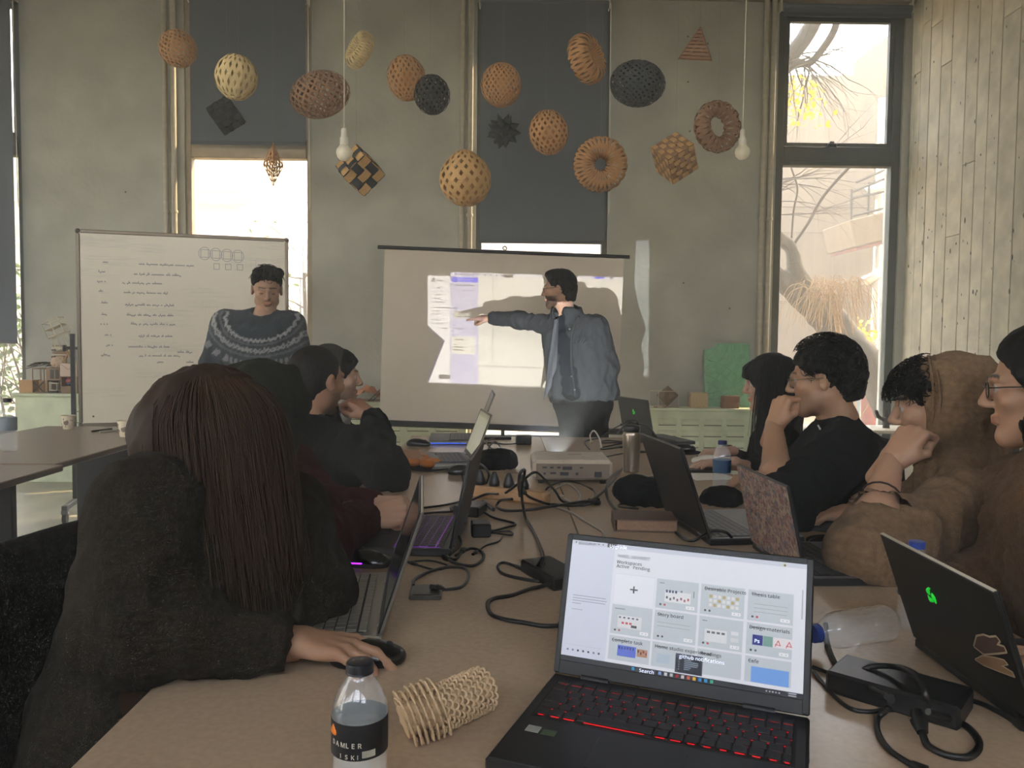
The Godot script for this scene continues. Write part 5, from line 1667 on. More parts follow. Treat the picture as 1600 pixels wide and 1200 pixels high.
const BEAM := 5.6
func projector() -> void:
	var white := mottled(Color(0.72, 0.66, 0.58), 0.45, "plaster", 0.012, 0.86, 3.0)
	var rear := mat(Color(0.42, 0.37, 0.31), 0.6)
	var black := mat(Color(0.02, 0.02, 0.02), 0.9)
	var d0 := 2.705
	var t := thing("projector", "white data projector among the cables, ports at its back", "projector", Vector3(0.246, TT, -d0 - 0.12))
	part(t, "housing", Shape.new().box(Vector3(0, 0.05, 0), Vector3(0.285, 0.072, 0.235), 0.012), white)
	part(t, "port_panel", Shape.new().box(Vector3(0, 0.047, 0.1165), Vector3(0.262, 0.055, 0.004), 0.002), rear)
	for q in [[-0.1, 0.06, 0.016, 0.006], [-0.075, 0.06, 0.012, 0.006], [-0.05, 0.06, 0.012, 0.006], [-0.02, 0.058, 0.034, 0.012], [0.03, 0.06, 0.012, 0.006], [-0.1, 0.038, 0.008, 0.008], [-0.07, 0.04, 0.02, 0.007], [-0.03, 0.038, 0.03, 0.012], [0.015, 0.038, 0.01, 0.01], [0.09, 0.036, 0.026, 0.02]]:
		part(t, "port", Shape.new().box(Vector3(q[0], q[1], 0.1188), Vector3(q[2], q[3], 0.002), 0.0004), mat(Color(0.05, 0.06, 0.09), 0.5))
	for sx in [-1.0, 1.0]:
		for sz in [-1.0, 1.0]: part(t, "foot", Shape.new().lathe([Vector2(0.001, 0.0), Vector2(0.011, 0.0), Vector2(0.011, 0.015), Vector2(0.001, 0.016)], 10, Transform3D(Basis.IDENTITY, Vector3(sx * 0.11, 0, sz * 0.09))), black)
	for k in 9: part(t, "vent_slat", Shape.new().box(Vector3(0.1425, 0.035 + k * 0.0045, 0.0), Vector3(0.002, 0.0022, 0.12)), rear)
	var nameplate := mat(Color(0.4, 0.36, 0.31), 0.6)
	part(t, "badge", Shape.new().box(Vector3(0.02, 0.0863, -0.03), Vector3(0.05, 0.0008, 0.007)), nameplate)
	# lens block at the front: one small chamber for each colour
	var corners := [at(668, 424, 5.7), at(991, 433.5, 5.7), at(990, 611.5, 5.7), at(668, 599.5, 5.7)]
	var im := slide_picture()
	var L0 := Vector3(0.225, 0.795, -2.962)
	var D := 0.0165
	var pitch := 0.012
	var barrel := Shape.new()
	var o := t.position
	var y0 := L0.y - 0.004; var y1 := L0.y + 0.010
	var xa := L0.x - pitch - 0.0006; var xb := L0.x + pitch + 0.0006
	var zf := L0.z - D
	var zb := L0.z + 0.004
	barrel.box(Vector3((xa + xb) / 2, y0 - 0.002, (zf + zb) / 2) - o, Vector3(xb - xa + 0.008, 0.004, zb - zf))
	barrel.box(Vector3((xa + xb) / 2, y1 + 0.002, (zf + zb) / 2) - o, Vector3(xb - xa + 0.008, 0.004, zb - zf))
	for k in 3: barrel.box(Vector3(L0.x + (k - 1.0) * pitch, (y0 + y1) / 2, (zf + zb) / 2) - o, Vector3(0.0008, y1 - y0, zb - zf))
	barrel.box(Vector3((xa + xb) / 2, (y0 + y1) / 2, zb + 0.001) - o, Vector3(xb - xa + 0.008, y1 - y0 + 0.008, 0.002))
	part(t, "lens_block", barrel, black)
	var cols := [Color(0.94, 0.975, 1.0), Color(0.10, 0.18, 1)]
	for k in 2:
		var L := L0 + Vector3((k - 0.5) * pitch, 0, 0)
		var q := []
		for c in corners: q.append(L + (c - L) * (D / (L.z - c.z)) - o)
		# mask round the slide
		var f := Shape.new()
		var e := [Vector3(L.x - pitch / 2, y1, zf) - o, Vector3(L.x + pitch / 2, y1, zf) - o, Vector3(L.x + pitch / 2, y0, zf) - o, Vector3(L.x - pitch / 2, y0, zf) - o]
		for j in 4: f.quad(e[j], e[(j + 1) % 4], q[(j + 1) % 4], q[j])
		part(t, "slide_mask", f, black)
		var ch := Image.create(im.get_width(), im.get_height(), false, Image.FORMAT_RGBA8)
		for y in im.get_height():
			for x in im.get_width():
				var q4 := im.get_pixel(x, y).srgb_to_linear()
				var low := minf(q4.r, minf(q4.g, q4.b))
				var c := low if k == 0 else clampf((q4.b - low) * 1.6, 0.0, 1.0)
				ch.set_pixel(x, y, Color(0, 0, 0, 1.0 - c * 0.98))
		var sm := mat(Color(1, 1, 1), 0.9, 0.0, 0.0)
		sm.transparency = BaseMaterial3D.TRANSPARENCY_ALPHA
		sm.albedo_texture = ImageTexture.create_from_image(ch)
		var s := Shape.new()
		# subdivided, so that the picture keeps its shape on the keystoned slide
		var n := 8
		for r in n:
			for i in n:
				var pt := func(a: float, b: float) -> Vector3: return (q[0].lerp(q[1], a)).lerp(q[3].lerp(q[2], a), b)
				var base := s.v.size()
				for w in [[i, r + 1], [i + 1, r + 1], [i + 1, r], [i, r]]: s.p(pt.call(float(w[0]) / n, float(w[1]) / n), Vector2(float(w[0]) / n, float(w[1]) / n))
				s.tri(base, base + 1, base + 2); s.tri(base, base + 2, base + 3)
		part(t, "slide", s, sm)
		var a := AreaLight3D.new()
		a.name = "projector_lamp"
		a.area_size = Vector2(0.00004, 0.00004)
		a.light_color = cols[k]
		a.light_energy = BEAM
		a.shadow_enabled = true
		a.position = L - o
		t.add_child(a, true)

# ---------------------------------------------------------------- things on the tables
func bottle(label: String, base: Vector3, h: float, r: float, cap_c: Color, label_c: Color, turn := Basis.IDENTITY, wrap := true, ribbed := true) -> Node3D:
	var t := thing("water_bottle", label, "bottle", base)
	var g := glass(Color(0.92, 0.95, 0.96, 0.10), 0.03)
	var tr := Transform3D(turn, Vector3.ZERO)
	var prof := [Vector2(0.002, 0.004), Vector2(r * 0.55, 0.0), Vector2(r * 0.9, 0.004), Vector2(r, 0.014)]
	var n := 12
	var y_sh := h * 0.68
	for k in n:
		var y := lerpf(0.02, y_sh, k / float(n - 1))
		prof.append(Vector2(r * (1.0 - (0.05 if ribbed and k % 2 == 1 and y < h * 0.42 else 0.0)), y))
	prof += [Vector2(r * 0.93, h * 0.74), Vector2(r * 0.74, h * 0.82), Vector2(r * 0.5, h * 0.885), Vector2(r * 0.42, h * 0.92), Vector2(r * 0.42, h * 0.93)]
	part(t, "bottle_wall", Shape.new().lathe(prof, 28, Transform3D(Basis.IDENTITY, Vector3.ZERO)), g, tr)
	part(t, "cap", Shape.new().lathe([Vector2(r * 0.40, h * 0.925), Vector2(r * 0.50, h * 0.925), Vector2(r * 0.50, h * 0.93), Vector2(r * 0.47, h * 0.935), Vector2(r * 0.49, h * 0.94), Vector2(r * 0.49, h * 0.992), Vector2(r * 0.45, h), Vector2(0.0005, h)], 28), mat(cap_c, 0.45), tr)
	if wrap:
		var lm := mat(label_c, 0.45)
		var l := part(t, "label_wrap", Shape.new().lathe([Vector2(r * 1.012, h * 0.40), Vector2(r * 1.014, h * 0.41), Vector2(r * 1.014, h * 0.63), Vector2(r * 1.012, h * 0.64)], 28), lm, tr)
		return t
	return t

func mouse(label: String, at_p: Vector3, turn: float, c: Color, lit := Color.BLACK) -> Node3D:
	var t := thing("computer_mouse", label, "mouse", at_p, turn)
	var f := Field.new()
	f.ell(Vector3(0, 0.012, 0.012), Vector3(0.031, 0.026, 0.045), 0.02)
	f.ell(Vector3(0, 0.010, -0.028), Vector3(0.028, 0.018, 0.034), 0.02)
	f.cut(Vector3(0, 0.001, 0), Vector3.DOWN)
	part(t, "shell", f.shape(0.004), mat(c, 0.25))
	part(t, "wheel", Shape.new().tube([Vector3(-0.003, 0.026, -0.035), Vector3(0.003, 0.026, -0.035)], 0.007, 10), mat(Color(0.05, 0.05, 0.05), 0.6))
	if lit != Color.BLACK:
		part(t, "light_strip", Shape.new().tube(curve([Vector3(0.0325, 0.014, -0.005), Vector3(0.0305, 0.013, 0.03), Vector3(0.018, 0.012, 0.053), Vector3(0.0, 0.014, 0.0590)], 5), 0.0016, 6), glow(lit, 1.1))
	return t

func cable(label: String, pts: Array, r: float, c: Color, plug := "") -> Node3D:
	# points: [pixel x, pixel y, height above the table]
	var p := []
	for q in pts: p.append(on(q[0], q[1], TT + r + q[2]))
	var o: Vector3 = p[0]; o.y = TT
	var t := thing("cable", label, "cable", o, 0.0, "cables strewn over the tables")
	for k in p.size(): p[k] -= o
	var line := curve(p, 7)
	for k in line.size(): line[k].y = maxf(line[k].y, r)
	part(t, "flex", Shape.new().tube(line, r, 6), mat(c, 0.45))
	if plug:
		var n := line.size()
		for e in ([[0, 1]] if plug == "start" else [[n - 1, n - 2]] if plug == "end" else [[0, 1], [n - 1, n - 2]]):
			var d: Vector3 = (line[e[0]] - line[e[1]]).normalized()
			part(t, "plug", Shape.new().tube([line[e[0]] - d * 0.004, line[e[0]] + d * 0.012, line[e[0]] + d * 0.014, line[e[0]] + d * 0.026], [r * 1.5, r * 2.4, r * 1.8, r * 1.6], 8), mat(c, 0.45))
	return t

func block(called: String, label: String, cat: String, px: float, py: float, size: Vector3, turn_deg: float, m: Material, bevel := 0.004) -> Node3D:
	var t := thing(called, label, cat, on(px, py), deg_to_rad(turn_deg))
	part(t, "case", Shape.new().box(Vector3(0, size.y / 2, 0), size, bevel), m)
	return t

func cup(label: String, p: Vector3, h: float, r: float) -> void:
	var t := thing("paper_cup", label, "cup", p)
	var m := mat(Color(0.80, 0.74, 0.63), 0.7)
	part(t, "cup_wall", Shape.new().lathe([Vector2(0.001, 0.003), Vector2(r * 0.7, 0.003), Vector2(r * 0.7, 0.0), Vector2(r * 0.74, 0.0), Vector2(r, h - 0.004), Vector2(r * 1.05, h - 0.002), Vector2(r * 1.05, h + 0.001), Vector2(r * 0.98, h), Vector2(r * 0.72, 0.006), Vector2(0.001, 0.006)], 24), m)
	# printed dots and a round mark
	var pr := Shape.new()
	for k in 26:
		var a := rng.randf() * TAU
		var y := rng.randf_range(0.2, 0.85)
		var rr := lerpf(r * 0.74, r, y) + 0.0004
		pr.ball(Vector3(cos(a) * rr, y * h, sin(a) * rr), Vector3(0.003, 0.004, 0.003), Basis.IDENTITY, 6, 4)
	pr.ball(Vector3(r * 0.1, h * 0.5, r * 0.86), Vector3(0.014, 0.016, 0.002), Basis.IDENTITY, 12, 5)
	part(t, "print", pr, mat(Color(0.42, 0.36, 0.30), 0.7))

func cloth_lump(called: String, label: String, cat: String, px: float, py: float, size: Vector3, turn: float, m: Material, seed_n: int) -> void:
	var t := thing(called, label, cat, on(px, py), turn)
	var f := Field.new()
	var r := RandomNumberGenerator.new(); r.seed = seed_n
	for k in 7: f.ell(Vector3(r.randf_range(-0.5, 0.5) * size.x * 0.6, size.y * r.randf_range(0.25, 0.5), r.randf_range(-0.5, 0.5) * size.z * 0.5), Vector3(size.x * r.randf_range(0.25, 0.4), size.y * r.randf_range(0.4, 0.55), size.z * r.randf_range(0.28, 0.42)), 0.03)
	f.cut(Vector3(0, 0.001, 0), Vector3.DOWN)
	part(t, "folds", f.shape(0.007, 0.006, 22.0, seed_n), m)

func items() -> void:
	var black := mat(Color(0.022, 0.022, 0.026), 0.42)
	var B := Color(0.02, 0.02, 0.022)
	# water bottles
	var b1 := bottle("half-full water bottle with a navy label and cap in front of the silver laptop", Vector3(-0.150, TT, -0.80), 0.155, 0.0295, Color(0.045, 0.055, 0.09), Color(0.03, 0.035, 0.055))
	var wm := glass(Color(0.85, 0.88, 0.86, 0.12), 0.0)
	part(b1, "water", Shape.new().lathe([Vector2(0.001, 0.006), Vector2(0.0275, 0.008), Vector2(0.0275, 0.085), Vector2(0.001, 0.0855)], 24), wm)
	var lw: Node = b1.get_node("label_wrap")
	var cream := mat(Color(0.72, 0.70, 0.62), 0.6)
	# lettering bent round the label
	for q in [["DAMLER", -0.95, 0.0785, 0.0095], ["ISKI", -0.55, 0.0665, 0.0085]]:
		var chars: String = q[0]
		for k in chars.length():
			var a: float = q[1] + k * 0.21
			var d := Vector3(sin(a), 0, cos(a))
			words(lw, chars[k], d.x * 0.0302, q[2], d.z * 0.0302, q[3], cream, Basis(Vector3.UP, a))
	var orange := Shape.new()
	for k in 5:
		var a := -1.05 + k * 0.06
		orange.ball(Vector3(sin(a) * 0.0299, 0.090 - absf(k - 2) * 0.001, cos(a) * 0.0299), Vector3(0.0022, 0.006 - absf(k - 2) * 0.0014, 0.0012), Basis(Vector3.UP, a), 8, 5)
	part(lw, "orange_mark", orange, mat(Color(0.80, 0.42, 0.05), 0.6))
	var bar := Shape.new()
	for k in 12: bar.box(Vector3(sin(0.28 + k * 0.04) * 0.0301, 0.0685, cos(0.28 + k * 0.04) * 0.0301), Vector3(0.0007, 0.007, 0.0004), 0.0, Basis(Vector3.UP, 0.28 + k * 0.04))
	part(lw, "bar_code", bar, cream)
	bottle("water bottle with a blue label standing beside the collaged laptop", on(1127, 770), 0.178, 0.030, Color(0.06, 0.11, 0.30), Color(0.10, 0.24, 0.36))
	bottle("large water bottle with a pale blue label on the empty brown table", on(13, 705), 0.235, 0.036, Color(0.05, 0.06, 0.10), Color(0.42, 0.46, 0.48))
	bottle("blue-capped bottle upright behind the matt black laptop", Vector3(0.72, TT, -1.315), 0.158, 0.028, Color(0.09, 0.20, 0.48), Color(0.2, 0.3, 0.4))
	# crumpled bottle leaning over on the table
	var lay := Basis(Vector3.UP, 0.35) * Basis(Vector3.BACK, PI / 2)
	bottle("crumpled clear bottle with a blue cap lying behind the matt black laptop", Vector3(0.655, TT + 0.031, -1.27), 0.165, 0.030, Color(0.10, 0.20, 0.45), Color(0.2, 0.3, 0.4), lay, false)
	# the hand-folded paper piece: rows of little loops round two rolls
	var pf := thing("paper_sculpture", "cream folded-paper sculpture of small loops like scales", "sculpture", on(690, 1140))
	var paper := mottled(Color(0.80, 0.68, 0.53), 0.85, "kraft", 0.05, 0.85, 8.0)
	for roll in 2:
		var s := Shape.new()
		var a0 := Vector3(-0.012, 0.030, 0.014) if roll == 0 else Vector3(0.0, 0.033, 0.0)
		var a1 := Vector3(0.052, 0.030, -0.052) if roll == 0 else Vector3(-0.046, 0.018, 0.020)
		var ax := (a1 - a0).normalized()
		var sd := ax.cross(Vector3.UP).normalized()
		var up := sd.cross(ax)
		var rows_n := 11 if roll == 0 else 7
		var R := 0.027 if roll == 0 else 0.030
		for r in rows_n:
			var c := a0.lerp(a1, (r + 0.3) / rows_n)
			var m := 17 if roll == 0 else 13
			for k in m:
				var an := TAU * (k + 0.5 * (r % 2)) / m
				var n := sd * cos(an) + up * sin(an)
				var q := sd * -sin(an) + up * cos(an)
				var bs := c + n * R * (0.86 if roll == 0 else rng.randf_range(0.72, 0.9))
				if bs.y < 0.003: bs.y = 0.003
				var hh := 0.006 if roll == 0 else 0.013
				var w := R * PI / m * (0.95 if roll == 0 else 1.25)
				var loop := [bs - q * w, bs - q * w * 0.75 + n * hh * 0.7 + ax * 0.002, bs + n * hh + ax * 0.003, bs + q * w * 0.75 + n * hh * 0.7 + ax * 0.002, bs + q * w]
				for j in loop.size(): loop[j].y = maxf(loop[j].y, 0.0012)
				s.tube(curve(loop, 3), 0.0019 if roll == 0 else 0.0016, 5)
		s.tube([a0, a1], R * 0.84 if roll == 0 else 0.020, 12)
		var o := part(pf, "paper_loops", s, paper)
		tag(o, "", "", "", "stuff")
	# mice
	mouse("black mouse with a glowing violet stripe between the silver and the violet-lit laptops", on(570, 884), deg_to_rad(-100), Color(0.02, 0.02, 0.022), Color(0.55, 0.12, 1.0))
	mouse("small black mouse under the long-haired person's hand", on(572, 1036), deg_to_rad(-85), Color(0.03, 0.03, 0.035))
	mouse("dark grey mouse on a round pad beside the matt black laptop", on(1330, 850) + Vector3(0, 0.0045, 0), deg_to_rad(75), Color(0.05, 0.05, 0.055))
	mouse("black mouse on a dark mat behind the thermos", on(1068, 707) + Vector3(0, 0.0045, 0), deg_to_rad(70), Color(0.03, 0.03, 0.035))
	mouse("white mouse under the dark-haired woman's hand", on(1103, 724), deg_to_rad(80), Color(0.75, 0.72, 0.66))
	mouse("dark mouse beside the plate of pastries", on(722, 741), deg_to_rad(-70), Color(0.04, 0.04, 0.045))
	mouse("black mouse in front of the dark laptop at the far end", on(653, 697), deg_to_rad(-95), Color(0.03, 0.03, 0.035))
	for q in [["round dark blue mouse pad under the grey mouse", 1312, 849, 0.08, Color(0.03, 0.035, 0.06)], ["small dark mat under the mouse beside the thermos", 1070, 707, 0.08, Color(0.05, 0.05, 0.06)]]:
		var t := thing("mouse_pad", q[0], "mouse pad", on(q[1], q[2]))
		part(t, "pad", Shape.new().lathe([Vector2(0.001, 0.0), Vector2(q[3], 0.0), Vector2(q[3], 0.003), Vector2(0.001, 0.0035)], 28), cloth(q[4]))
	# plate of pastries
	var pl := thing("plate", "dark round plate carrying pastries", "plate", on(670, 732))
	part(pl, "dish", Shape.new().lathe([Vector2(0.001, 0.002), Vector2(0.07, 0.0), Vector2(0.10, 0.010), Vector2(0.102, 0.012), Vector2(0.07, 0.005), Vector2(0.001, 0.004)], 28), mat(Color(0.045, 0.04, 0.04), 0.4))
	var bun := mottled(Color(0.72, 0.42, 0.16), 0.6, "kraft", 0.05, 0.7, 14.0)
	var k2 := 0
	for q in [[645, 731, 0.028], [660, 725, 0.03], [668, 733, 0.03], [677, 728, 0.024]]:
		var t := thing("pastry", ["golden pastry at the plate's rim by the black phone", "golden pastry at the back of the dark plate", "largest golden pastry in the middle of the plate", "small golden pastry at the rim by the dark mouse"][k2], "pastry", on(q[0], q[1]) + Vector3(0, 0.008, 0), k2 * 1.1, "pastries on the dark plate")
		var f := Field.new().ell(Vector3(0, q[2] * 0.5, 0), Vector3(q[2] * 1.25, q[2] * 0.62, q[2] * 0.9), 0.01)
		f.ell(Vector3(0.0, q[2] * 1.1, 0), Vector3(q[2] * 1.3, q[2] * 0.10, q[2] * 0.12), 0.008, Basis.IDENTITY, -1.0)
		part(t, "crust", f.shape(0.005), bun)
		k2 += 1
	# phone, pens and papers
	var ph := block("phone", "black phone lying on white paper by the dark jacket's elbow", "phone", 634, 716, Vector3(0.075, 0.008, 0.15), 40, black, 0.003)
	part(ph, "glass_front", Shape.new().box(Vector3(0, 0.0083, 0), Vector3(0.069, 0.0006, 0.143)), mat(Color(0.02, 0.025, 0.03), 0.08))
	ph.position.y += 0.0012
	for q in [["white sheet of paper under the black phone", 640, 719, 0.21, 0.16, 30], ["white sheet of paper beside the maroon sleeve", 555, 842, 0.20, 0.12, -20], ["white sheet beside the blue-labelled bottle", 1108, 745, 0.17, 0.15, 10], ["folded white note card by the silver keyboard edge of the collaged laptop", 1366, 902, 0.075, 0.09, 25], ["white sheet in front of the mouse behind the thermos", 1050, 692, 0.10, 0.08, 5], ["loose sheet of paper by the person in black", 1268, 793, 0.14, 0.11, 20]]:
		var t := thing("paper_sheet", q[0], "paper", on(q[1], q[2]), deg_to_rad(q[5]))
		var s := Shape.new()
		var rows := []
		for r in 5:
			var row := []
			for j in 5: row.append(Vector3((j / 4.0 - 0.5) * q[3], 0.0008 + 0.0012 * absf(sin(r * 1.7 + j)), (0.5 - r / 4.0) * q[4]))
			rows.append(row)
		s.grid(rows)
		part(t, "sheet", s, mat(Color(0.80, 0.77, 0.72), 0.8))
	for q in [[655, 712, 30, Color(0.75, 0.73, 0.7), "white pen by the black phone"], [667, 714, 18, Color(0.6, 0.58, 0.55), "grey pen by the black phone"], [762, 792, -75, Color(0.12, 0.08, 0.06), "dark marker pen beside the power strip"], [158, 674, 70, Color(0.08, 0.07, 0.07), "black marker beside the paper cups"], [172, 675, 62, Color(0.6, 0.58, 0.52), "white marker beside the paper cups"]]:
		var t := thing("pen", q[4], "pen", on(q[0], q[1]), deg_to_rad(q[2]))
		part(t, "barrel", Shape.new().tube([Vector3(-0.06, 0.006, 0), Vector3(0.045, 0.006, 0)], 0.0055, 8), mat(q[3], 0.4))
		part(t, "cap", Shape.new().tube([Vector3(0.045, 0.006, 0), Vector3(0.07, 0.006, 0)], [0.0065, 0.006], 8), black)
	# cups
	cup("paper cup with a round printed mark on the long brown table", on(107, 670), 0.075, 0.036)
	cup("paper cup with a speckled print beside the markers", on(197, 682), 0.082, 0.040)
	cup("paper cup behind the collaged laptop", on(1222, 790), 0.085, 0.040)
	# steel thermos
	var th := thing("thermos", "brushed steel thermos with a black lid beside the projector", "thermos", on(986, 737))
	part(th, "flask", Shape.new().lathe([Vector2(0.001, 0.0), Vector2(0.029, 0.0), Vector2(0.031, 0.006), Vector2(0.034, 0.10), Vector2(0.034, 0.145), Vector2(0.030, 0.158), Vector2(0.026, 0.16)], 28), mat(Color(0.58, 0.53, 0.47), 0.28, 0.9))
	part(th, "lid", Shape.new().lathe([Vector2(0.026, 0.156), Vector2(0.033, 0.158), Vector2(0.033, 0.178), Vector2(0.028, 0.184), Vector2(0.001, 0.185)], 24), black)
	part(th, "carry_loop", Shape.new().tube(curve([Vector3(-0.03, 0.18, 0), Vector3(-0.015, 0.2, 0), Vector3(0.015, 0.2, 0), Vector3(0.03, 0.18, 0)], 5), 0.004, 7), black)
	# soft dark things
	cloth_lump("knit_hat", "black knitted hat lying by the power strip", "hat", 776, 731, Vector3(0.15, 0.075, 0.12), 0.2, cloth(Color(0.022, 0.024, 0.028)), 4)
	cloth_lump("cloth_pouch", "dark blue cloth pouch in front of the broad dark laptop", "pouch", 1008, 789, Vector3(0.17, 0.085, 0.13), 0.1, cloth(Color(0.025, 0.03, 0.045)), 8)
	cloth_lump("pencil_case", "flat dark case between the broad laptop and the blue-labelled bottle", "case", 1128, 789, Vector3(0.10, 0.05, 0.10), 0.3, cloth(Color(0.03, 0.03, 0.045)), 12)
	# book and notebooks
	var bk := block("book", "brown paperback book lying behind the red-lit laptop", "book", 1006, 824, Vector3(0.165, 0.004, 0.115), -4, mat(Color(0.34, 0.25, 0.20), 0.6), 0.001)
	part(bk, "pages", Shape.new().box(Vector3(0.002, 0.017, 0), Vector3(0.158, 0.026, 0.11), 0.001), mottled(Color(0.55, 0.43, 0.34), 0.9, "plaster", 0.012, 0.86, 20.0))
	part(bk, "cover", Shape.new().box(Vector3(0, 0.032, 0), Vector3(0.165, 0.004, 0.115), 0.001), mat(Color(0.34, 0.25, 0.20), 0.6))
	part(bk, "spine", Shape.new().box(Vector3(-0.0825, 0.017, 0), Vector3(0.004, 0.034, 0.115), 0.001), mat(Color(0.34, 0.25, 0.20), 0.6))
	block("notebook", "dark notebook with the red case on top", "notebook", 1284, 822, Vector3(0.15, 0.014, 0.20), 62, mat(Color(0.06, 0.06, 0.08), 0.6), 0.003)
	var rc := thing("pencil_roll", "red cloth pencil case on the dark notebook", "case", on(1278, 816) + Vector3(0, 0.014, 0), deg_to_rad(-20))
	part(rc, "pouch", Field.new().cap(Vector3(-0.07, 0.014, 0), Vector3(0.07, 0.013, 0), 0.014, 0.012, 0.01).cut(Vector3(0, 0.0, 0), Vector3.DOWN).shape(0.005, 0.002, 30.0), cloth(Color(0.40, 0.13, 0.13)))
	block("tablet", "thin dark tablet by the person in black", "tablet", 1246, 793, Vector3(0.12, 0.008, 0.16), 30, mat(Color(0.03, 0.03, 0.04), 0.3), 0.003)
	block("drawing_tablet", "thin black tablet near the broad laptop", "tablet", 1080, 733, Vector3(0.18, 0.01, 0.24), 88, mat(Color(0.03, 0.03, 0.04), 0.3), 0.003)
	# power strip with plugs
	var ps := thing("power_strip", "beige socket strip crowded with black plugs", "power strip", on(795, 782), deg_to_rad(-28))
	var beige := mottled(Color(0.70, 0.54, 0.38), 0.6, "plaster", 0.012, 0.86, 6.0)
	part(ps, "body", Shape.new().box(Vector3(0, 0.02, 0), Vector3(0.27, 0.04, 0.06), 0.008), beige)
	for k in 5:
		part(ps, "socket", Shape.new().lathe([Vector2(0.021, 0.0395), Vector2(0.021, 0.0415), Vector2(0.018, 0.0415), Vector2(0.018, 0.0402), Vector2(0.001, 0.0402)], 16, Transform3D(Basis.IDENTITY, Vector3(-0.105 + k * 0.052, 0, 0))), beige)
	for k in 4:
		var p: Vector3 = ps.transform * Vector3(-0.105 + k * 0.052, 0.042, 0)
		var t := thing("mains_plug", "black mains plug in the socket strip, %s from the knitted hat" % ["first", "second", "third", "fourth"][k], "plug", p, 0.4 * k, "plugs in the socket strip")
		part(t, "plug_body", Shape.new().lathe([Vector2(0.001, 0.0), Vector2(0.017, 0.0), Vector2(0.018, 0.012), Vector2(0.012, 0.03), Vector2(0.006, 0.045), Vector2(0.001, 0.046)], 14), black)
	# chargers
	block("charger", "black laptop charger brick behind the red-lit laptop, a coiled lead beside it", "charger", 862, 905, Vector3(0.075, 0.028, 0.15), 25, black)
	block("charger", "large black charger brick in front of the matt black laptop", "charger", 1402, 1095, Vector3(0.085, 0.032, 0.17), 48, mat(Color(0.06, 0.06, 0.065), 0.35))
	block("charger", "small black charger cube beside the violet-lit keyboard", "charger", 751, 836, Vector3(0.05, 0.035, 0.06), 5, black)
	block("charger", "flat grey charger by the marker pen", "charger", 735, 803, Vector3(0.075, 0.03, 0.09), -15, mat(Color(0.10, 0.10, 0.10), 0.3))
	block("charger", "black charger cube at the far end of the tables", "charger", 818, 694, Vector3(0.075, 0.045, 0.06), 4, black)
	block("hub", "long flat black hub at the far end of the tables", "hub", 775, 686, Vector3(0.16, 0.014, 0.05), 2, black)
	var ssd := block("card_reader", "small grey drive with a black face and a looped lead", "drive", 666, 928, Vector3(0.062, 0.008, 0.075), 2, mat(Color(0.30, 0.30, 0.27), 0.4, 0.3), 0.002)
	part(ssd, "face", Shape.new().box(Vector3(0.002, 0.0085, 0.002), Vector3(0.05, 0.0012, 0.058)), mat(Color(0.03, 0.03, 0.045), 0.3))
	# stick-like end of a lead on the table
	block("adapter_dongle", "short video adapter at the end of a black lead", "adapter", 928, 785, Vector3(0.04, 0.014, 0.018), 30, black)
	cables()

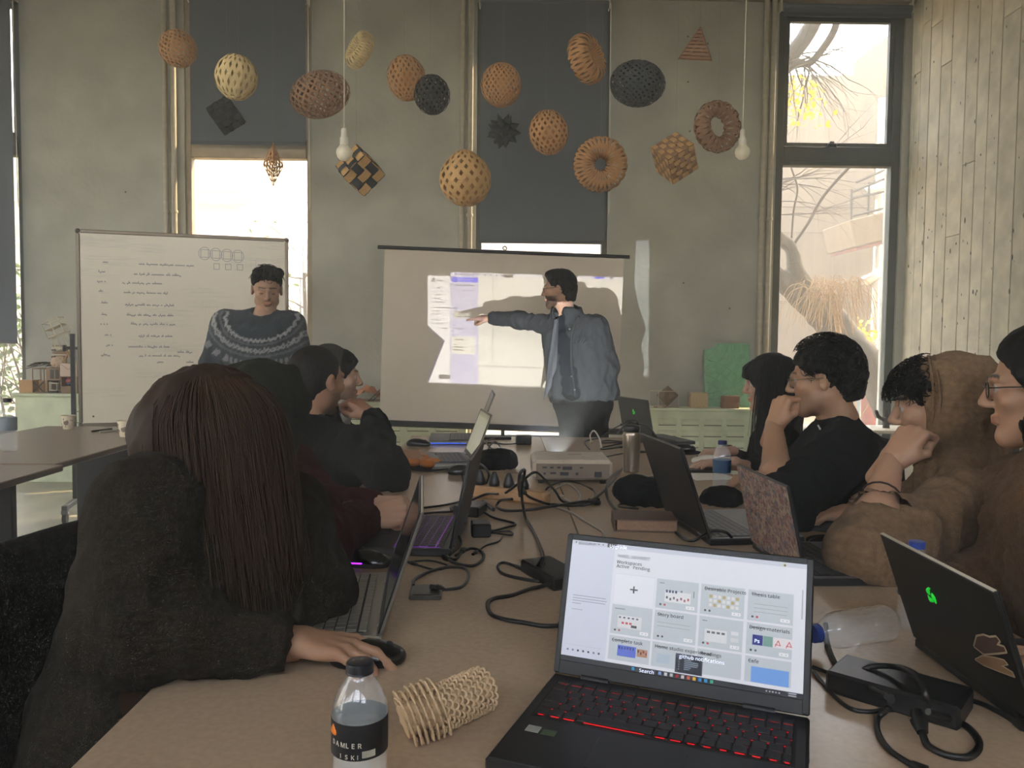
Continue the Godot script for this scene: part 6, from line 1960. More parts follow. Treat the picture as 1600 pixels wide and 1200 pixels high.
func cables() -> void:
	var B := Color(0.018, 0.018, 0.02)
	var W := Color(0.55, 0.50, 0.44)
	var list := [
		["long black lead arching from the socket strip down to the charger behind the red-lit laptop", [[812, 775, 0.05], [811, 745, 0.16], [820, 735, 0.17], [815, 770, 0.08], [822, 812, 0.0], [838, 840, 0.0], [848, 868, 0.004], [846, 882, 0.02]], 0.0042, B],
		["coiled black lead of the charger behind the red-lit laptop", [[846, 885, 0.03], [848, 872, 0.05], [838, 886, 0.02], [818, 890, 0.0], [788, 879, 0.0], [778, 886, 0.0], [790, 898, 0.0], [840, 908, 0.0], [872, 905, 0.0]], 0.0036, B],
		["wavy black lead curling on the table beside the red-lit laptop", [[860, 912, 0.02], [838, 918, 0.0], [800, 930, 0.0], [772, 935, 0.0], [762, 944, 0.0], [768, 960, 0.0], [790, 968, 0.0], [820, 973, 0.0], [850, 978, 0.0], [876, 977, 0.0]], 0.0042, B],
		["big black loop from the socket strip to the video adapter", [[800, 780, 0.05], [782, 782, 0.02], [776, 792, 0.0], [790, 798, 0.0], [830, 796, 0.005], [880, 788, 0.01], [915, 783, 0.012], [926, 784, 0.012]], 0.0042, B],
		["black loop rising over the socket strip beside the projector", [[790, 770, 0.05], [815, 752, 0.10], [835, 738, 0.13], [850, 748, 0.10], [868, 768, 0.04], [880, 784, 0.0], [910, 790, 0.0], [930, 782, 0.0]], 0.0040, B],
		["thick black lead hanging down beside the thermos towards the brown book", [[968, 735, 0.02], [955, 745, 0.04], [948, 760, 0.04], [950, 780, 0.01], [965, 798, 0.0], [990, 808, 0.0]], 0.0048, B],
		["second black lead curving from the thermos across the front of the projector", [[972, 733, 0.03], [958, 752, 0.03], [930, 778, 0.012], [900, 790, 0.0], [860, 788, 0.0], [830, 778, 0.03], [820, 770, 0.045]], 0.0042, B],
		["black lead from the projector's port running to the thermos", [[893, 728, 0.05], [910, 722, 0.045], [940, 715, 0.02], [975, 708, 0.0], [1002, 706, 0.0]], 0.0038, B],
		["black lead looped in front of the projector", [[850, 776, 0.0], [856, 762, 0.03], [880, 752, 0.05], [905, 755, 0.04], [925, 765, 0.0], [930, 776, 0.0], [915, 784, 0.0]], 0.0034, B],
		["grey lead coiled under the projector's ports", [[825, 762, 0.0], [850, 772, 0.0], [885, 756, 0.012], [905, 772, 0.0], [900, 788, 0.0], [880, 778, 0.0]], 0.0036, W],
		["grey lead running across the table towards the brown book", [[860, 790, 0.0], [890, 800, 0.0], [915, 815, 0.0], [940, 830, 0.0], [945, 842, 0.0]], 0.0036, W],
		["black loop standing up behind the violet-lit laptop's lid", [[757, 760, 0.02], [764, 742, 0.08], [752, 726, 0.10], [735, 727, 0.07], [722, 742, 0.02], [728, 758, 0.0], [745, 768, 0.0]], 0.0040, B],
		["black lead from the socket strip to the flat grey charger", [[778, 772, 0.05], [760, 772, 0.02], [735, 782, 0.0], [710, 790, 0.0], [705, 796, 0.0], [720, 800, 0.01]], 0.0040, B],
		["black lead spread along the table behind the violet-lit laptop", [[735, 780, 0.0], [700, 788, 0.0], [665, 793, 0.0], [628, 797, 0.0], [640, 803, 0.0], [690, 800, 0.0], [735, 798, 0.0]], 0.0034, B],
		["black lead from the flat grey charger to a bend near the seam", [[745, 792, 0.0], [770, 808, 0.0], [805, 818, 0.0], [790, 824, 0.0], [768, 830, 0.0]], 0.0034, B],
		["thin black lead from the small charger cube to the table seam", [[766, 832, 0.0], [796, 830, 0.0], [799, 836, 0.0], [770, 832, 0.0]], 0.0026, B],
		["thin lead trailing below the small charger cube", [[785, 838, 0.0], [778, 846, 0.0], [760, 852, 0.0], [745, 862, 0.0]], 0.0024, B],
		["black loop lying below the violet-lit laptop", [[712, 868, 0.0], [735, 857, 0.0], [753, 862, 0.0], [754, 874, 0.0], [738, 884, 0.0], [712, 880, 0.0], [700, 874, 0.0]], 0.0036, B],
		["black leads bunched at the corner of the violet-lit laptop", [[705, 846, 0.01], [716, 838, 0.02], [720, 850, 0.01], [708, 862, 0.01], [700, 870, 0.0], [712, 874, 0.0], [722, 862, 0.0]], 0.0034, B],
		["looped lead of the small grey drive", [[646, 915, 0.004], [648, 905, 0.0], [672, 893, 0.0], [700, 886, 0.0], [726, 888, 0.0], [732, 900, 0.0], [722, 916, 0.0], [700, 921, 0.0], [690, 920, 0.004]], 0.0034, Color(0.16, 0.16, 0.15)],
		["black lead from the violet-striped mouse running behind the silver lid", [[612, 878, 0.01], [640, 878, 0.0], [672, 876, 0.0], [700, 884, 0.0], [680, 890, 0.0], [650, 882, 0.0]], 0.0024, B],
		["black lead at the far end in front of the charger cube", [[740, 700, 0.0], [760, 692, 0.0], [790, 694, 0.0], [815, 692, 0.01]], 0.0034, B],
		["black loops behind the pale document laptop", [[758, 708, 0.0], [772, 690, 0.02], [782, 700, 0.0], [770, 702, 0.0], [760, 690, 0.02], [775, 684, 0.0]], 0.0034, B],
		["black lead bent on the table between the projector and the thermos", [[921, 702, 0.0], [914, 690, 0.0], [935, 685, 0.0], [955, 672, 0.05], [970, 664, 0.09]], 0.0032, B],
		["white lead looping up beside the presenter's legs", [[940, 700, 0.0], [936, 684, 0.04], [928, 673, 0.05], [922, 680, 0.02], [924, 690, 0.0]], 0.0042, Color(0.72, 0.66, 0.58)],
		["black loops beside the thermos", [[972, 690, 0.0], [948, 688, 0.0], [938, 692, 0.0], [972, 692, 0.0], [945, 698, 0.0], [940, 702, 0.0], [970, 699, 0.0]], 0.0032, B],
		["black lead arching over the thermos towards the green-marked laptop", [[965, 676, 0.12], [985, 660, 0.2], [1012, 667, 0.13], [1024, 680, 0.05], [1026, 690, 0.0]], 0.0036, B],
		["black lead curving beside the broad laptop and the red-lit laptop", [[1056, 832, 0.0], [1080, 845, 0.02], [1110, 830, 0.03], [1135, 832, 0.03], [1148, 848, 0.0]], 0.0042, B],
		["thin black loop in front of the dark blue pouch", [[990, 786, 0.0], [968, 788, 0.0], [968, 792, 0.0], [985, 794, 0.0]], 0.0022, B],
		["thick black lead from behind the red-lit laptop to the large charger", [[1290, 975, 0.0], [1294, 1010, 0.0], [1312, 1045, 0.0], [1350, 1070, 0.0], [1378, 1085, 0.01]], 0.0042, B],
		["black lead looping over the large charger", [[1385, 1088, 0.03], [1360, 1075, 0.02], [1344, 1056, 0.02], [1360, 1042, 0.03], [1400, 1042, 0.04], [1432, 1056, 0.05], [1448, 1090, 0.035], [1456, 1110, 0.0]], 0.0044, B],
		["thin black lead passing under the large charger", [[1270, 1042, 0.0], [1300, 1052, 0.0], [1345, 1054, 0.0], [1375, 1056, 0.0]], 0.0030, B],
		["thin black lead bowing from the red-lit laptop to the charger", [[1272, 1050, 0.0], [1295, 1078, 0.0], [1325, 1105, 0.0], [1355, 1112, 0.0], [1385, 1108, 0.0]], 0.0030, B],
		["black lead dropping from the large charger to the table edge", [[1385, 1110, 0.01], [1372, 1122, 0.0], [1372, 1145, 0.0], [1390, 1172, 0.0], [1430, 1198, 0.0]], 0.0038, B],
		["heavy black lead coiled past the large charger", [[1450, 1112, 0.03], [1500, 1130, 0.0], [1530, 1160, 0.0], [1515, 1182, 0.0], [1480, 1180, 0.0], [1450, 1165, 0.0], [1440, 1140, 0.01]], 0.0046, B],
		["black lead from the coil towards the matt black laptop's corner", [[1500, 1090, 0.0], [1530, 1098, 0.0], [1560, 1112, 0.0], [1590, 1130, 0.0]], 0.0036, B],
		["thin lead of the grey mouse", [[1300, 856, 0.006], [1275, 860, 0.0], [1262, 852, 0.0], [1270, 842, 0.0], [1300, 838, 0.006], [1318, 842, 0.008]], 0.0022, B]]
	for q in list: cable(q[0], q[1], q[2], q[3], "end")

# ---------------------------------------------------------------- models along the window wall
func wire_box(t: Node3D, called: String, size: Vector3, r: float, m: Material, tr: Transform3D, cross := false) -> void:
	var s := Shape.new()
	var h := size / 2
	for a in [-1.0, 1.0]:
		for b in [-1.0, 1.0]:
			s.tube([Vector3(-h.x, a * h.y, b * h.z), Vector3(h.x, a * h.y, b * h.z)], r, 4)
			s.tube([Vector3(a * h.x, -h.y, b * h.z), Vector3(a * h.x, h.y, b * h.z)], r, 4)
			s.tube([Vector3(a * h.x, b * h.y, -h.z), Vector3(a * h.x, b * h.y, h.z)], r, 4)
	if cross:
		for b in [-1.0, 1.0]:
			s.tube([Vector3(-h.x, -h.y, b * h.z), Vector3(h.x, h.y, b * h.z)], r, 4)
			s.tube([Vector3(-h.x, h.y, b * h.z), Vector3(h.x, -h.y, b * h.z)], r, 4)
	part(t, called, s, m, tr)

func models() -> void:
	var ply := mottled(Color(0.70, 0.54, 0.34), 0.7, "kraft", 0.05, 0.85, 4.0)
	var card := mottled(Color(0.55, 0.44, 0.33), 0.8, "kraft", 0.05, 0.85, 4.0)
	var white := mat(Color(0.75, 0.71, 0.62), 0.6)
	var dark := mat(Color(0.10, 0.09, 0.08), 0.6)
	var D := WALL - 0.22
	var Y := 0.775
	# pile of student models on the cover by the garden window
	var S := D / F
	var P := func(x: float) -> float: return at(x, 618, D).x
	var m1 := thing("model_box", "plain cardboard box model beside the frame with a crossed side", "model", Vector3(P.call(48), Y, -D))
	part(m1, "box_body", Shape.new().box(Vector3(0, 0.053, 0), Vector3(0.115, 0.106, 0.13), 0.002), ply)
	part(m1, "box_lid", Shape.new().box(Vector3(0, 0.108, 0), Vector3(0.119, 0.006, 0.134), 0.001), ply)
	var m2 := thing("frame_model", "wooden cube frame with crossed braces under a black wing", "model", Vector3(P.call(67), Y, -D))
	wire_box(m2, "frame", Vector3(0.10, 0.205, 0.12), 0.005, card, Transform3D(Basis.IDENTITY, Vector3(0, 0.108, 0)))
	part(m2, "cross_brace", Shape.new().tube([Vector3(-0.045, 0.008, 0.062), Vector3(0.045, 0.10, 0.062)], 0.005, 5).tube([Vector3(0.045, 0.008, 0.064), Vector3(-0.045, 0.10, 0.064)], 0.005, 5), dark)
	part(m2, "panel", Shape.new().box(Vector3(0, 0.055, -0.02), Vector3(0.092, 0.10, 0.004)), ply)
	var m3 := thing("wing_model", "black ribbed wing lying on the crossed frame", "model", Vector3(P.call(66), Y + 0.222, -D))
	var wg := Shape.new()
	for k in 7: wg.box(Vector3(-0.08 + k * 0.027, 0.012 + 0.03 * sin(k * 0.5), 0), Vector3(0.018, 0.007, 0.14), 0.001, Basis(Vector3.BACK, 0.35))
	wg.box(Vector3(0, 0.012, 0.06), Vector3(0.2, 0.008, 0.012), 0.002, Basis(Vector3.BACK, 0.22))
	part(m3, "ribs", wg, dark)
	var m4 := thing("frame_model", "small black and white cube frame at the foot of the model pile", "model", Vector3(P.call(89.5), Y, -D))
	wire_box(m4, "outer_frame", Vector3(0.10, 0.10, 0.10), 0.006, dark, Transform3D(Basis.IDENTITY, Vector3(0, 0.056, 0)))
	wire_box(m4, "inner_frame", Vector3(0.062, 0.062, 0.105), 0.005, white, Transform3D(Basis.IDENTITY, Vector3(0, 0.054, 0.005)))
	part(m4, "core", Shape.new().box(Vector3(0, 0.054, -0.02), Vector3(0.09, 0.09, 0.05)), mat(Color(0.28, 0.24, 0.2), 0.8))
	var m5 := thing("model_box", "cardboard box model with a red and blue ball in its open front", "model", Vector3(P.call(114), Y, -D))
	var bx := Shape.new()
	bx.box(Vector3(0, 0.03, 0), Vector3(0.14, 0.06, 0.12), 0.002); bx.box(Vector3(-0.067, 0.1, 0), Vector3(0.006, 0.08, 0.12)); bx.box(Vector3(0.067, 0.1, 0), Vector3(0.006, 0.08, 0.12)); bx.box(Vector3(0, 0.1, -0.057), Vector3(0.128, 0.08, 0.006)); bx.box(Vector3(0, 0.143, 0), Vector3(0.14, 0.006, 0.12))
	part(m5, "box_body", bx, card)
	part(m5, "red_ball", Shape.new().ball(Vector3(-0.01, 0.105, 0), Vector3(0.045, 0.035, 0.045)), mat(Color(0.5, 0.12, 0.10), 0.6))
	part(m5, "blue_ball", Shape.new().ball(Vector3(0.0, 0.082, 0.012), Vector3(0.04, 0.022, 0.04)), mat(Color(0.18, 0.22, 0.33), 0.6))
	var m6 := thing("model_box", "white folded box on top of the box with the ball", "model", Vector3(P.call(113), Y + 0.147, -D))
	part(m6, "box_body", Shape.new().box(Vector3(0, 0.057, 0), Vector3(0.145, 0.114, 0.11), 0.003), mat(Color(0.70, 0.62, 0.55), 0.7))
	part(m6, "fold_line", Shape.new().tube([Vector3(-0.07, 0.11, 0.056), Vector3(0, 0.06, 0.057), Vector3(0.07, 0.11, 0.056)], 0.002, 4), card)
	var m7 := thing("model_box", "brown box with dark openings on top of the small cube frame", "model", Vector3(P.call(89), Y + 0.11, -D))
	part(m7, "box_body", Shape.new().box(Vector3(0, 0.055, 0), Vector3(0.12, 0.108, 0.11), 0.002), card)
	for sx in [-1.0, 1.0]: part(m7, "opening", Shape.new().box(Vector3(0.015 + sx * 0.022, 0.055, 0.0555), Vector3(0.034, 0.08, 0.002)), dark)
	var m8 := thing("paper_model", "crumpled white paper model on top of the brown box", "model", Vector3(P.call(91), Y + 0.219, -D))
	part(m8, "folds", Field.new().ell(Vector3(0, 0.05, 0), Vector3(0.055, 0.05, 0.045), 0.02).ell(Vector3(0.03, 0.07, 0.01), Vector3(0.035, 0.04, 0.03), 0.02).cut(Vector3(0, 0.001, 0), Vector3.DOWN).shape(0.008, 0.012, 26.0, 5), mat(Color(0.72, 0.63, 0.54), 0.8))
	var m9 := thing("paper_stack", "stack of dark slatted sheets leaning behind the paper model", "model", Vector3(P.call(87), Y + 0.262, -D - 0.065))
	for k in 6: part(m9, "slat", Shape.new().box(Vector3(0.004 * (k % 3), 0.05 + 0.02 * k, -0.005 - 0.001 * k), Vector3(0.13, 0.012, 0.03), 0.002), [dark, white, card][k % 3])
	part(m9, "backing", Shape.new().box(Vector3(0, -0.07, -0.02), Vector3(0.11, 0.38, 0.008)), card)
	# tilted white frame tower
	var m10 := thing("frame_model", "tall white lattice frame leaning on top of the model pile", "model", Vector3(P.call(110), Y + 0.262, -D + 0.02))
	var tilt := Transform3D(Basis(Vector3.BACK, 0.42), Vector3(-0.04, 0.16, 0))
	wire_box(m10, "upper_frame", Vector3(0.155, 0.135, 0.10), 0.0045, white, tilt * Transform3D(Basis.IDENTITY, Vector3(0.0, 0.16, 0)))
	wire_box(m10, "middle_frame", Vector3(0.105, 0.125, 0.08), 0.0045, white, tilt * Transform3D(Basis.IDENTITY, Vector3(0.0, 0.03, 0)))
	part(m10, "mullion", Shape.new().box(Vector3(0, 0.16, 0.05), Vector3(0.008, 0.135, 0.006)), white, tilt)
	part(m10, "shelf", Shape.new().box(Vector3(0, 0.165, 0), Vector3(0.155, 0.006, 0.1)), white, tilt)
	part(m10, "trestle", Shape.new().tube([Vector3(-0.05, 0.0, 0), Vector3(0.02, 0.12, 0)], 0.008, 5).tube([Vector3(0.05, 0.0, 0.01), Vector3(-0.03, 0.14, 0.01)], 0.008, 5), ply)
	# folded paper landscape and truss behind the man with the cap
	var C := WALL - 0.21
	var f1 := thing("folded_model", "orange-brown folded paper landscape on the radiator cover beside the screen", "model", Vector3(at(575, 615, C).x, 0.73, -C))
	var pts := []
	for r in 5:
		var row := []
		for j in 8: row.append(Vector3((j / 7.0 - 0.5) * 0.26, 0.01 + (0.10 * sin(PI * j / 7.0) + 0.035 * ((j + r) % 2)) * (0.5 + 0.5 * sin(PI * (r + 0.5) / 5.0)), (r / 4.0 - 0.5) * 0.2))
		pts.append(row)
	var fs := Shape.new()
	for r in 4:
		for j in 7:
			fs.face([pts[r][j], pts[r + 1][j], pts[r + 1][j + 1]]); fs.face([pts[r][j], pts[r + 1][j + 1], pts[r][j + 1]])
	part(f1, "facets", fs, mottled(Color(0.68, 0.42, 0.24), 0.8, "kraft", 0.05, 0.85, 4.0))
	part(f1, "tray", Shape.new().box(Vector3(0, 0.005, 0), Vector3(0.27, 0.01, 0.21), 0.001), card)
	var tr := thing("truss_model", "small dark truss leaning beside the folded paper landscape", "model", Vector3(at(597, 620, C - 0.1).x, 0.73, -C + 0.11))
	var ts := Shape.new()
	var a0 := Vector3(-0.12, 0.004, 0); var a1 := Vector3(0.05, 0.17, 0)
	var off := Vector3(0.035, -0.002, 0)
	ts.tube([a0, a1], 0.004, 5); ts.tube([a0 + off, a1 + off], 0.004, 5)
	for k in 7: ts.tube([a0.lerp(a1, k / 7.0) + off * (k % 2), a0.lerp(a1, (k + 1) / 7.0) + off * ((k + 1) % 2)], 0.003, 4)
	part(tr, "lattice", ts, dark)
	# faceted star, block, relief panel and bricks
	var E := WALL - 0.2
	var X := func(x: float) -> float: return at(x, 625, E).x
	var st := thing("star_model", "grey-brown faceted paper star in a thin frame", "model", Vector3(X.call(1043), 0.70, -E))
	var ss := Shape.new()
	var top := Vector3(0, 0.19, 0); var bot := Vector3(0, 0.004, 0)
	for k in 6:
		var a := TAU * k / 6
		var b := TAU * (k + 1) / 6
		var m := TAU * (k + 0.5) / 6
		var p := Vector3(cos(a) * 0.10, 0.105, -sin(a) * 0.10); var q := Vector3(cos(b) * 0.10, 0.105, -sin(b) * 0.10)
		var r := Vector3(cos(m) * 0.062, 0.13, -sin(m) * 0.062); var l := Vector3(cos(m) * 0.062, 0.075, -sin(m) * 0.062)
		ss.face([p, r, top]); ss.face([r, q, top]); ss.face([q, r, l]); ss.face([r, p, l]); ss.face([p, bot, l]); ss.face([l, bot, q])
	part(st, "facets", ss, mottled(Color(0.46, 0.38, 0.30), 0.8, "kraft", 0.05, 0.85, 4.0))
	wire_box(st, "frame", Vector3(0.20, 0.14, 0.16), 0.003, white, Transform3D(Basis(Vector3.UP, 0.3), Vector3(-0.03, 0.074, 0)))
	part(st, "foot", Shape.new().box(Vector3(-0.08, 0.006, 0.08), Vector3(0.11, 0.012, 0.03), 0.002), card)
	var bkk := thing("wood_block", "pale square wooden block beside the paper star", "model", Vector3(X.call(1091), 0.70, -E), -0.1)
	part(bkk, "block_body", Shape.new().box(Vector3(0, 0.066, 0), Vector3(0.155, 0.132, 0.12), 0.003), mottled(Color(0.72, 0.63, 0.46), 0.7, "kraft", 0.05, 0.85, 4.0))
	relief(X.call(1140), E + 0.075)
	for k in 2:
		var bb := thing("wood_brick", "%s reddish wooden brick in front of the green panel" % ["lower", "upper"][k], "model", Vector3(X.call(1137) + 0.005 * k, 0.70 + 0.055 * k, -E + 0.06), 0.1 * k)
		part(bb, "brick_body", Shape.new().box(Vector3(0, 0.027, 0), Vector3(0.145, 0.054, 0.08), 0.003), mottled(Color(0.50, 0.33, 0.22), 0.75, "kraft", 0.05, 0.8, 6.0))
	# low shelf in the corner with a claw-shaped model
	var sh := thing("corner_shelf", "low white bench under the uncovered window, a claw-shaped model on it", "bench", Vector3(3.02, 0, -WALL + 0.36))
	part(sh, "bench_top", Shape.new().box(Vector3(0, 0.535, 0), Vector3(1.1, 0.03, 0.46), 0.004), white)
	for sx in [-1.0, 1.0]: part(sh, "bench_leg", Shape.new().box(Vector3(sx * 0.5, 0.26, 0), Vector3(0.04, 0.52, 0.42), 0.004), white)
	var cw := thing("claw_model", "grey branching claw-shaped model on the low white bench", "model", Vector3(at(1385, 655, WALL - 0.4).x, 0.55, -WALL + 0.4))
	var cf := Field.new()
	for q in [[Vector3(0, 0.0, 0), Vector3(0, 0.07, 0), 0.03, 0.02], [Vector3(0, 0.06, 0), Vector3(-0.075, 0.10, 0), 0.018, 0.014], [Vector3(-0.075, 0.10, 0), Vector3(-0.09, 0.145, 0), 0.014, 0.016], [Vector3(0, 0.06, 0), Vector3(0.045, 0.10, 0.02), 0.018, 0.014], [Vector3(0.0, 0.07, 0), Vector3(0.0, 0.145, -0.01), 0.016, 0.014], [Vector3(0.045, 0.10, 0.02), Vector3(0.06, 0.14, 0.02), 0.014, 0.012]]: cf.cap(q[0], q[1], q[2], q[3], 0.012)
	cf.cut(Vector3(0, 0.001, 0), Vector3.DOWN)
	part(cw, "claw", cf.shape(0.008), mat(Color(0.24, 0.20, 0.17), 0.7))
	# open shelf by the concrete wall with models
	var os := thing("model_shelf", "white open shelf of models against the concrete wall", "shelf", Vector3(3.36, 0, -5.35))
	part(os, "shelf_board", Shape.new().box(Vector3(0, 0.38, 0), Vector3(0.5, 0.05, 0.75), 0.004), white)
	part(os, "shelf_board", Shape.new().box(Vector3(0, 1.05, 0), Vector3(0.5, 0.03, 0.75), 0.004), white)
	for sx in [-1.0, 1.0]:
		for sz in [-1.0, 1.0]: part(os, "upright", Shape.new().box(Vector3(sx * 0.23, 0.52, sz * 0.355), Vector3(0.035, 1.04, 0.035), 0.003), white)
	for k in 3:
		var tw := thing("tower_model", ["tower model at the open edge of the white shelf", "tower model between two others on the white shelf", "tower model against the concrete wall on the white shelf"][k], "model", Vector3(3.26 + 0.1 * k, 0.405, -5.3 + 0.12 * (k - 1)), 0.2 * k, "tower models on the shelf")
		for j in 5: part(tw, "storey", Shape.new().box(Vector3(0, 0.045 + j * 0.09, 0), Vector3(0.07 - 0.006 * j, 0.084, 0.07), 0.003), [card, dark][j % 2])

func relief(x: float, d: float) -> void:
	# green cast panel: a fan of raised ribs with sunk cells between them
	var m := mottled(Color(0.48, 0.70, 0.54), 0.6, "plaster", 0.012, 0.86, 3.0)
	var t := thing("relief_panel", "pale green cast panel with a web of curved ribs", "model", Vector3(x, 0.70, -d))
	var lean := Transform3D(Basis(Vector3.RIGHT, -0.10), Vector3.ZERO)
	var W := 0.40
	var H := 0.57
	var out := PackedVector2Array([Vector2(-W / 2, 0.0), Vector2(W / 2, 0.0), Vector2(W / 2, H), Vector2(-W * 0.22, H), Vector2(-W * 0.28, H - 0.03), Vector2(-W / 2, H - 0.06)])
	part(t, "back_plate", Shape.new().slab(out, 0.02, lean * Transform3D(Basis.IDENTITY, Vector3(0, 0, 0))), m)
	var add_arc := func(s: Shape, c: Vector2, r: float, w: float) -> void:
		var seg := []
		for k in 73:
			var a := TAU * k / 72
			var p := c + Vector2(cos(a), sin(a)) * r
			if Geometry2D.is_point_in_polygon(p, out): seg.append(Vector3(p.x, p.y, 0.012))
			else:
				if seg.size() > 2: s.tube(seg, w, 5)
				seg = []
		if seg.size() > 2: s.tube(seg, w, 5)
	var rim := Shape.new()
	for k in out.size(): rim.tube([Vector3(out[k].x, out[k].y, 0.011) * 0.995, Vector3(out[(k + 1) % 6].x, out[(k + 1) % 6].y, 0.011) * 0.995], 0.006, 6)
	part(t, "rim", rim, m, lean)
	for r in [0.16, 0.24, 0.30, 0.40, 0.47, 0.52]:
		var s := Shape.new()
		add_arc.call(s, Vector2(-W / 2 - 0.04, H + 0.02), r, 0.012)
		if s.v.size(): part(t, "rib", s, m, lean)
	for r in [0.30, 0.36, 0.42, 0.52, 0.58]:
		var s := Shape.new()
		add_arc.call(s, Vector2(W / 2 + 0.16, -0.10), r, 0.009)
		if s.v.size(): part(t, "rib", s, m, lean)
	for r in [0.25, 0.31, 0.37, 0.45]:
		var s := Shape.new()
		add_arc.call(s, Vector2(-W / 2 - 0.05, -0.02), r, 0.009)
		if s.v.size(): part(t, "rib", s, m, lean)
	for k in 6:
		var s := Shape.new()
		var x0 := W / 2 - 0.02 - k * 0.035
		s.tube([Vector3(x0, H * 0.99, 0.011), Vector3(x0 - 0.012 + 0.004 * k, H * 0.66, 0.011)], 0.005, 5)
		part(t, "rib", s, m, lean)

# ---------------------------------------------------------------- people
var head_cache: Shape
var hand_cache := {}
var skin_m: StandardMaterial3D

func head_shape() -> Shape:
	# face towards +z, crown up, ears at the origin's height
	if head_cache: return head_cache
	var f := Field.new()
	f.ell(Vector3(0, 0.030, -0.014), Vector3(0.075, 0.086, 0.095), 0.02)
	f.ell(Vector3(0, -0.030, 0.026), Vector3(0.058, 0.082, 0.062), 0.03)
	f.cap(Vector3(-0.040, -0.068, 0.012), Vector3(0, -0.100, 0.060), 0.026, 0.020, 0.025)
	f.cap(Vector3(0.040, -0.068, 0.012), Vector3(0, -0.100, 0.060), 0.026, 0.020, 0.025)
	f.ell(Vector3(0, -0.102, 0.070), Vector3(0.018, 0.014, 0.014), 0.015)
	for s in [-1.0, 1.0]:
		f.ell(Vector3(s * 0.042, -0.022, 0.062), Vector3(0.022, 0.018, 0.018), 0.02)
		f.ell(Vector3(s * 0.031, 0.002, 0.099), Vector3(0.017, 0.012, 0.014), 0.012, Basis.IDENTITY, -1.0)
		f.ell(Vector3(s * 0.031, 0.001, 0.0765), Vector3(0.0135, 0.0115, 0.0125), 0.004)
		f.ell(Vector3(s * 0.079, -0.006, -0.006), Vector3(0.009, 0.031, 0.019), 0.006, Basis(Vector3.UP, s * 0.35))
		f.ell(Vector3(s * 0.086, -0.003, 0.002), Vector3(0.006, 0.018, 0.009), 0.004, Basis.IDENTITY, -1.0)
		f.cap(Vector3(s * 0.012, 0.021, 0.088), Vector3(s * 0.046, 0.022, 0.072), 0.0095, 0.008, 0.012)
		f.ell(Vector3(s * 0.010, -0.034, 0.096), Vector3(0.0085, 0.007, 0.010), 0.006)
	f.cap(Vector3(0, 0.014, 0.089), Vector3(0, -0.028, 0.108), 0.0075, 0.0105, 0.010)
	f.ell(Vector3(0, -0.059, 0.086), Vector3(0.024, 0.0065, 0.010), 0.006)
	f.ell(Vector3(0, -0.069, 0.085), Vector3(0.020, 0.007, 0.010), 0.006)
	f.cap(Vector3(0, -0.055, -0.030), Vector3(0, -0.158, -0.042), 0.056, 0.056, 0.03)
	head_cache = f.shape(0.0045)
	return head_cache

# a copy of the head with its own colours: skin, brows, lips, eyes, stubble
func tinted_head(skin: Color, beard := 0.0, brow := Color(0.06, 0.05, 0.04), eyes := true) -> Shape:
	var s := Shape.new()
	s.add(head_shape())
	for k in s.v.size():
		var p := s.v[k]
		var c := skin
		if p.z > 0.03:
			var ax := absf(p.x)
			if ax > 0.010 and ax < 0.050 and absf(p.y - 0.0245 - 0.004 * sin(ax * 60.0)) < 0.0032 and p.z > 0.06: c = brow
			elif absf(p.y + 0.0635) < 0.010 and ax < 0.024 and p.z > 0.078: c = Color(skin.r * 0.88, skin.g * 0.70, skin.b * 0.68)
			elif Vector2(ax - 0.031, (p.y - 0.001) * 1.35).length() < 0.0125 and p.z > 0.07:
				c = (Color(0.02, 0.015, 0.012) if Vector2(ax - 0.031, p.y - 0.001).length() < 0.0065 else Color(0.36, 0.32, 0.29)) if eyes else (brow if absf(p.y + 0.006) < 0.002 else skin * 0.92)
		if beard > 0.0 and p.y < -0.036 and p.y > -0.125 and p.z > -0.01 - 0.3 * (p.y + 0.036) * 0.0:
			var lips := absf(p.y + 0.0635) < 0.009 and absf(p.x) < 0.022
			if not lips and not (p.z > 0.094 and p.y > -0.045): c = c.lerp(brow, beard * smoothstep(-0.034, -0.05, p.y) * smoothstep(-0.02, 0.02, p.z))
		s.c[k] = c
	return s

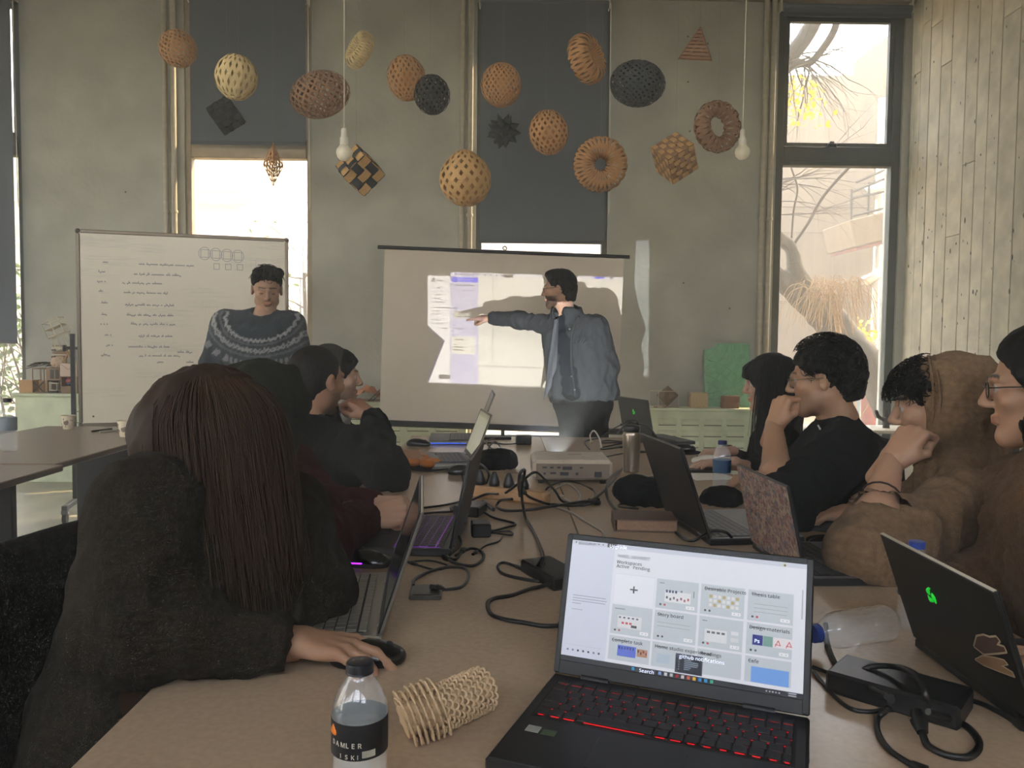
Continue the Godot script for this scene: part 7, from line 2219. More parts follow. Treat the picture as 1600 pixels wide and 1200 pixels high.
func hand_shape(pose: String) -> Shape:
	# wrist at the origin, fingers towards +z, back of the hand up, thumb on the +x side
	if hand_cache.has(pose): return hand_cache[pose]
	var bends: Array = {
		"flat": [[8, 14, 8], [6, 14, 8], [8, 16, 8], [12, 18, 10]],
		"mouse": [[16, 24, 14], [14, 22, 12], [20, 34, 18], [24, 36, 20]],
		"relaxed": [[28, 36, 18], [34, 40, 20], [40, 44, 22], [44, 46, 24]],
		"fist": [[72, 92, 40], [78, 96, 44], [80, 98, 46], [80, 96, 46]],
		"chin": [[52, 78, 34], [58, 84, 38], [62, 86, 40], [64, 84, 40]],
		"point": [[2, 6, 4], [62, 92, 44], [74, 96, 46], [78, 96, 46]]}[pose]
	var thumb := {"flat": [0.55, 0.1], "mouse": [0.45, 0.25], "relaxed": [0.35, 0.5], "fist": [0.05, 1.2], "chin": [0.25, 0.8], "point": [0.5, 0.55]}
	var f := Field.new()
	f.cap(Vector3(0.010, 0, -0.05), Vector3(0.012, 0, 0.012), 0.021, 0.020, 0.012)
	f.cap(Vector3(-0.010, 0, -0.05), Vector3(-0.012, 0, 0.012), 0.021, 0.019, 0.012)
	var bx := [0.031, 0.0105, -0.0105, -0.030]
	var bz := [0.092, 0.096, 0.091, 0.081]
	var ln := [0.071, 0.079, 0.072, 0.057]
	var rr := [0.0094, 0.0096, 0.0091, 0.0080]
	for k in 4:
		f.cap(Vector3(bx[k] * 0.55, 0.001, 0.012), Vector3(bx[k], 0.0, bz[k]), 0.0150, rr[k] * 1.12, 0.010)
	f.ell(Vector3(0.0, -0.005, 0.052), Vector3(0.040, 0.0135, 0.044), 0.010)
	f.cap(Vector3(0.016, -0.006, 0.014), Vector3(0.033, -0.010, 0.040), 0.017, 0.014, 0.010)
	if pose in ["fist", "chin", "point"]: f.ell(Vector3(-0.004, -0.026, 0.078), Vector3(0.032 if pose != "point" else 0.024, 0.018, 0.022), 0.006)
	for k in 4:
		var p := Vector3(bx[k], 0, bz[k])
		var ang := 0.0
		var yaw: float = (1.5 - k) * 0.06
		var r: float = rr[k]
		var parts := [0.47, 0.29, 0.24]
		for j in 3:
			ang += deg_to_rad(bends[k][j])
			var d := Vector3(sin(yaw) * cos(ang), -sin(ang), cos(yaw) * cos(ang))
			var q: Vector3 = p + d * ln[k] * parts[j]
			f.cap(p, q, r, r * 0.93, 0.0025 if j > 0 else 0.005)
			r *= 0.93
			p = q
	var tp: Array = thumb[pose]
	var a := Vector3(0.030, -0.010, 0.034)
	var d1 := Vector3(0.62 * tp[0] + 0.25, -0.25 - 0.25 * tp[1], 0.75).normalized()
	var b := a + d1 * 0.034
	var d2 := Vector3(0.45 * tp[0] - 0.55 * tp[1], -0.18 - 0.3 * tp[1], 0.8).normalized()
	var c := b + d2 * 0.030
	var d3 := Vector3(0.2 * tp[0] - 0.95 * tp[1], -0.10, 0.75).normalized()
	f.cap(a, b, 0.0125, 0.0105, 0.008)
	f.cap(b, c, 0.0105, 0.0098, 0.003)
	f.cap(c, c + d3 * 0.023, 0.0098, 0.0080, 0.003)
	hand_cache[pose] = f.shape(0.0033)
	return hand_cache[pose]

func put_hand(s: Shape, pose: String, wrist: Vector3, fingers: Vector3, back: Vector3, right: bool, skin: Color, size := 1.0) -> void:
	var z := fingers.normalized()
	var y := (back - z * back.dot(z)).normalized()
	var x := y.cross(z)
	if not right: x = -x
	var k := s.v.size()
	s.add(hand_shape(pose), Transform3D(Basis(x * size, y * size, z * size), wrist))
	for j in range(k, s.v.size()): s.c[j] = skin

func tinted(s: Shape, c: Color) -> Shape:
	for k in s.c.size(): s.c[k] = c
	return s

func skin_mat() -> StandardMaterial3D:
	if skin_m == null:
		skin_m = mat(Color.WHITE, 0.55)
		skin_m.vertex_color_use_as_albedo = true
		skin_m.metallic_specular = 0.4
		skin_m.subsurf_scatter_enabled = true; skin_m.subsurf_scatter_strength = 0.08
	return skin_m

# torso of a garment: hips to shoulders, with the shoulders' slope and a neck opening
func torso(f: Field, hip: Vector3, hip_w: Vector3, sh_r: Vector3, sh_l: Vector3, neck: Vector3, rh: float, rc: float, k := 0.06) -> void:
	var mid := (sh_r + sh_l) / 2
	var down := (hip - mid).normalized()
	for e in [[sh_r, 1.0], [sh_l, -1.0]]:
		var s: Vector3 = e[0]
		var inner := s.lerp(mid, 0.42) + down * 0.10
		f.cap(hip + hip_w * e[1], inner, rh, rc, k)
		f.cap(inner, s.lerp(mid, 0.16) + down * 0.03, rc * 0.9, rc * 0.62, k)
	f.cap(hip, mid + down * 0.10, rh * 0.95, rc * 0.95, k)
	f.cap(sh_r.lerp(mid, 0.05), neck - (neck - mid) * 0.35, 0.058, 0.062, 0.05)
	f.cap(sh_l.lerp(mid, 0.05), neck - (neck - mid) * 0.35, 0.058, 0.062, 0.05)

# flatten what rests on the table top
func rest(f: Field, pts: Array) -> void:
	for p in pts: f.cut(Vector3(p.x, TT + 0.002, p.z), Vector3.DOWN, 0.12)

func sleeve(f: Field, sh: Vector3, el: Vector3, wr: Vector3, r0: float, r1: float, r2: float, upto := 1.0) -> void:
	f.cap(sh, el, r0, r1, 0.04)
	f.cap(el, el.lerp(wr, upto), r1, lerpf(r1, r2, upto), 0.035)

func seated_legs(t: Node3D, m: Material, hip: Vector3, fwd: Vector3, side: Vector3, shoe: Material) -> void:
	var f := Field.new()
	var o := t.position
	for s in [-1.0, 1.0]:
		var h: Vector3 = hip + side * s * 0.09
		var knee: Vector3 = h + fwd * 0.40 + side * s * 0.05; knee.y = 0.50
		var foot: Vector3 = knee + fwd * 0.02; foot.y = 0.10
		f.cap(h - o, knee - o, 0.085, 0.062, 0.05)
		f.cap(knee - o, foot - o, 0.060, 0.045, 0.03)
		var sh := Field.new()
		sh.cap(foot - o + Vector3(0, -0.05, 0) - fwd * 0.05, foot - o + Vector3(0, -0.065, 0) + fwd * 0.13, 0.045, 0.035, 0.02)
		sh.cut(Vector3(0, 0.002 - o.y, 0), Vector3.DOWN)
		part(t, "shoe", sh.shape(0.012), shoe)
	part(t, "trousers", f.shape(0.018, 0.006, 8.0), m)

func hair_mat(c: Color) -> StandardMaterial3D:
	var m := mat(c, 0.62)
	m.vertex_color_use_as_albedo = true
	m.metallic_specular = 0.3
	return m

# strands over a head: from the crown down to where the hair hangs
func strands(s: Shape, head: Transform3D, n: int, r: float, length: float, hang_dir: Vector3, spread: Vector2, thick: float, wave := 0.0, hug := 1.03) -> void:
	for k in n:
		var a := rng.randf_range(spread.x, spread.y)
		var e := rng.randf_range(0.15, 1.0)
		var p := []
		var steps := 9
		var tone := rng.randf_range(0.6, 1.35)
		s.col = Color(tone, tone, tone)
		var ph := rng.randf() * TAU
		var total := length * rng.randf_range(0.75, 1.05)
		var pos := head * (Vector3(sin(a) * sin(e * 1.5), cos(e * 1.5), cos(a) * sin(e * 1.5)) * r * hug)
		var dir := hang_dir
		p.append(pos)
		for j in steps:
			var c := pos - head.origin
			var n3 := c.normalized()
			var g := hang_dir
			if c.length() < r * 1.12: g = (g - n3 * minf(0.0, g.dot(n3))).normalized()
			dir = (dir * 0.4 + g).normalized()
			pos += dir * total / steps + Vector3(cos(ph + j * 1.3), 0, sin(ph + j * 1.3)) * wave
			if (pos - head.origin).length() < r * hug: pos = head.origin + (pos - head.origin).normalized() * r * hug
			p.append(pos)
		var rad := []
		for j in p.size(): rad.append(thick * (1.0 - 0.7 * j / p.size()))
		s.tube(p, rad, 4, false)
	s.col = Color.WHITE

func curls(s: Shape, head: Transform3D, n: int, r: Vector3, size: float, thick: float, keep: Callable) -> void:
	var made := 0
	while made < n:
		var v := Vector3(rng.randfn(), rng.randfn(), rng.randfn()).normalized()
		if not keep.call(v): continue
		made += 1
		var base := v * r
		var t := v.cross(Vector3(rng.randf_range(-1, 1), rng.randf_range(-1, 1), rng.randf_range(-1, 1))).normalized()
		var b := v.cross(t)
		var p := []
		var ph := rng.randf() * TAU
		var tone := rng.randf_range(0.6, 1.4)
		s.col = Color(tone, tone, tone)
		for j in 9:
			var f := j / 8.0
			p.append(head * (base + v * size * (0.2 + 0.7 * sin(f * 2.4)) + t * size * (f * 1.6 - 0.6 + 0.35 * sin(ph + f * 7.0)) + b * size * 0.45 * cos(ph + f * 7.0)))
		var rad := []
		for j in 9: rad.append(thick * (1.0 - 0.6 * j / 8.0))
		s.tube(p, rad, 4, false)
	s.col = Color.WHITE

func glasses(t: Node3D, head: Transform3D, m: Material, lens := true) -> void:
	var s := Shape.new()
	for sg in [-1.0, 1.0]:
		var ring := []
		for k in 17: ring.append(Vector3(sg * 0.032 + cos(TAU * k / 16) * 0.021, -0.001 + sin(TAU * k / 16) * 0.017, 0.103 - absf(sg * 0.032 + cos(TAU * k / 16) * 0.021) * 0.12))
		s.tube(ring, 0.0016, 5, false)
		s.tube([Vector3(sg * 0.053, 0.004, 0.096), Vector3(sg * 0.080, 0.006, 0.06), Vector3(sg * 0.083, 0.006, -0.005), Vector3(sg * 0.082, -0.012, -0.025)], 0.0015, 5)
	s.tube([Vector3(-0.011, 0.004, 0.103), Vector3(0, 0.007, 0.107), Vector3(0.011, 0.004, 0.103)], 0.0016, 5)
	var o := part(t, "spectacles", s, m, head)
	if lens:
		var l := Shape.new()
		for sg in [-1.0, 1.0]: l.ball(Vector3(sg * 0.032, -0.001, 0.099), Vector3(0.019, 0.0155, 0.0008), Basis(Vector3.UP, sg * 0.12), 14, 6)
		part(o, "lenses", l, glass(Color(1, 1, 1, 0.08), 0.0))

func person(label: String, at_p: Vector3) -> Node3D:
	var t := thing("person", label, "person", Vector3(at_p.x, 0, at_p.z))
	return t

func people() -> void:
	long_haired()
	hooded_maroon()
	dark_jacket()
	grey_beanie()
	sweater_man()
	presenter()
	dark_haired()
	black_shirt()
	tan_hoodie()
	edge_person()

# the long-haired person bent over the silver laptop
func long_haired() -> void:
	var hip := Vector3(-0.61, 0.52, -1.26)
	var t := person("person with long brown hair in a fuzzy dark cardigan, hand on the small black mouse", hip)
	var o := t.position
	var skin := Color(0.294, 0.158, 0.093)
	var hc := at(333, 690, 1.27) - o
	var face := Vector3(0.80, -0.50, -0.42)
	var head := Transform3D(basis_to(face), hc)
	var sr := at(228, 790, 1.13) - o; var sl := at(448, 800, 1.42) - o
	var er := at(185, 985, 1.06) - o; var wr := on(458, 1010, TT + 0.032) - o
	var el := on(492, 925, TT + 0.05) - o; var wl := on(415, 968, TT + 0.045) - o
	var neck := hc + Vector3(-0.10, -0.10, 0.03)
	var g := Field.new()
	torso(g, hip - o, Vector3(0.0, 0, 0.15), sr, sl, neck, 0.115, 0.110)
	g.cap(hip - o + Vector3(-0.02, 0.1, 0), (sr + sl) / 2 + Vector3(-0.06, -0.12, 0), 0.14, 0.125, 0.06)
	sleeve(g, sr, er, wr, 0.072, 0.062, 0.044, 0.93)
	sleeve(g, sl, el, wl, 0.072, 0.064, 0.050, 1.0)
	g.cut(wr + (er - wr).normalized() * 0.012, wr - er, 0.07)
	var knit := cloth(Color(0.17, 0.145, 0.115), 0.3, 9.0)
	g.cut(Vector3(0, 0.44, 0), Vector3.DOWN)
	rest(g, [wr, el, wl, wr.lerp(er, 0.5), el.lerp(wl, 0.5)])
	part(t, "cardigan", g.shape(0.0105, 0.010, 9.0, 3), knit)
	var hs := tinted_head(skin)
	var body := Shape.new().add(hs, head)
	var arm := Field.new().cap(er, wr, 0.036, 0.024, 0.02).cap(sr, er, 0.045, 0.036, 0.02).cap(neck, (sr + sl) / 2, 0.06, 0.08, 0.04).cap((sr + sl) / 2, hip - o, 0.08, 0.09, 0.04).cap(sl, el, 0.045, 0.036, 0.02).cap(el, wl, 0.036, 0.024, 0.02).cap(sr, sl, 0.036, 0.036, 0.03)
	body.add(tinted(arm.shape(0.013), skin))
	put_hand(body, "mouse", wr + Vector3(0.0, 0.008, 0), Vector3(0.98, -0.06, 0.10), Vector3(0, 1, 0), true, skin, 0.95)
	put_hand(body, "relaxed", wl, Vector3(-0.5, -0.1, 0.6), Vector3(0, 1, 0), false, skin, 0.9)
	part(t, "body", body, skin_mat())
	# checked scarf-like shirt showing at the front
	seated_legs(t, cloth(Color(0.045, 0.04, 0.04)), hip, Vector3(1, 0, 0), Vector3(0, 0, 1), mat(Color(0.05, 0.05, 0.05)))
	var hm := hair_mat(Color(0.22, 0.15, 0.095))
	var h := Field.new()
	var hb := head.basis
	h.ell(hc + hb * Vector3(0, 0.026, -0.016), Vector3(0.086, 0.096, 0.104), 0.03, hb)
	h.cap(hc + hb * Vector3(0.0, -0.02, -0.05), hc + Vector3(0.05, -0.12, 0.05), 0.070, 0.060, 0.05)
	h.cap(hc + Vector3(0.05, -0.12, 0.05), hc + Vector3(0.065, -0.20, 0.05), 0.052, 0.020, 0.05)
	h.cap(hc + Vector3(-0.04, -0.02, 0.04), hc + Vector3(-0.03, -0.08, 0.06), 0.050, 0.035, 0.05)
	part(t, "hair", tinted(h.shape(0.007, 0.006, 14.0, 2), Color(0.55, 0.55, 0.55)), hm)
	var st := Shape.new()
	strands(st, Transform3D(Basis.IDENTITY, hc + hb * Vector3(0, 0.02, -0.012)), 1100, 0.098, 0.34, Vector3(0.16, -1, 0.10).normalized(), Vector2(-PI, PI), 0.0013, 0.0012, 1.02)
	part(t, "hair_strands", st, hm)

func hooded_maroon() -> void:
	var hip := Vector3(-0.92, 0.52, -2.12)
	var t := person("person in a dark green hood with maroon sleeves, hands clasped over the violet-lit laptop", hip)
	var o := t.position
	var skin := Color(0.364, 0.211, 0.136)
	var hc := at(402, 638, 2.05) - o
	var head := Transform3D(basis_to(Vector3(0.60, -0.35, -0.72)), hc)
	var sr := at(385, 745, 1.92) - o; var sl := at(452, 728, 2.30) - o
	var er := on(498, 852, TT + 0.055) - o; var wr := on(566, 812, TT + 0.05) - o
	var el := on(500, 800, TT + 0.055) - o; var wl := on(574, 793, TT + 0.05) - o
	var neck := hc + Vector3(-0.06, -0.13, 0.02)
	# hooded gilet
	var g := Field.new()
	torso(g, hip - o, Vector3(0, 0, 0.15), sr, sl, neck, 0.13, 0.12)
	g.cap(hip - o + Vector3(-0.02, 0.1, 0), (sr + sl) / 2 + Vector3(-0.05, -0.1, 0), 0.15, 0.135, 0.06)
	g.ell(hc + Vector3(-0.005, 0.018, 0.01), Vector3(0.112, 0.112, 0.118), 0.05)
	g.cap(hc + Vector3(0.03, 0.07, -0.02), hc + Vector3(0.078, 0.10, -0.03), 0.05, 0.022, 0.04)
	g.cap(hc + Vector3(-0.03, -0.05, 0.03), hc + Vector3(-0.05, -0.17, 0.02), 0.115, 0.12, 0.06)
	g.cap(hc + head.basis * Vector3(0, 0.02, 0.05), hc + head.basis * Vector3(0, -0.13, 0.03), 0.095, 0.10, 0.03)
	g.ell(hc + head.basis * Vector3(0, -0.02, 0.165), Vector3(0.058, 0.080, 0.085), 0.02, head.basis, -1.0)
	g.cut(Vector3(0, 0.44, 0), Vector3.DOWN)
	part(t, "hooded_gilet", g.shape(0.012, 0.010, 8.0, 7), cloth(Color(0.17, 0.175, 0.14), 0.25, 7.0))
	var sl_f := Field.new()
	sleeve(sl_f, sr, er, wr, 0.075, 0.066, 0.05, 1.0)
	sleeve(sl_f, sl, el, wl, 0.075, 0.066, 0.05, 1.0)
	sl_f.cut(wr + (wr - er).normalized() * 0.012, wr - er, 0.075)
	rest(sl_f, [er, wr, el, wl])
	part(t, "maroon_sweatshirt", sl_f.shape(0.010, 0.010, 12.0, 8), cloth(Color(0.23, 0.08, 0.08), 0.3, 8.0))
	var body := Shape.new().add(tinted_head(skin), head)
	var arm := Field.new().cap(er, wr, 0.036, 0.026, 0.02).cap(sr, er, 0.045, 0.036, 0.02).cap(sl, el, 0.045, 0.036, 0.02).cap(el, wl, 0.036, 0.026, 0.02).cap(sr, sl, 0.036, 0.036, 0.03).cap(neck, hip - o, 0.05, 0.06, 0.04)
	body.add(tinted(arm.shape(0.014), skin))
	put_hand(body, "fist", wr + Vector3(0.01, 0.006, 0), Vector3(0.9, 0.12, -0.25), Vector3(0.1, 0.75, 0.7), true, skin)
	put_hand(body, "chin", wl + Vector3(0.01, 0.012, -0.005), Vector3(0.9, 0.10, 0.15), Vector3(-0.1, 0.9, -0.3), false, skin)
	part(t, "body", body, skin_mat())
	seated_legs(t, cloth(Color(0.05, 0.05, 0.06)), hip, Vector3(1, 0, 0), Vector3(0, 0, 1), mat(Color(0.05, 0.05, 0.05)))

func dark_jacket() -> void:
	var hip := Vector3(-0.92, 0.52, -2.86)
	var t := person("person with cropped hair in a charcoal jacket, chin on hand and elbow on the table", hip)
	var o := t.position
	var skin := Color(0.315, 0.165, 0.099)
	var hc := at(497, 594, 2.76) - o
	var head := Transform3D(basis_to(Vector3(0.62, -0.05, -0.80)), hc)
	var sl := at(440, 716, 2.86) - o; var sr := at(562, 704, 2.68) - o
	var er := on(606, 742, TT + 0.05) - o; var wr := at(582, 650, 2.84) - o
	var el := Vector3(-0.86, 0.66, -3.08) - o; var wl := Vector3(-0.66, 0.62, -2.98) - o
	var neck := hc + Vector3(-0.03, -0.135, 0.03)
	var g := Field.new()
	torso(g, hip - o, Vector3(0.05, 0, 0.14), sr, sl, neck, 0.14, 0.135)
	g.cap(hip - o + Vector3(0, 0.1, 0), (sr + sl) / 2 + Vector3(-0.02, -0.1, 0), 0.16, 0.145, 0.06)
	sleeve(g, sr, er, wr, 0.080, 0.070, 0.048, 0.92)
	sleeve(g, sl, el, wl, 0.080, 0.062, 0.045, 1.0)
	g.cap(neck + Vector3(-0.03, 0.0, 0.03), neck + Vector3(0.04, 0.0, -0.04), 0.072, 0.072, 0.03)
	g.cut(neck + Vector3(0, 0.022, 0), Vector3(0.25, 1, -0.2), 0.10)
	g.cut(wr + (er - wr).normalized() * 0.01, wr - er, 0.06)
	g.cut(Vector3(0, 0.44, 0), Vector3.DOWN)
	rest(g, [er])
	part(t, "jacket", g.shape(0.011, 0.012, 9.0, 11), cloth(Color(0.14, 0.14, 0.135), 0.3, 7.0))
	var body := Shape.new().add(tinted_head(skin, 0.5), head)
	var arm := Field.new().cap(er, wr, 0.038, 0.027, 0.02).cap(sr, er, 0.045, 0.038, 0.02).cap(sl, el, 0.045, 0.036, 0.02).cap(el, wl, 0.036, 0.026, 0.02).cap(sr, sl, 0.036, 0.036, 0.03).cap(neck, hip - o, 0.05, 0.06, 0.04)
	body.add(tinted(arm.shape(0.014), skin))
	put_hand(body, "chin", wr, Vector3(-0.72, 0.52, -0.12), Vector3(0.45, 0.75, 0.35), true, skin)
	put_hand(body, "relaxed", wl, Vector3(0.9, -0.05, -0.2), Vector3(0, 1, 0), false, skin)
	part(t, "body", body, skin_mat())
	var h := Field.new()
	h.ell(hc + head.basis * Vector3(0, 0.034, -0.018), Vector3(0.082, 0.090, 0.100), 0.02, head.basis)
	h.cap(hc + head.basis * Vector3(0, -0.02, -0.055), hc + head.basis * Vector3(0, -0.07, -0.055), 0.062, 0.050, 0.03)
	h.cut(hc + head.basis * Vector3(0, 0.02, 0.03), head.basis * Vector3(0, -0.35, 1.0))
	for s in [-1.0, 1.0]: h.ell(hc + head.basis * Vector3(s * 0.085, -0.012, 0.0), Vector3(0.02, 0.036, 0.024), 0.008, head.basis, -1.0)
	h.cut(hc + head.basis * Vector3(0, -0.075, -0.05), head.basis * Vector3(0, -1, -0.2))
	part(t, "hair", tinted(h.shape(0.006, 0.002, 60.0, 5), Color.WHITE), hair_mat(Color(0.10, 0.085, 0.07)))
	seated_legs(t, cloth(Color(0.05, 0.05, 0.06)), hip, Vector3(0.95, 0, -0.3), Vector3(0.2, 0, 0.95), mat(Color(0.05, 0.05, 0.05)))

func grey_beanie() -> void:
	var hip := Vector3(-0.98, 0.52, -3.50)
	var t := person("person in a grey knitted cap seen in profile beyond the charcoal jacket", hip)
	var o := t.position
	var skin := Color(0.350, 0.205, 0.136)
	var hc := at(525, 588, 3.38) - o
	var head := Transform3D(basis_to(Vector3(0.96, -0.03, -0.22)), hc)
	var sr := at(520, 690, 3.25) - o; var sl := at(545, 690, 3.62) - o
	var er := at(575, 725, 3.32) - o; var wr := on(617, 712, TT + 0.04) - o
	var el := at(560, 720, 3.75) - o; var wl := on(600, 705, TT + 0.04) - o
	var neck := hc + Vector3(-0.05, -0.13, 0.01)
	var g := Field.new()
	torso(g, hip - o, Vector3(0, 0, 0.14), sr, sl, neck, 0.13, 0.125)
	g.cap(hip - o, (sr + sl) / 2 + Vector3(-0.02, -0.1, 0), 0.15, 0.135, 0.06)
	sleeve(g, sr, er, wr, 0.075, 0.062, 0.045, 0.95)
	sleeve(g, sl, el, wl, 0.075, 0.062, 0.045, 0.95)
	g.cut(Vector3(0, 0.44, 0), Vector3.DOWN)
	rest(g, [wr, wl])
	part(t, "dark_overshirt", g.shape(0.014, 0.010, 9.0, 21), cloth(Color(0.06, 0.065, 0.08), 0.2, 7.0))
	var fr := Field.new().cap(neck + Vector3(0.08, -0.02, 0.03), (hip - o).lerp(neck, 0.35) + Vector3(0.12, 0, 0.02), 0.055, 0.065, 0.02)
	part(t, "white_shirt", fr.shape(0.012, 0.006, 12.0), cloth(Color(0.62, 0.60, 0.56)))
	var body := Shape.new().add(tinted_head(skin, 0.35), head)
	var arm := Field.new().cap(er, wr, 0.038, 0.027, 0.02).cap(sr, er, 0.045, 0.038, 0.02).cap(sl, el, 0.045, 0.036, 0.02).cap(el, wl, 0.036, 0.026, 0.02).cap(sr, sl, 0.036, 0.036, 0.03).cap(neck, hip - o, 0.05, 0.06, 0.04)
	body.add(tinted(arm.shape(0.014), skin))
	put_hand(body, "relaxed", wr, Vector3(0.95, -0.1, -0.1), Vector3(0.1, 0.8, 0.6), true, skin)
	put_hand(body, "relaxed", wl, Vector3(0.95, -0.1, 0.1), Vector3(0, 1, 0), false, skin)
	part(t, "body", body, skin_mat())
	# hair in front of the ear, knitted cap with turned-up rim
	var h := Field.new()
	h.ell(hc + head.basis * Vector3(0, 0.038, 0.006), Vector3(0.082, 0.086, 0.094), 0.02, head.basis)
	h.cut(hc + head.basis * Vector3(0, 0.042, 0.075), head.basis * Vector3(0, -0.6, 0.8))
	h.cut(hc + head.basis * Vector3(0, -0.03, 0), head.basis * Vector3(0, -1, 0))
	part(t, "hair", tinted(h.shape(0.007, 0.005, 30.0, 6), Color.WHITE), hair_mat(Color(0.05, 0.045, 0.04)))
	var c := Field.new()
	c.ell(hc + head.basis * Vector3(0, 0.045, -0.032), Vector3(0.094, 0.098, 0.098), 0.02, head.basis)
	c.cut(hc + head.basis * Vector3(0, 0.02, 0.036), head.basis * Vector3(0, -0.30, 0.95))
	c.cut(hc + head.basis * Vector3(0, -0.045, -0.05), head.basis * Vector3(0, -1, -0.1))
	part(t, "knitted_cap", c.shape(0.008, 0.003, 40.0), cloth(Color(0.30, 0.29, 0.27), 0.4, 12.0))
	seated_legs(t, cloth(Color(0.05, 0.05, 0.06)), hip, Vector3(1, 0, 0), Vector3(0, 0, 1), mat(Color(0.05, 0.05, 0.05)))

func standing_legs(t: Node3D, called: String, m: Material, hip_r: Vector3, hip_l: Vector3, foot_r: Vector3, foot_l: Vector3, r: float) -> void:
	var f := Field.new()
	f.cap(hip_r, hip_l, r * 1.35, r * 1.35, 0.05)
	for e in [[hip_r, foot_r], [hip_l, foot_l]]:
		var knee: Vector3 = e[0].lerp(e[1], 0.5) + Vector3(0, 0.01, 0.02)
		f.cap(e[0], knee, r, r * 0.76, 0.05)
		f.cap(knee, e[1], r * 0.76, r * 0.62, 0.03)
		var sh := Field.new().cap(e[1] + Vector3(0, -0.035, -0.04), e[1] + Vector3(0, -0.045, 0.13), 0.05, 0.038, 0.02)
		sh.cut(Vector3(0, 0.003, 0), Vector3.DOWN)
		part(t, "shoe", sh.shape(0.012), mat(Color(0.05, 0.05, 0.05), 0.6))
	part(t, called, f.shape(0.014, 0.008, 9.0, 3), m)

# patterned sweater, in front of the whiteboard
func sweater_man() -> void:
	var D := 4.40
	var base := at(405, 600, D); base.y = 0
	var t := person("person in a dark sweater with a white patterned yoke standing before the whiteboard, looking down", base)
	var o := t.position
	var skin := Color(0.350, 0.205, 0.130)
	var hc := at(417, 452, D) - o
	var head := Transform3D(basis_to(Vector3(0.30, -0.30, 0.88)), hc)
	var sr := at(352, 505, D + 0.03) - o; var sl := at(456, 507, D) - o
	var er := at(333, 570, D - 0.02) - o; var wr := at(352, 612, D - 0.22) - o
	var el := at(472, 575, D - 0.02) - o; var wl := at(446, 622, D - 0.2) - o
	var hip := at(404, 640, D) - o
	var neck := at(413, 492, D) - o
	var g := Field.new()
	torso(g, hip, Vector3(-0.09, 0, 0), sr, sl, neck, 0.125, 0.125)
	sleeve(g, sr, er, wr, 0.076, 0.070, 0.056, 0.72)
	sleeve(g, sl, el, wl, 0.076, 0.066, 0.052, 0.9)
	g.ell(neck + Vector3(0, 0.03, 0.02), Vector3(0.066, 0.05, 0.062), 0.01, Basis.IDENTITY, -1.0)
	var s := g.shape(0.008, 0.006, 10.0, 2)
	var dark := Color(0.045, 0.055, 0.07)
	var white := Color(0.42, 0.41, 0.39)
	var grey := Color(0.16, 0.165, 0.175)
	for k in s.v.size():
		var p := s.v[k] - neck
		# distance below the neck along the cloth: the yoke runs in rings
		var ring := sqrt(p.x * p.x * 0.55 + p.y * p.y)
		var a := atan2(p.x, -p.y) * 9.5 if absf(p.x) > 0.17 else p.x / 0.0125
		var z := absf(fposmod(a, 2.0) - 1.0)
		var c := dark
		if p.y < 0.02:
			if absf(ring - 0.145 - 0.010 * z) < 0.007: c = white
			elif absf(ring - 0.172) < 0.005: c = grey
			elif absf(ring - 0.195 - 0.012 * z) < 0.006 or absf(ring - 0.215 + 0.012 * z) < 0.006: c = white
			elif absf(ring - 0.236) < 0.006: c = grey
			elif ring > 0.262 and ring < 0.298 and z > 0.5: c = Color(0.33, 0.32, 0.31)
		s.c[k] = c
	var sm := cloth(Color.WHITE, 0.4, 10.0, 0.2)
	sm.vertex_color_use_as_albedo = true
	part(t, "patterned_sweater", s, sm)
	var body := Shape.new().add(tinted_head(skin, 0.12, Color(0.06, 0.05, 0.04), false), head)
	var arm := Field.new().cap(er, wr, 0.038, 0.027, 0.02).cap(sr, er, 0.045, 0.038, 0.02).cap(sl, el, 0.045, 0.036, 0.02).cap(el, wl, 0.036, 0.026, 0.02).cap(sr, sl, 0.036, 0.036, 0.03).cap(neck, hip, 0.05, 0.05, 0.04).cap(neck, hc + Vector3(0, -0.06, -0.02), 0.056, 0.054, 0.03)
	body.add(tinted(arm.shape(0.013), skin))
	put_hand(body, "relaxed", wr, Vector3(0.35, -0.7, 0.5), Vector3(-0.3, 0.3, 0.8), true, skin)
	put_hand(body, "relaxed", wl, Vector3(-0.35, -0.7, 0.5), Vector3(0.3, 0.3, 0.8), false, skin)
	part(t, "body", body, skin_mat())
	var h := Field.new()
	h.ell(hc + head.basis * Vector3(0, 0.044, -0.014), Vector3(0.084, 0.088, 0.102), 0.02, head.basis)
	h.cap(hc + head.basis * Vector3(-0.055, 0.105, 0.055), hc + head.basis * Vector3(0.06, 0.108, 0.06), 0.026, 0.030, 0.03)
	h.cut(hc + head.basis * Vector3(0, 0.074, 0.074), head.basis * Vector3(0, -0.72, 0.7))
	for e in [-1.0, 1.0]: h.ell(hc + head.basis * Vector3(e * 0.088, -0.02, 0.015), Vector3(0.03, 0.045, 0.04), 0.01, head.basis, -1.0)
	h.cut(hc + head.basis * Vector3(0, -0.045, -0.05), head.basis * Vector3(0, -1, -0.2))
	var hm := hair_mat(Color(0.085, 0.08, 0.075))
	part(t, "hair", tinted(h.shape(0.006, 0.006, 32.0, 9), Color(0.8, 0.8, 0.8)), hm)
	var st := Shape.new()
	curls(st, head, 130, Vector3(0.083, 0.125, 0.10), 0.022, 0.0018, func(v): return v.y > 0.45)
	part(t, "hair_strands", st, hm)
	standing_legs(t, "trousers", cloth(Color(0.05, 0.055, 0.07)), hip + Vector3(-0.09, 0, 0), hip + Vector3(0.09, 0, 0), Vector3(-0.11, 0.09, 0.0), Vector3(0.13, 0.09, 0.02), 0.088)

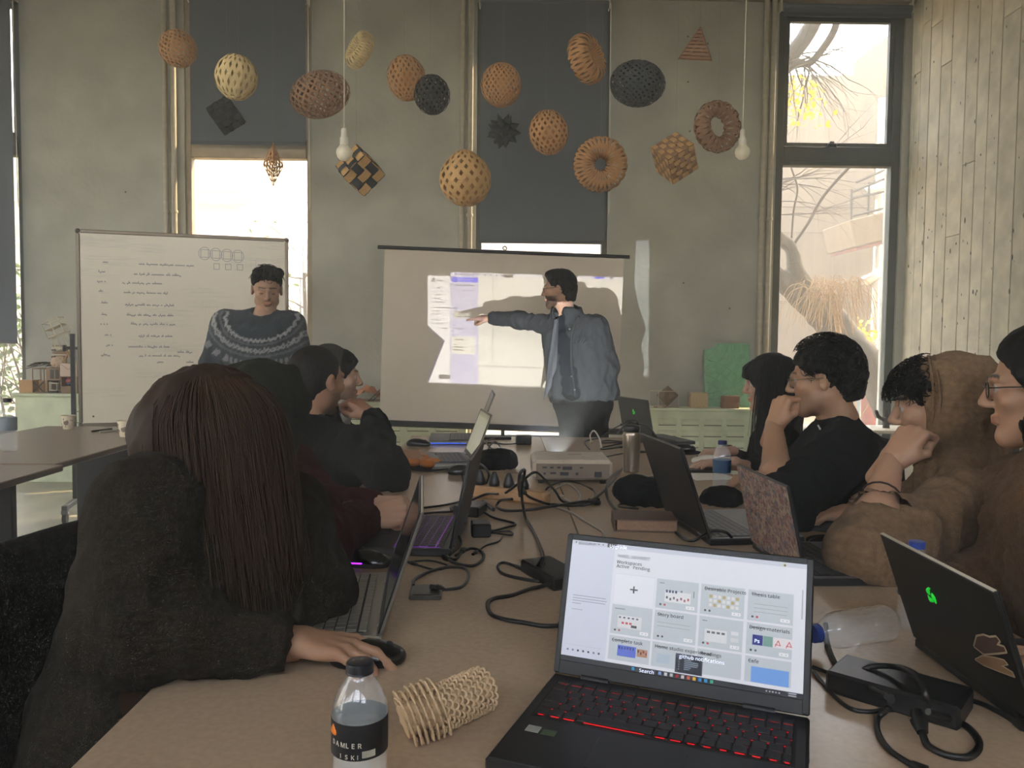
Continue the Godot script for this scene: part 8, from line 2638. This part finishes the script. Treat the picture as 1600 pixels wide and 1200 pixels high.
# the presenter pointing at the screen
func presenter() -> void:
	var D := 5.05
	var base := at(912, 640, D); base.y = 0
	var t := person("person in an open grey denim jacket pointing at the projection screen, hand in pocket", base)
	var o := t.position
	var skin := Color(0.364, 0.205, 0.130)
	var hc := at(873, 452, D + 0.04) - o
	var head := Transform3D(basis_to(Vector3(-0.96, -0.06, -0.16)), hc)
	var sr := at(862, 508, D + 0.10) - o; var sl := at(930, 512, D - 0.05) - o
	var er := at(812, 500, D + 0.22) - o; var wr := at(766, 497, D + 0.36) - o
	var el := at(948, 573, D - 0.02) - o; var wl := at(928, 606, D - 0.06) - o
	var hip := at(910, 622, D) - o
	var neck := at(884, 488, D + 0.02) - o
	var mid := (sr + sl) / 2
	# t-shirt
	var ts := Field.new()
	torso(ts, hip + Vector3(0, 0.02, 0), Vector3(-0.08, 0, 0), sr.lerp(mid, 0.15), sl.lerp(mid, 0.15), neck, 0.105, 0.108)
	ts.ell(neck + Vector3(-0.015, 0.045, 0.03), Vector3(0.062, 0.055, 0.06), 0.01, Basis.IDENTITY, -1.0)
	part(t, "tee_shirt", ts.shape(0.011, 0.006, 9.0, 4), cloth(Color(0.11, 0.12, 0.14)))
	# jacket: fuller body with the front left open
	var g := Field.new()
	torso(g, hip + Vector3(0.01, 0.03, 0), Vector3(-0.095, 0, 0), sr, sl, neck, 0.138, 0.132)
	sleeve(g, sr, er, wr, 0.068, 0.056, 0.044, 0.96)
	sleeve(g, sl, el, wl, 0.082, 0.076, 0.060, 0.92)
	g.cap(neck + Vector3(-0.03, -0.005, 0.03), neck + Vector3(0.05, 0.0, 0.0), 0.07, 0.066, 0.03)
	g.cut(neck + Vector3(0, 0.035, 0), Vector3(0.0, 1, 0.1), 0.14)
	# the opening down the front: a wedge from the collar to the hem
	var op0 := neck + Vector3(-0.055, 0.02, 0.12)
	var op1 := at(890, 612, D) - o + Vector3(0, 0, 0.15)
	for k in 9:
		var f := k / 8.0
		g.ell(op0.lerp(op1, f), Vector3(0.030 + 0.030 * f, 0.05, 0.15), 0.012, Basis.IDENTITY, -1.0)
	g.cut(at(905, 627, D) - o, Vector3(0.06, -1, 0), 0.4)
	g.cut(wr + (er - wr).normalized() * 0.006, wr - er, 0.06)
	var denim := cloth(Color(0.215, 0.218, 0.225), 0.3, 8.0)
	var jk := part(t, "denim_jacket", g.shape(0.0095, 0.011, 10.0, 12), denim)
	# the free-hanging front flap with its grey lining
	var fl := Shape.new()
	var rows := []
	for k in 9:
		var f := k / 8.0
		var l := at(lerpf(866, 849, f), lerpf(500, 626, f), D - 0.06) - o
		var r := at(lerpf(873, 868 if f < 0.85 else 862, f), lerpf(497, 604, f), D - 0.10) - o
		var row := []
		for j in 5: row.append(l.lerp(r, j / 4.0) + Vector3(0, 0, 0.015 * sin(j * 1.4 + k * 0.8)))
		rows.append(row)
	fl.grid(rows, false, true)
	var fb := []
	for row in rows:
		var rr := []
		for q in row: rr.append(q + Vector3(0, 0, -0.006))
		fb.append(rr)
	fl.grid(fb)
	part(jk, "open_front", fl, cloth(Color(0.33, 0.335, 0.345), 0.25, 8.0))
	# placket, collar, pocket with pens, buttons, seams
	var seam := cloth(Color(0.09, 0.092, 0.098))
	var face_at := func(x: float, y: float) -> Vector3: return at(x, y, D - 0.155) - o
	part(jk, "placket", Shape.new().tube(curve([at(900, 500, D - 0.13) - o, at(893, 530, D - 0.155) - o, at(893, 570, D - 0.16) - o, at(899, 618, D - 0.145) - o], 5), 0.008, 6), denim)
	var pk := part(jk, "chest_pocket", Shape.new().box(Vector3.ZERO, Vector3(0.10, 0.004, 0.006), 0.001, Basis(Vector3.BACK, 0.22)), seam, Transform3D(Basis.IDENTITY, at(908, 534, D - 0.160) - o))
	for k in 3: part(pk, "pen", Shape.new().tube([Vector3(-0.03 + k * 0.02, -0.01, 0.004), Vector3(-0.018 + k * 0.022, 0.022, 0.006)], 0.004, 6), mat(Color(0.02, 0.02, 0.02), 0.4))
	for q in [[893, 588], [898, 609], [890, 514]]: part(jk, "button", Shape.new().ball(at(q[0], q[1], D - 0.165) - o, Vector3(0.006, 0.006, 0.004), Basis.IDENTITY, 8, 5), mat(Color(0.5, 0.48, 0.44), 0.3, 0.8))
	var col := Shape.new()
	col.tube(curve([neck + Vector3(-0.07, -0.02, 0.055), neck + Vector3(-0.05, 0.03, -0.03), neck + Vector3(0.03, 0.045, -0.055), neck + Vector3(0.085, 0.015, 0.0), neck + Vector3(0.07, -0.045, 0.085)], 6), 0.018, 7)
	part(jk, "collar", col, denim)
	var body := Shape.new().add(tinted_head(skin, 0.72), head)
	var arm := Field.new().cap(er, wr, 0.038, 0.027, 0.02).cap(sr, er, 0.045, 0.038, 0.02).cap(sl, el, 0.045, 0.036, 0.02).cap(el, wl, 0.036, 0.026, 0.02).cap(sr, sl, 0.036, 0.036, 0.03).cap(neck, hip, 0.05, 0.05, 0.04).cap(neck, hc + Vector3(0.02, -0.06, 0), 0.06, 0.056, 0.03)
	body.add(tinted(arm.shape(0.013), skin))
	put_hand(body, "point", wr, Vector3(-0.92, 0.04, -0.34), Vector3(0.1, 0.9, 0.45), true, skin)
	put_hand(body, "relaxed", wl, Vector3(-0.6, -0.75, 0.15), Vector3(0.3, 0.2, 0.9), false, skin, 0.95)
	part(t, "body", body, skin_mat())
	glasses(t, head, mat(Color(0.25, 0.22, 0.18), 0.3, 0.6))
	var h := Field.new()
	h.ell(hc + head.basis * Vector3(0, 0.044, -0.018), Vector3(0.084, 0.090, 0.104), 0.02, head.basis)
	h.ell(hc + head.basis * Vector3(0, 0.100, 0.040), Vector3(0.060, 0.026, 0.045), 0.03, head.basis)
	h.cap(hc + head.basis * Vector3(0, -0.01, -0.058), hc + head.basis * Vector3(0, -0.075, -0.052), 0.064, 0.054, 0.03)
	h.cut(hc + head.basis * Vector3(0, 0.075, 0.074), head.basis * Vector3(0, -0.52, 0.85))
	for e in [-1.0, 1.0]:
		h.ell(hc + head.basis * Vector3(e * 0.088, -0.02, 0.022), Vector3(0.03, 0.040, 0.034), 0.01, head.basis, -1.0)
	h.cut(hc + head.basis * Vector3(0, -0.088, -0.05), head.basis * Vector3(0, -1, -0.1))
	var hm := hair_mat(Color(0.075, 0.068, 0.062))
	part(t, "hair", tinted(h.shape(0.006, 0.006, 30.0, 14), Color(0.85, 0.85, 0.85)), hm)
	var bd := Field.new()
	bd.ell(hc + head.basis * Vector3(0, -0.034, 0.026), Vector3(0.0615, 0.0835, 0.0650), 0.01, head.basis)
	bd.cap(hc + head.basis * Vector3(-0.038, -0.070, 0.014), hc + head.basis * Vector3(0, -0.100, 0.062), 0.0285, 0.0235, 0.02)
	bd.cap(hc + head.basis * Vector3(0.038, -0.070, 0.014), hc + head.basis * Vector3(0, -0.100, 0.062), 0.0285, 0.0235, 0.02)
	bd.ell(hc + head.basis * Vector3(0, -0.064, 0.100), Vector3(0.024, 0.009, 0.024), 0.004, head.basis, -1.0)
	bd.cut(hc + head.basis * Vector3(0, -0.044, 0.05), head.basis * Vector3(0, 1.0, -0.22))
	bd.cut(hc + head.basis * Vector3(0, -0.05, 0.004), head.basis * Vector3(0, 0.2, -1.0))
	part(t, "beard", tinted(bd.shape(0.0045, 0.002, 60.0, 3), Color.WHITE), hair_mat(Color(0.26, 0.19, 0.145)))
	standing_legs(t, "black_trousers", cloth(Color(0.028, 0.028, 0.032), 0.3, 9.0), hip + Vector3(-0.075, -0.02, 0), hip + Vector3(0.085, -0.02, 0), Vector3(-0.09, 0.09, 0.02), Vector3(0.12, 0.09, -0.02), 0.088)

func dark_haired() -> void:
	var hip := Vector3(1.30, 0.52, -3.42)
	var t := person("person with long straight black hair in profile, hand on a white mouse", hip)
	var o := t.position
	var skin := Color(0.364, 0.211, 0.143)
	var hc := at(1203, 600, 3.36) - o
	var head := Transform3D(basis_to(Vector3(-0.95, -0.06, -0.25)), hc)
	var sl := at(1222, 690, 3.22) - o; var sr := at(1198, 690, 3.56) - o
	var el := at(1228, 742, 3.15) - o; var wl := on(1132, 722, TT + 0.034) - o
	var er := at(1180, 735, 3.6) - o; var wr := on(1130, 705, TT + 0.04) - o
	var neck := hc + Vector3(0.05, -0.13, 0.01)
	var g := Field.new()
	torso(g, hip - o, Vector3(0, 0, 0.13), sr, sl, neck, 0.12, 0.112)
	g.cap(hip - o, (sr + sl) / 2 + Vector3(0.02, -0.1, 0), 0.14, 0.12, 0.06)
	sleeve(g, sl, el, wl, 0.064, 0.05, 0.036, 0.55)
	sleeve(g, sr, er, wr, 0.064, 0.05, 0.038, 0.9)
	g.cut(Vector3(0, 0.44, 0), Vector3.DOWN)
	rest(g, [wl, wr])
	part(t, "black_top", g.shape(0.013, 0.008, 9.0, 31), cloth(Color(0.03, 0.03, 0.033)))
	var body := Shape.new().add(tinted_head(skin), head)
	var arm := Field.new().cap(er, wr, 0.034, 0.024, 0.02).cap(sr, er, 0.04, 0.034, 0.02).cap(sl, el, 0.04, 0.034, 0.02).cap(el, wl, 0.034, 0.024, 0.02).cap(sr, sl, 0.036, 0.036, 0.03).cap(neck, hip - o, 0.045, 0.06, 0.04)
	body.add(tinted(arm.shape(0.013), skin))
	put_hand(body, "mouse", wl, Vector3(-0.96, -0.05, 0.05), Vector3(0, 1, 0), false, skin, 0.92)
	put_hand(body, "relaxed", wr, Vector3(-0.9, -0.05, 0.1), Vector3(0, 1, 0), true, skin, 0.92)
	part(t, "body", body, skin_mat())
	var hm := hair_mat(Color(0.045, 0.038, 0.036))
	var h := Field.new()
	var hb := head.basis
	h.ell(hc + hb * Vector3(0, 0.036, -0.012), Vector3(0.096, 0.100, 0.112), 0.03, hb)
	h.cap(hc + hb * Vector3(0, 0.045, 0.07), hc + hb * Vector3(0, 0.020, 0.088), 0.05, 0.035, 0.03)
	h.cap(hc + hb * Vector3(0.03, -0.02, -0.05), hc + Vector3(0.03, -0.24, 0.08), 0.085, 0.065, 0.05)
	h.cap(hc + hb * Vector3(0.055, -0.02, 0.0), hc + Vector3(-0.045, -0.26, 0.09), 0.052, 0.045, 0.04)
	h.cap(hc + Vector3(0.02, -0.24, 0.09), hc + Vector3(-0.03, -0.42, 0.10), 0.062, 0.028, 0.04)
	h.ell(hc + hb * Vector3(0, -0.03, 0.105), Vector3(0.06, 0.06, 0.05), 0.02, hb, -1.0)
	part(t, "hair", tinted(h.shape(0.008, 0.007, 16.0, 8), Color(0.7, 0.7, 0.7)), hm)
	var st := Shape.new()
	strands(st, Transform3D(Basis.IDENTITY, hc + hb * Vector3(0, 0.02, -0.01)), 260, 0.108, 0.52, Vector3(-0.10, -1, 0.10).normalized(), Vector2(-0.9, PI), 0.0022, 0.002, 1.01)
	part(t, "hair_strands", st, hm)
	seated_legs(t, cloth(Color(0.05, 0.05, 0.06)), hip, Vector3(-1, 0, 0), Vector3(0, 0, 1), mat(Color(0.05, 0.05, 0.05)))

func black_shirt() -> void:
	var hip := Vector3(1.22, 0.52, -2.56)
	var t := person("person with dark curly hair and spectacles in a black shirt, hand over mouth", hip)
	var o := t.position
	var skin := Color(0.322, 0.178, 0.105)
	var hc := at(1284, 592, 2.56) - o
	var head := Transform3D(basis_to(Vector3(-0.92, -0.10, -0.36)), hc)
	var sl := at(1322, 706, 2.36) - o; var sr := at(1296, 690, 2.78) - o
	var el := on(1216, 800, TT + 0.045) - o; var wl := at(1209, 668, 2.44) - o
	var er := at(1215, 760, 2.85) - o; var wr := on(1190, 745, TT + 0.04) - o
	var neck := hc + Vector3(0.055, -0.135, 0.01)
	var g := Field.new()
	torso(g, hip - o, Vector3(0, 0, 0.16), sr, sl, neck, 0.145, 0.138)
	g.cap(hip - o, (sr + sl) / 2 + Vector3(0.05, -0.1, 0), 0.165, 0.155, 0.06)
	sleeve(g, sl, el, wl, 0.092, 0.082, 0.05, 0.06)
	sleeve(g, sr, er, wr, 0.085, 0.062, 0.042, 0.3)
	g.ell(neck + Vector3(-0.03, 0.05, 0), Vector3(0.075, 0.05, 0.07), 0.012, Basis.IDENTITY, -1.0)
	g.cut(el + Vector3(-0.035, 0.03, 0), Vector3(-0.9, 0.25, 0.1), 0.12)
	g.cut(Vector3(0, 0.44, 0), Vector3.DOWN)
	rest(g, [el])
	part(t, "black_shirt", g.shape(0.0115, 0.010, 8.0, 41), cloth(Color(0.085, 0.095, 0.105), 0.25, 7.0))
	part(t, "shirt_badge", Shape.new().tube([at(1278, 664, 2.34) - o, at(1282, 671, 2.335) - o], 0.003, 5), mat(Color(0.7, 0.7, 0.66), 0.4))
	var body := Shape.new().add(tinted_head(skin, 0.25), head)
	var arm := Field.new().cap(el, el.lerp(wl, 0.4), 0.046, 0.046, 0.02).cap(el.lerp(wl, 0.4), wl, 0.046, 0.029, 0.02).cap(sl, el, 0.055, 0.046, 0.02).cap(er, wr, 0.038, 0.027, 0.02).cap(sr, er, 0.045, 0.038, 0.02).cap(sr, sl, 0.04, 0.04, 0.03).cap(neck, hip - o, 0.05, 0.06, 0.04).cap(neck, hc + Vector3(0.02, -0.05, 0), 0.064, 0.058, 0.03)
	body.add(tinted(arm.shape(0.012), skin))
	put_hand(body, "fist", wl, Vector3(0.28, 0.94, -0.06), Vector3(-0.92, 0.22, 0.32), false, skin, 1.03)
	put_hand(body, "relaxed", wr, Vector3(-0.9, -0.05, 0.1), Vector3(0, 1, 0), true, skin)
	part(t, "body", body, skin_mat())
	glasses(t, head, mat(Color(0.55, 0.5, 0.4), 0.25, 0.9))
	var hm := hair_mat(Color(0.058, 0.052, 0.046))
	var h := Field.new()
	var hb := head.basis
	h.ell(hc + hb * Vector3(0, 0.046, -0.022), Vector3(0.094, 0.092, 0.108), 0.02, hb)
	h.cap(hc + hb * Vector3(0, -0.0, -0.075), hc + hb * Vector3(0, -0.055, -0.075), 0.068, 0.050, 0.03)
	h.cut(hc + hb * Vector3(0, 0.060, 0.080), hb * Vector3(0, -0.72, 0.66))
	for e in [-1.0, 1.0]: h.ell(hc + hb * Vector3(e * 0.094, -0.022, 0.024), Vector3(0.03, 0.048, 0.045), 0.01, hb, -1.0)
	h.cut(hc + hb * Vector3(0, -0.085, -0.05), hb * Vector3(0, -1, -0.2))
	part(t, "hair", tinted(h.shape(0.006, 0.010, 26.0, 15), Color(0.7, 0.7, 0.7)), hm)
	var st := Shape.new()
	curls(st, Transform3D(hb, hc + hb * Vector3(0, 0.03, -0.018)), 420, Vector3(0.095, 0.108, 0.108), 0.020, 0.0019, func(v): return v.y > -0.1 and (v.z < 0.55 or v.y > 0.62) or (v.z < -0.35 and v.y > -0.75))
	part(t, "hair_strands", st, hm)
	seated_legs(t, cloth(Color(0.04, 0.04, 0.05)), hip, Vector3(-1, 0, 0), Vector3(0, 0, 1), mat(Color(0.05, 0.05, 0.05)))

func tan_hoodie() -> void:
	var hip := Vector3(1.26, 0.52, -1.86)
	var t := person("person in a tan hooded sweatshirt with the hood up, cheek on hand", hip)
	var o := t.position
	var skin := Color(0.350, 0.198, 0.124)
	var hc := at(1466, 636, 1.94) - o
	var head := Transform3D(basis_to(Vector3(-0.89, -0.10, -0.43)), hc)
	var sl := at(1508, 790, 1.76) - o; var sr := at(1470, 770, 2.14) - o
	var el := on(1352, 868, TT + 0.05) - o; var wl := at(1392, 722, 1.82) - o
	var er := at(1390, 800, 2.2) - o; var wr := on(1330, 800, TT + 0.04) - o
	var neck := hc + Vector3(0.055, -0.13, 0.01)
	var g := Field.new()
	torso(g, hip - o, Vector3(0, 0, 0.15), sr, sl, neck, 0.13, 0.128)
	g.cap(hip - o, (sr + sl) / 2 + Vector3(0.06, -0.08, 0), 0.155, 0.145, 0.06)
	sleeve(g, sl, el, wl, 0.085, 0.074, 0.055, 0.36)
	sleeve(g, sr, er, wr, 0.08, 0.065, 0.045, 0.6)
	# hood: a shell round the head, open to the front, gathered at the neck
	var hb := head.basis
	g.ell(hc + hb * Vector3(0, 0.014, -0.034), Vector3(0.108, 0.124, 0.118), 0.04, hb)
	g.cap(hc + hb * Vector3(0, 0.03, -0.08), hc + hb * Vector3(0, 0.0, -0.13), 0.08, 0.055, 0.05)
	g.cap(hc + hb * Vector3(0, -0.07, -0.03), neck + Vector3(0.01, -0.03, 0), 0.100, 0.112, 0.05)
	g.ell(hc + hb * Vector3(0, -0.020, 0.125), Vector3(0.084, 0.118, 0.088), 0.014, hb, -1.0)
	g.cut(hc + hb * Vector3(0, 0.05, 0.046), hb * Vector3(0, -0.18, 1), 0.19)
	g.cut(el.lerp(wl, 0.30), wl - el, 0.075)
	var tan_c := cloth(Color(0.50, 0.40, 0.30), 0.25, 7.0, 0.15)
	g.cut(Vector3(0, 0.44, 0), Vector3.DOWN)
	rest(g, [el])
	var hd := part(t, "hooded_sweatshirt", g.shape(0.0095, 0.012, 8.0, 51), tan_c)
	# stitched hem of the hood
	var hem := Shape.new()
	for q in [-0.036, -0.022]:
		var p := []
		for k in 13:
			var a := -0.5 + (PI + 1.0) * k / 12.0
			p.append(hc + hb * Vector3(cos(a) * 0.104, 0.014 + sin(a) * 0.118, -q - 0.022 + 0.02 * maxf(0.0, -sin(a))))
		hem.tube(curve(p, 3), 0.0028, 5)
	part(hd, "hood_hem", hem, tan_c)
	part(hd, "sleeve_print", Shape.new().box(Vector3.ZERO, Vector3(0.03, 0.014, 0.002), 0.0005, Basis(Vector3.UP, 0.4)).box(Vector3(0.008, -0.022, 0.0), Vector3(0.036, 0.012, 0.002), 0.0005, Basis(Vector3.UP, 0.4)), mat(Color(0.06, 0.05, 0.05), 0.8), Transform3D(Basis.IDENTITY, at(1393, 822, 1.70) - o))
	var body := Shape.new().add(tinted_head(skin, 0.15), head)
	var arm := Field.new().cap(el, el.lerp(wl, 0.4), 0.044, 0.044, 0.02).cap(el.lerp(wl, 0.4), wl, 0.044, 0.028, 0.02).cap(sl, el, 0.05, 0.044, 0.02).cap(er, wr, 0.038, 0.027, 0.02).cap(sr, er, 0.045, 0.038, 0.02).cap(sr, sl, 0.04, 0.04, 0.03).cap(neck, hip - o, 0.045, 0.06, 0.04)
	body.add(tinted(arm.shape(0.012), skin))
	put_hand(body, "fist", wl, Vector3(0.55, 0.80, 0.02), Vector3(-0.72, 0.55, 0.42), false, skin, 1.02)
	put_hand(body, "relaxed", wr, Vector3(-0.9, -0.05, 0.1), Vector3(0, 1, 0), true, skin)
	part(t, "body", body, skin_mat())
	var br := Shape.new()
	var ring := []
	var ax := (wl - el).normalized()
	var sx := ax.cross(Vector3.UP).normalized()
	var sy := sx.cross(ax)
	var bc := el.lerp(wl, 0.62)
	for k in 17: ring.append(bc + (sx * cos(TAU * k / 16) + sy * sin(TAU * k / 16)) * 0.0405)
	br.tube(ring, 0.0022, 5, false)
	part(t, "bracelet", br, mat(Color(0.12, 0.06, 0.05), 0.6))
	var hm := hair_mat(Color(0.05, 0.044, 0.04))
	var h := Field.new()
	h.ell(hc + hb * Vector3(0, 0.045, -0.005), Vector3(0.080, 0.078, 0.098), 0.02, hb)
	h.cut(hc + hb * Vector3(0, 0.045, 0.085), hb * Vector3(0, -0.7, 0.68))
	h.cut(hc + hb * Vector3(0, -0.03, 0), hb * Vector3(0, -1, 0))
	part(t, "hair", tinted(h.shape(0.006, 0.006, 26.0, 15), Color(0.8, 0.8, 0.8)), hm)
	var st := Shape.new()
	curls(st, Transform3D(hb, hc + hb * Vector3(0, 0.02, 0.015)), 200, Vector3(0.075, 0.095, 0.090), 0.026, 0.0016, func(v): return v.z > 0.1 and v.y > 0.15)
	part(t, "hair_strands", st, hm)
	seated_legs(t, cloth(Color(0.04, 0.04, 0.05)), hip, Vector3(-1, 0, 0), Vector3(0, 0, 1), mat(Color(0.05, 0.05, 0.05)))

func edge_person() -> void:
	var hip := Vector3(1.24, 0.52, -1.30)
	var t := person("person with long dark hair and spectacles in a shaggy tan jacket", hip)
	var o := t.position
	var skin := Color(0.350, 0.198, 0.124)
	var hc := at(1632, 606, 1.56) - o
	var head := Transform3D(basis_to(Vector3(-0.84, -0.06, -0.54)), hc)
	var sl := at(1652, 800, 1.40) - o; var sr := at(1600, 770, 1.70) - o
	var el := Vector3(1.02, 0.80, -1.12) - o; var wl := Vector3(0.83, TT + 0.05, -1.05) - o
	var er := at(1545, 880, 1.72) - o; var wr := at(1500, 925, 1.55) - o
	var neck := hc + Vector3(0.055, -0.13, 0.01)
	var g := Field.new()
	torso(g, hip - o, Vector3(0, 0, 0.14), sr, sl, neck, 0.12, 0.118)
	g.cap(hip - o, (sr + sl) / 2 + Vector3(0.05, -0.08, 0), 0.15, 0.135, 0.06)
	sleeve(g, sl, el, wl, 0.085, 0.07, 0.05, 0.9)
	sleeve(g, sr, er, wr, 0.085, 0.07, 0.05, 0.9)
	g.cut(Vector3(0, 0.44, 0), Vector3.DOWN)
	part(t, "shaggy_jacket", g.shape(0.011, 0.014, 14.0, 61), cloth(Color(0.40, 0.29, 0.19), 0.6, 9.0, 0.4))
	var body := Shape.new().add(tinted_head(skin), head)
	var arm := Field.new().cap(er, wr, 0.036, 0.026, 0.02).cap(sr, er, 0.042, 0.036, 0.02).cap(sl, el, 0.042, 0.036, 0.02).cap(el, wl, 0.036, 0.026, 0.02).cap(sr, sl, 0.036, 0.036, 0.03).cap(neck, hip - o, 0.045, 0.06, 0.04)
	body.add(tinted(arm.shape(0.013), skin))
	put_hand(body, "chin", wr, Vector3(-0.7, -0.35, 0.5), Vector3(0.2, 0.8, 0.5), true, skin, 0.95)
	put_hand(body, "relaxed", wl, Vector3(-0.9, 0.0, -0.2), Vector3(0, 1, 0), false, skin, 0.95)
	part(t, "body", body, skin_mat())
	part(t, "ring", Shape.new().tube([wr + Vector3(-0.02, 0.01, 0.03), wr + Vector3(-0.022, 0.02, 0.028)], 0.004, 8), mat(Color(0.75, 0.55, 0.2), 0.25, 0.9))
	glasses(t, head, mat(Color(0.2, 0.18, 0.15), 0.3, 0.6))
	var hm := hair_mat(Color(0.04, 0.035, 0.03))
	var hb := head.basis
	var h := Field.new()
	h.ell(hc + hb * Vector3(0, 0.040, -0.022), Vector3(0.098, 0.100, 0.112), 0.02, hb)
	h.cap(hc + hb * Vector3(0, -0.01, -0.06), hc + Vector3(0.06, -0.28, 0.05), 0.095, 0.085, 0.05)
	h.cap(hc + hb * Vector3(0.06, 0.0, 0.0), hc + Vector3(0.0, -0.30, 0.12), 0.05, 0.05, 0.05)
	h.cut(hc + hb * Vector3(0, 0.06, 0.072), hb * Vector3(0, -0.55, 0.82), 0.14)
	part(t, "hair", tinted(h.shape(0.009, 0.008, 16.0, 18), Color(0.7, 0.7, 0.7)), hm)
	seated_legs(t, cloth(Color(0.04, 0.04, 0.05)), hip, Vector3(-1, 0, 0), Vector3(0, 0, 1), mat(Color(0.05, 0.05, 0.05)))

# ---------------------------------------------------------------- chairs
func chair(label: String, seat_c: Vector3, face_deg: float, m: Material, back_h := 0.42, back_w := 0.44) -> void:
	var t := thing("chair", label, "chair", Vector3(seat_c.x, 0, seat_c.z), deg_to_rad(face_deg))
	var steel := mat(Color(0.12, 0.12, 0.13), 0.35, 0.7)
	part(t, "seat", Shape.new().box(Vector3(0, 0.405, 0), Vector3(0.45, 0.05, 0.44), 0.018), m)
	var f := Field.new()
	for k in 13:
		var a := (k / 12.0 - 0.5) * 1.5
		f.cap(Vector3(sin(a) * back_w * 0.5 / sin(0.75), 0.56, -0.30 + 0.12 * (1.0 - cos(a)) * 1.8), Vector3(sin(a) * back_w * 0.44 / sin(0.75), 0.50 + back_h, -0.36 + 0.12 * (1.0 - cos(a)) * 1.8), 0.03, 0.028, 0.05)
	part(t, "backrest", f.shape(0.014, 0.0), m)
	for sx in [-1.0, 1.0]:
		part(t, "back_support", Shape.new().tube([Vector3(sx * 0.16, 0.39, -0.18), Vector3(sx * 0.16, 0.44, -0.28), Vector3(sx * 0.16, 0.62, -0.31)], 0.011, 8), steel)
		for sz in [-1.0, 1.0]: part(t, "leg", Shape.new().tube([Vector3(sx * 0.19, 0.39, sz * 0.17), Vector3(sx * 0.22, 0.0, sz * 0.21)], 0.011, 8), steel)

func chairs() -> void:
	var dk := cloth(Color(0.075, 0.06, 0.045), 0.3, 6.0)
	var bl := cloth(Color(0.03, 0.03, 0.035), 0.3, 6.0)
	var gr := cloth(Color(0.42, 0.40, 0.36), 0.2, 6.0)
	chair("dark brown upholstered chair of the long-haired person", Vector3(-0.48, 0, -1.22), 84, dk, 0.36, 0.58)
	chair("low-backed black chair of the person in the dark green hood", Vector3(-0.94, 0, -2.12), 90, bl, 0.1)
	chair("low-backed black chair of the person in the charcoal jacket", Vector3(-0.94, 0, -2.86), 80, bl, 0.1)
	chair("low-backed black chair of the person in the grey knitted cap", Vector3(-1.0, 0, -3.50), 90, bl, 0.1)
	chair("black chair of the person with long black hair", Vector3(1.32, 0, -3.42), -90, bl, 0.3)
	chair("pale grey chair of the person in the black shirt", Vector3(1.26, 0, -2.56), -90, gr, 0.34)
	chair("black chair of the person in the tan hood", Vector3(1.30, 0, -1.86), -90, bl, 0.34)
	chair("black chair of the person in the shaggy jacket", Vector3(1.27, 0, -1.30), -90, bl, 0.3)

func _ready() -> void:
	setup()
	room()
	outside()
	tables()
	radiators()
	whiteboard()
	projection_screen()
	shades()
	projector()
	laptops()
	items()
	models()
	chairs()
	people()
	lens_veil_fog()
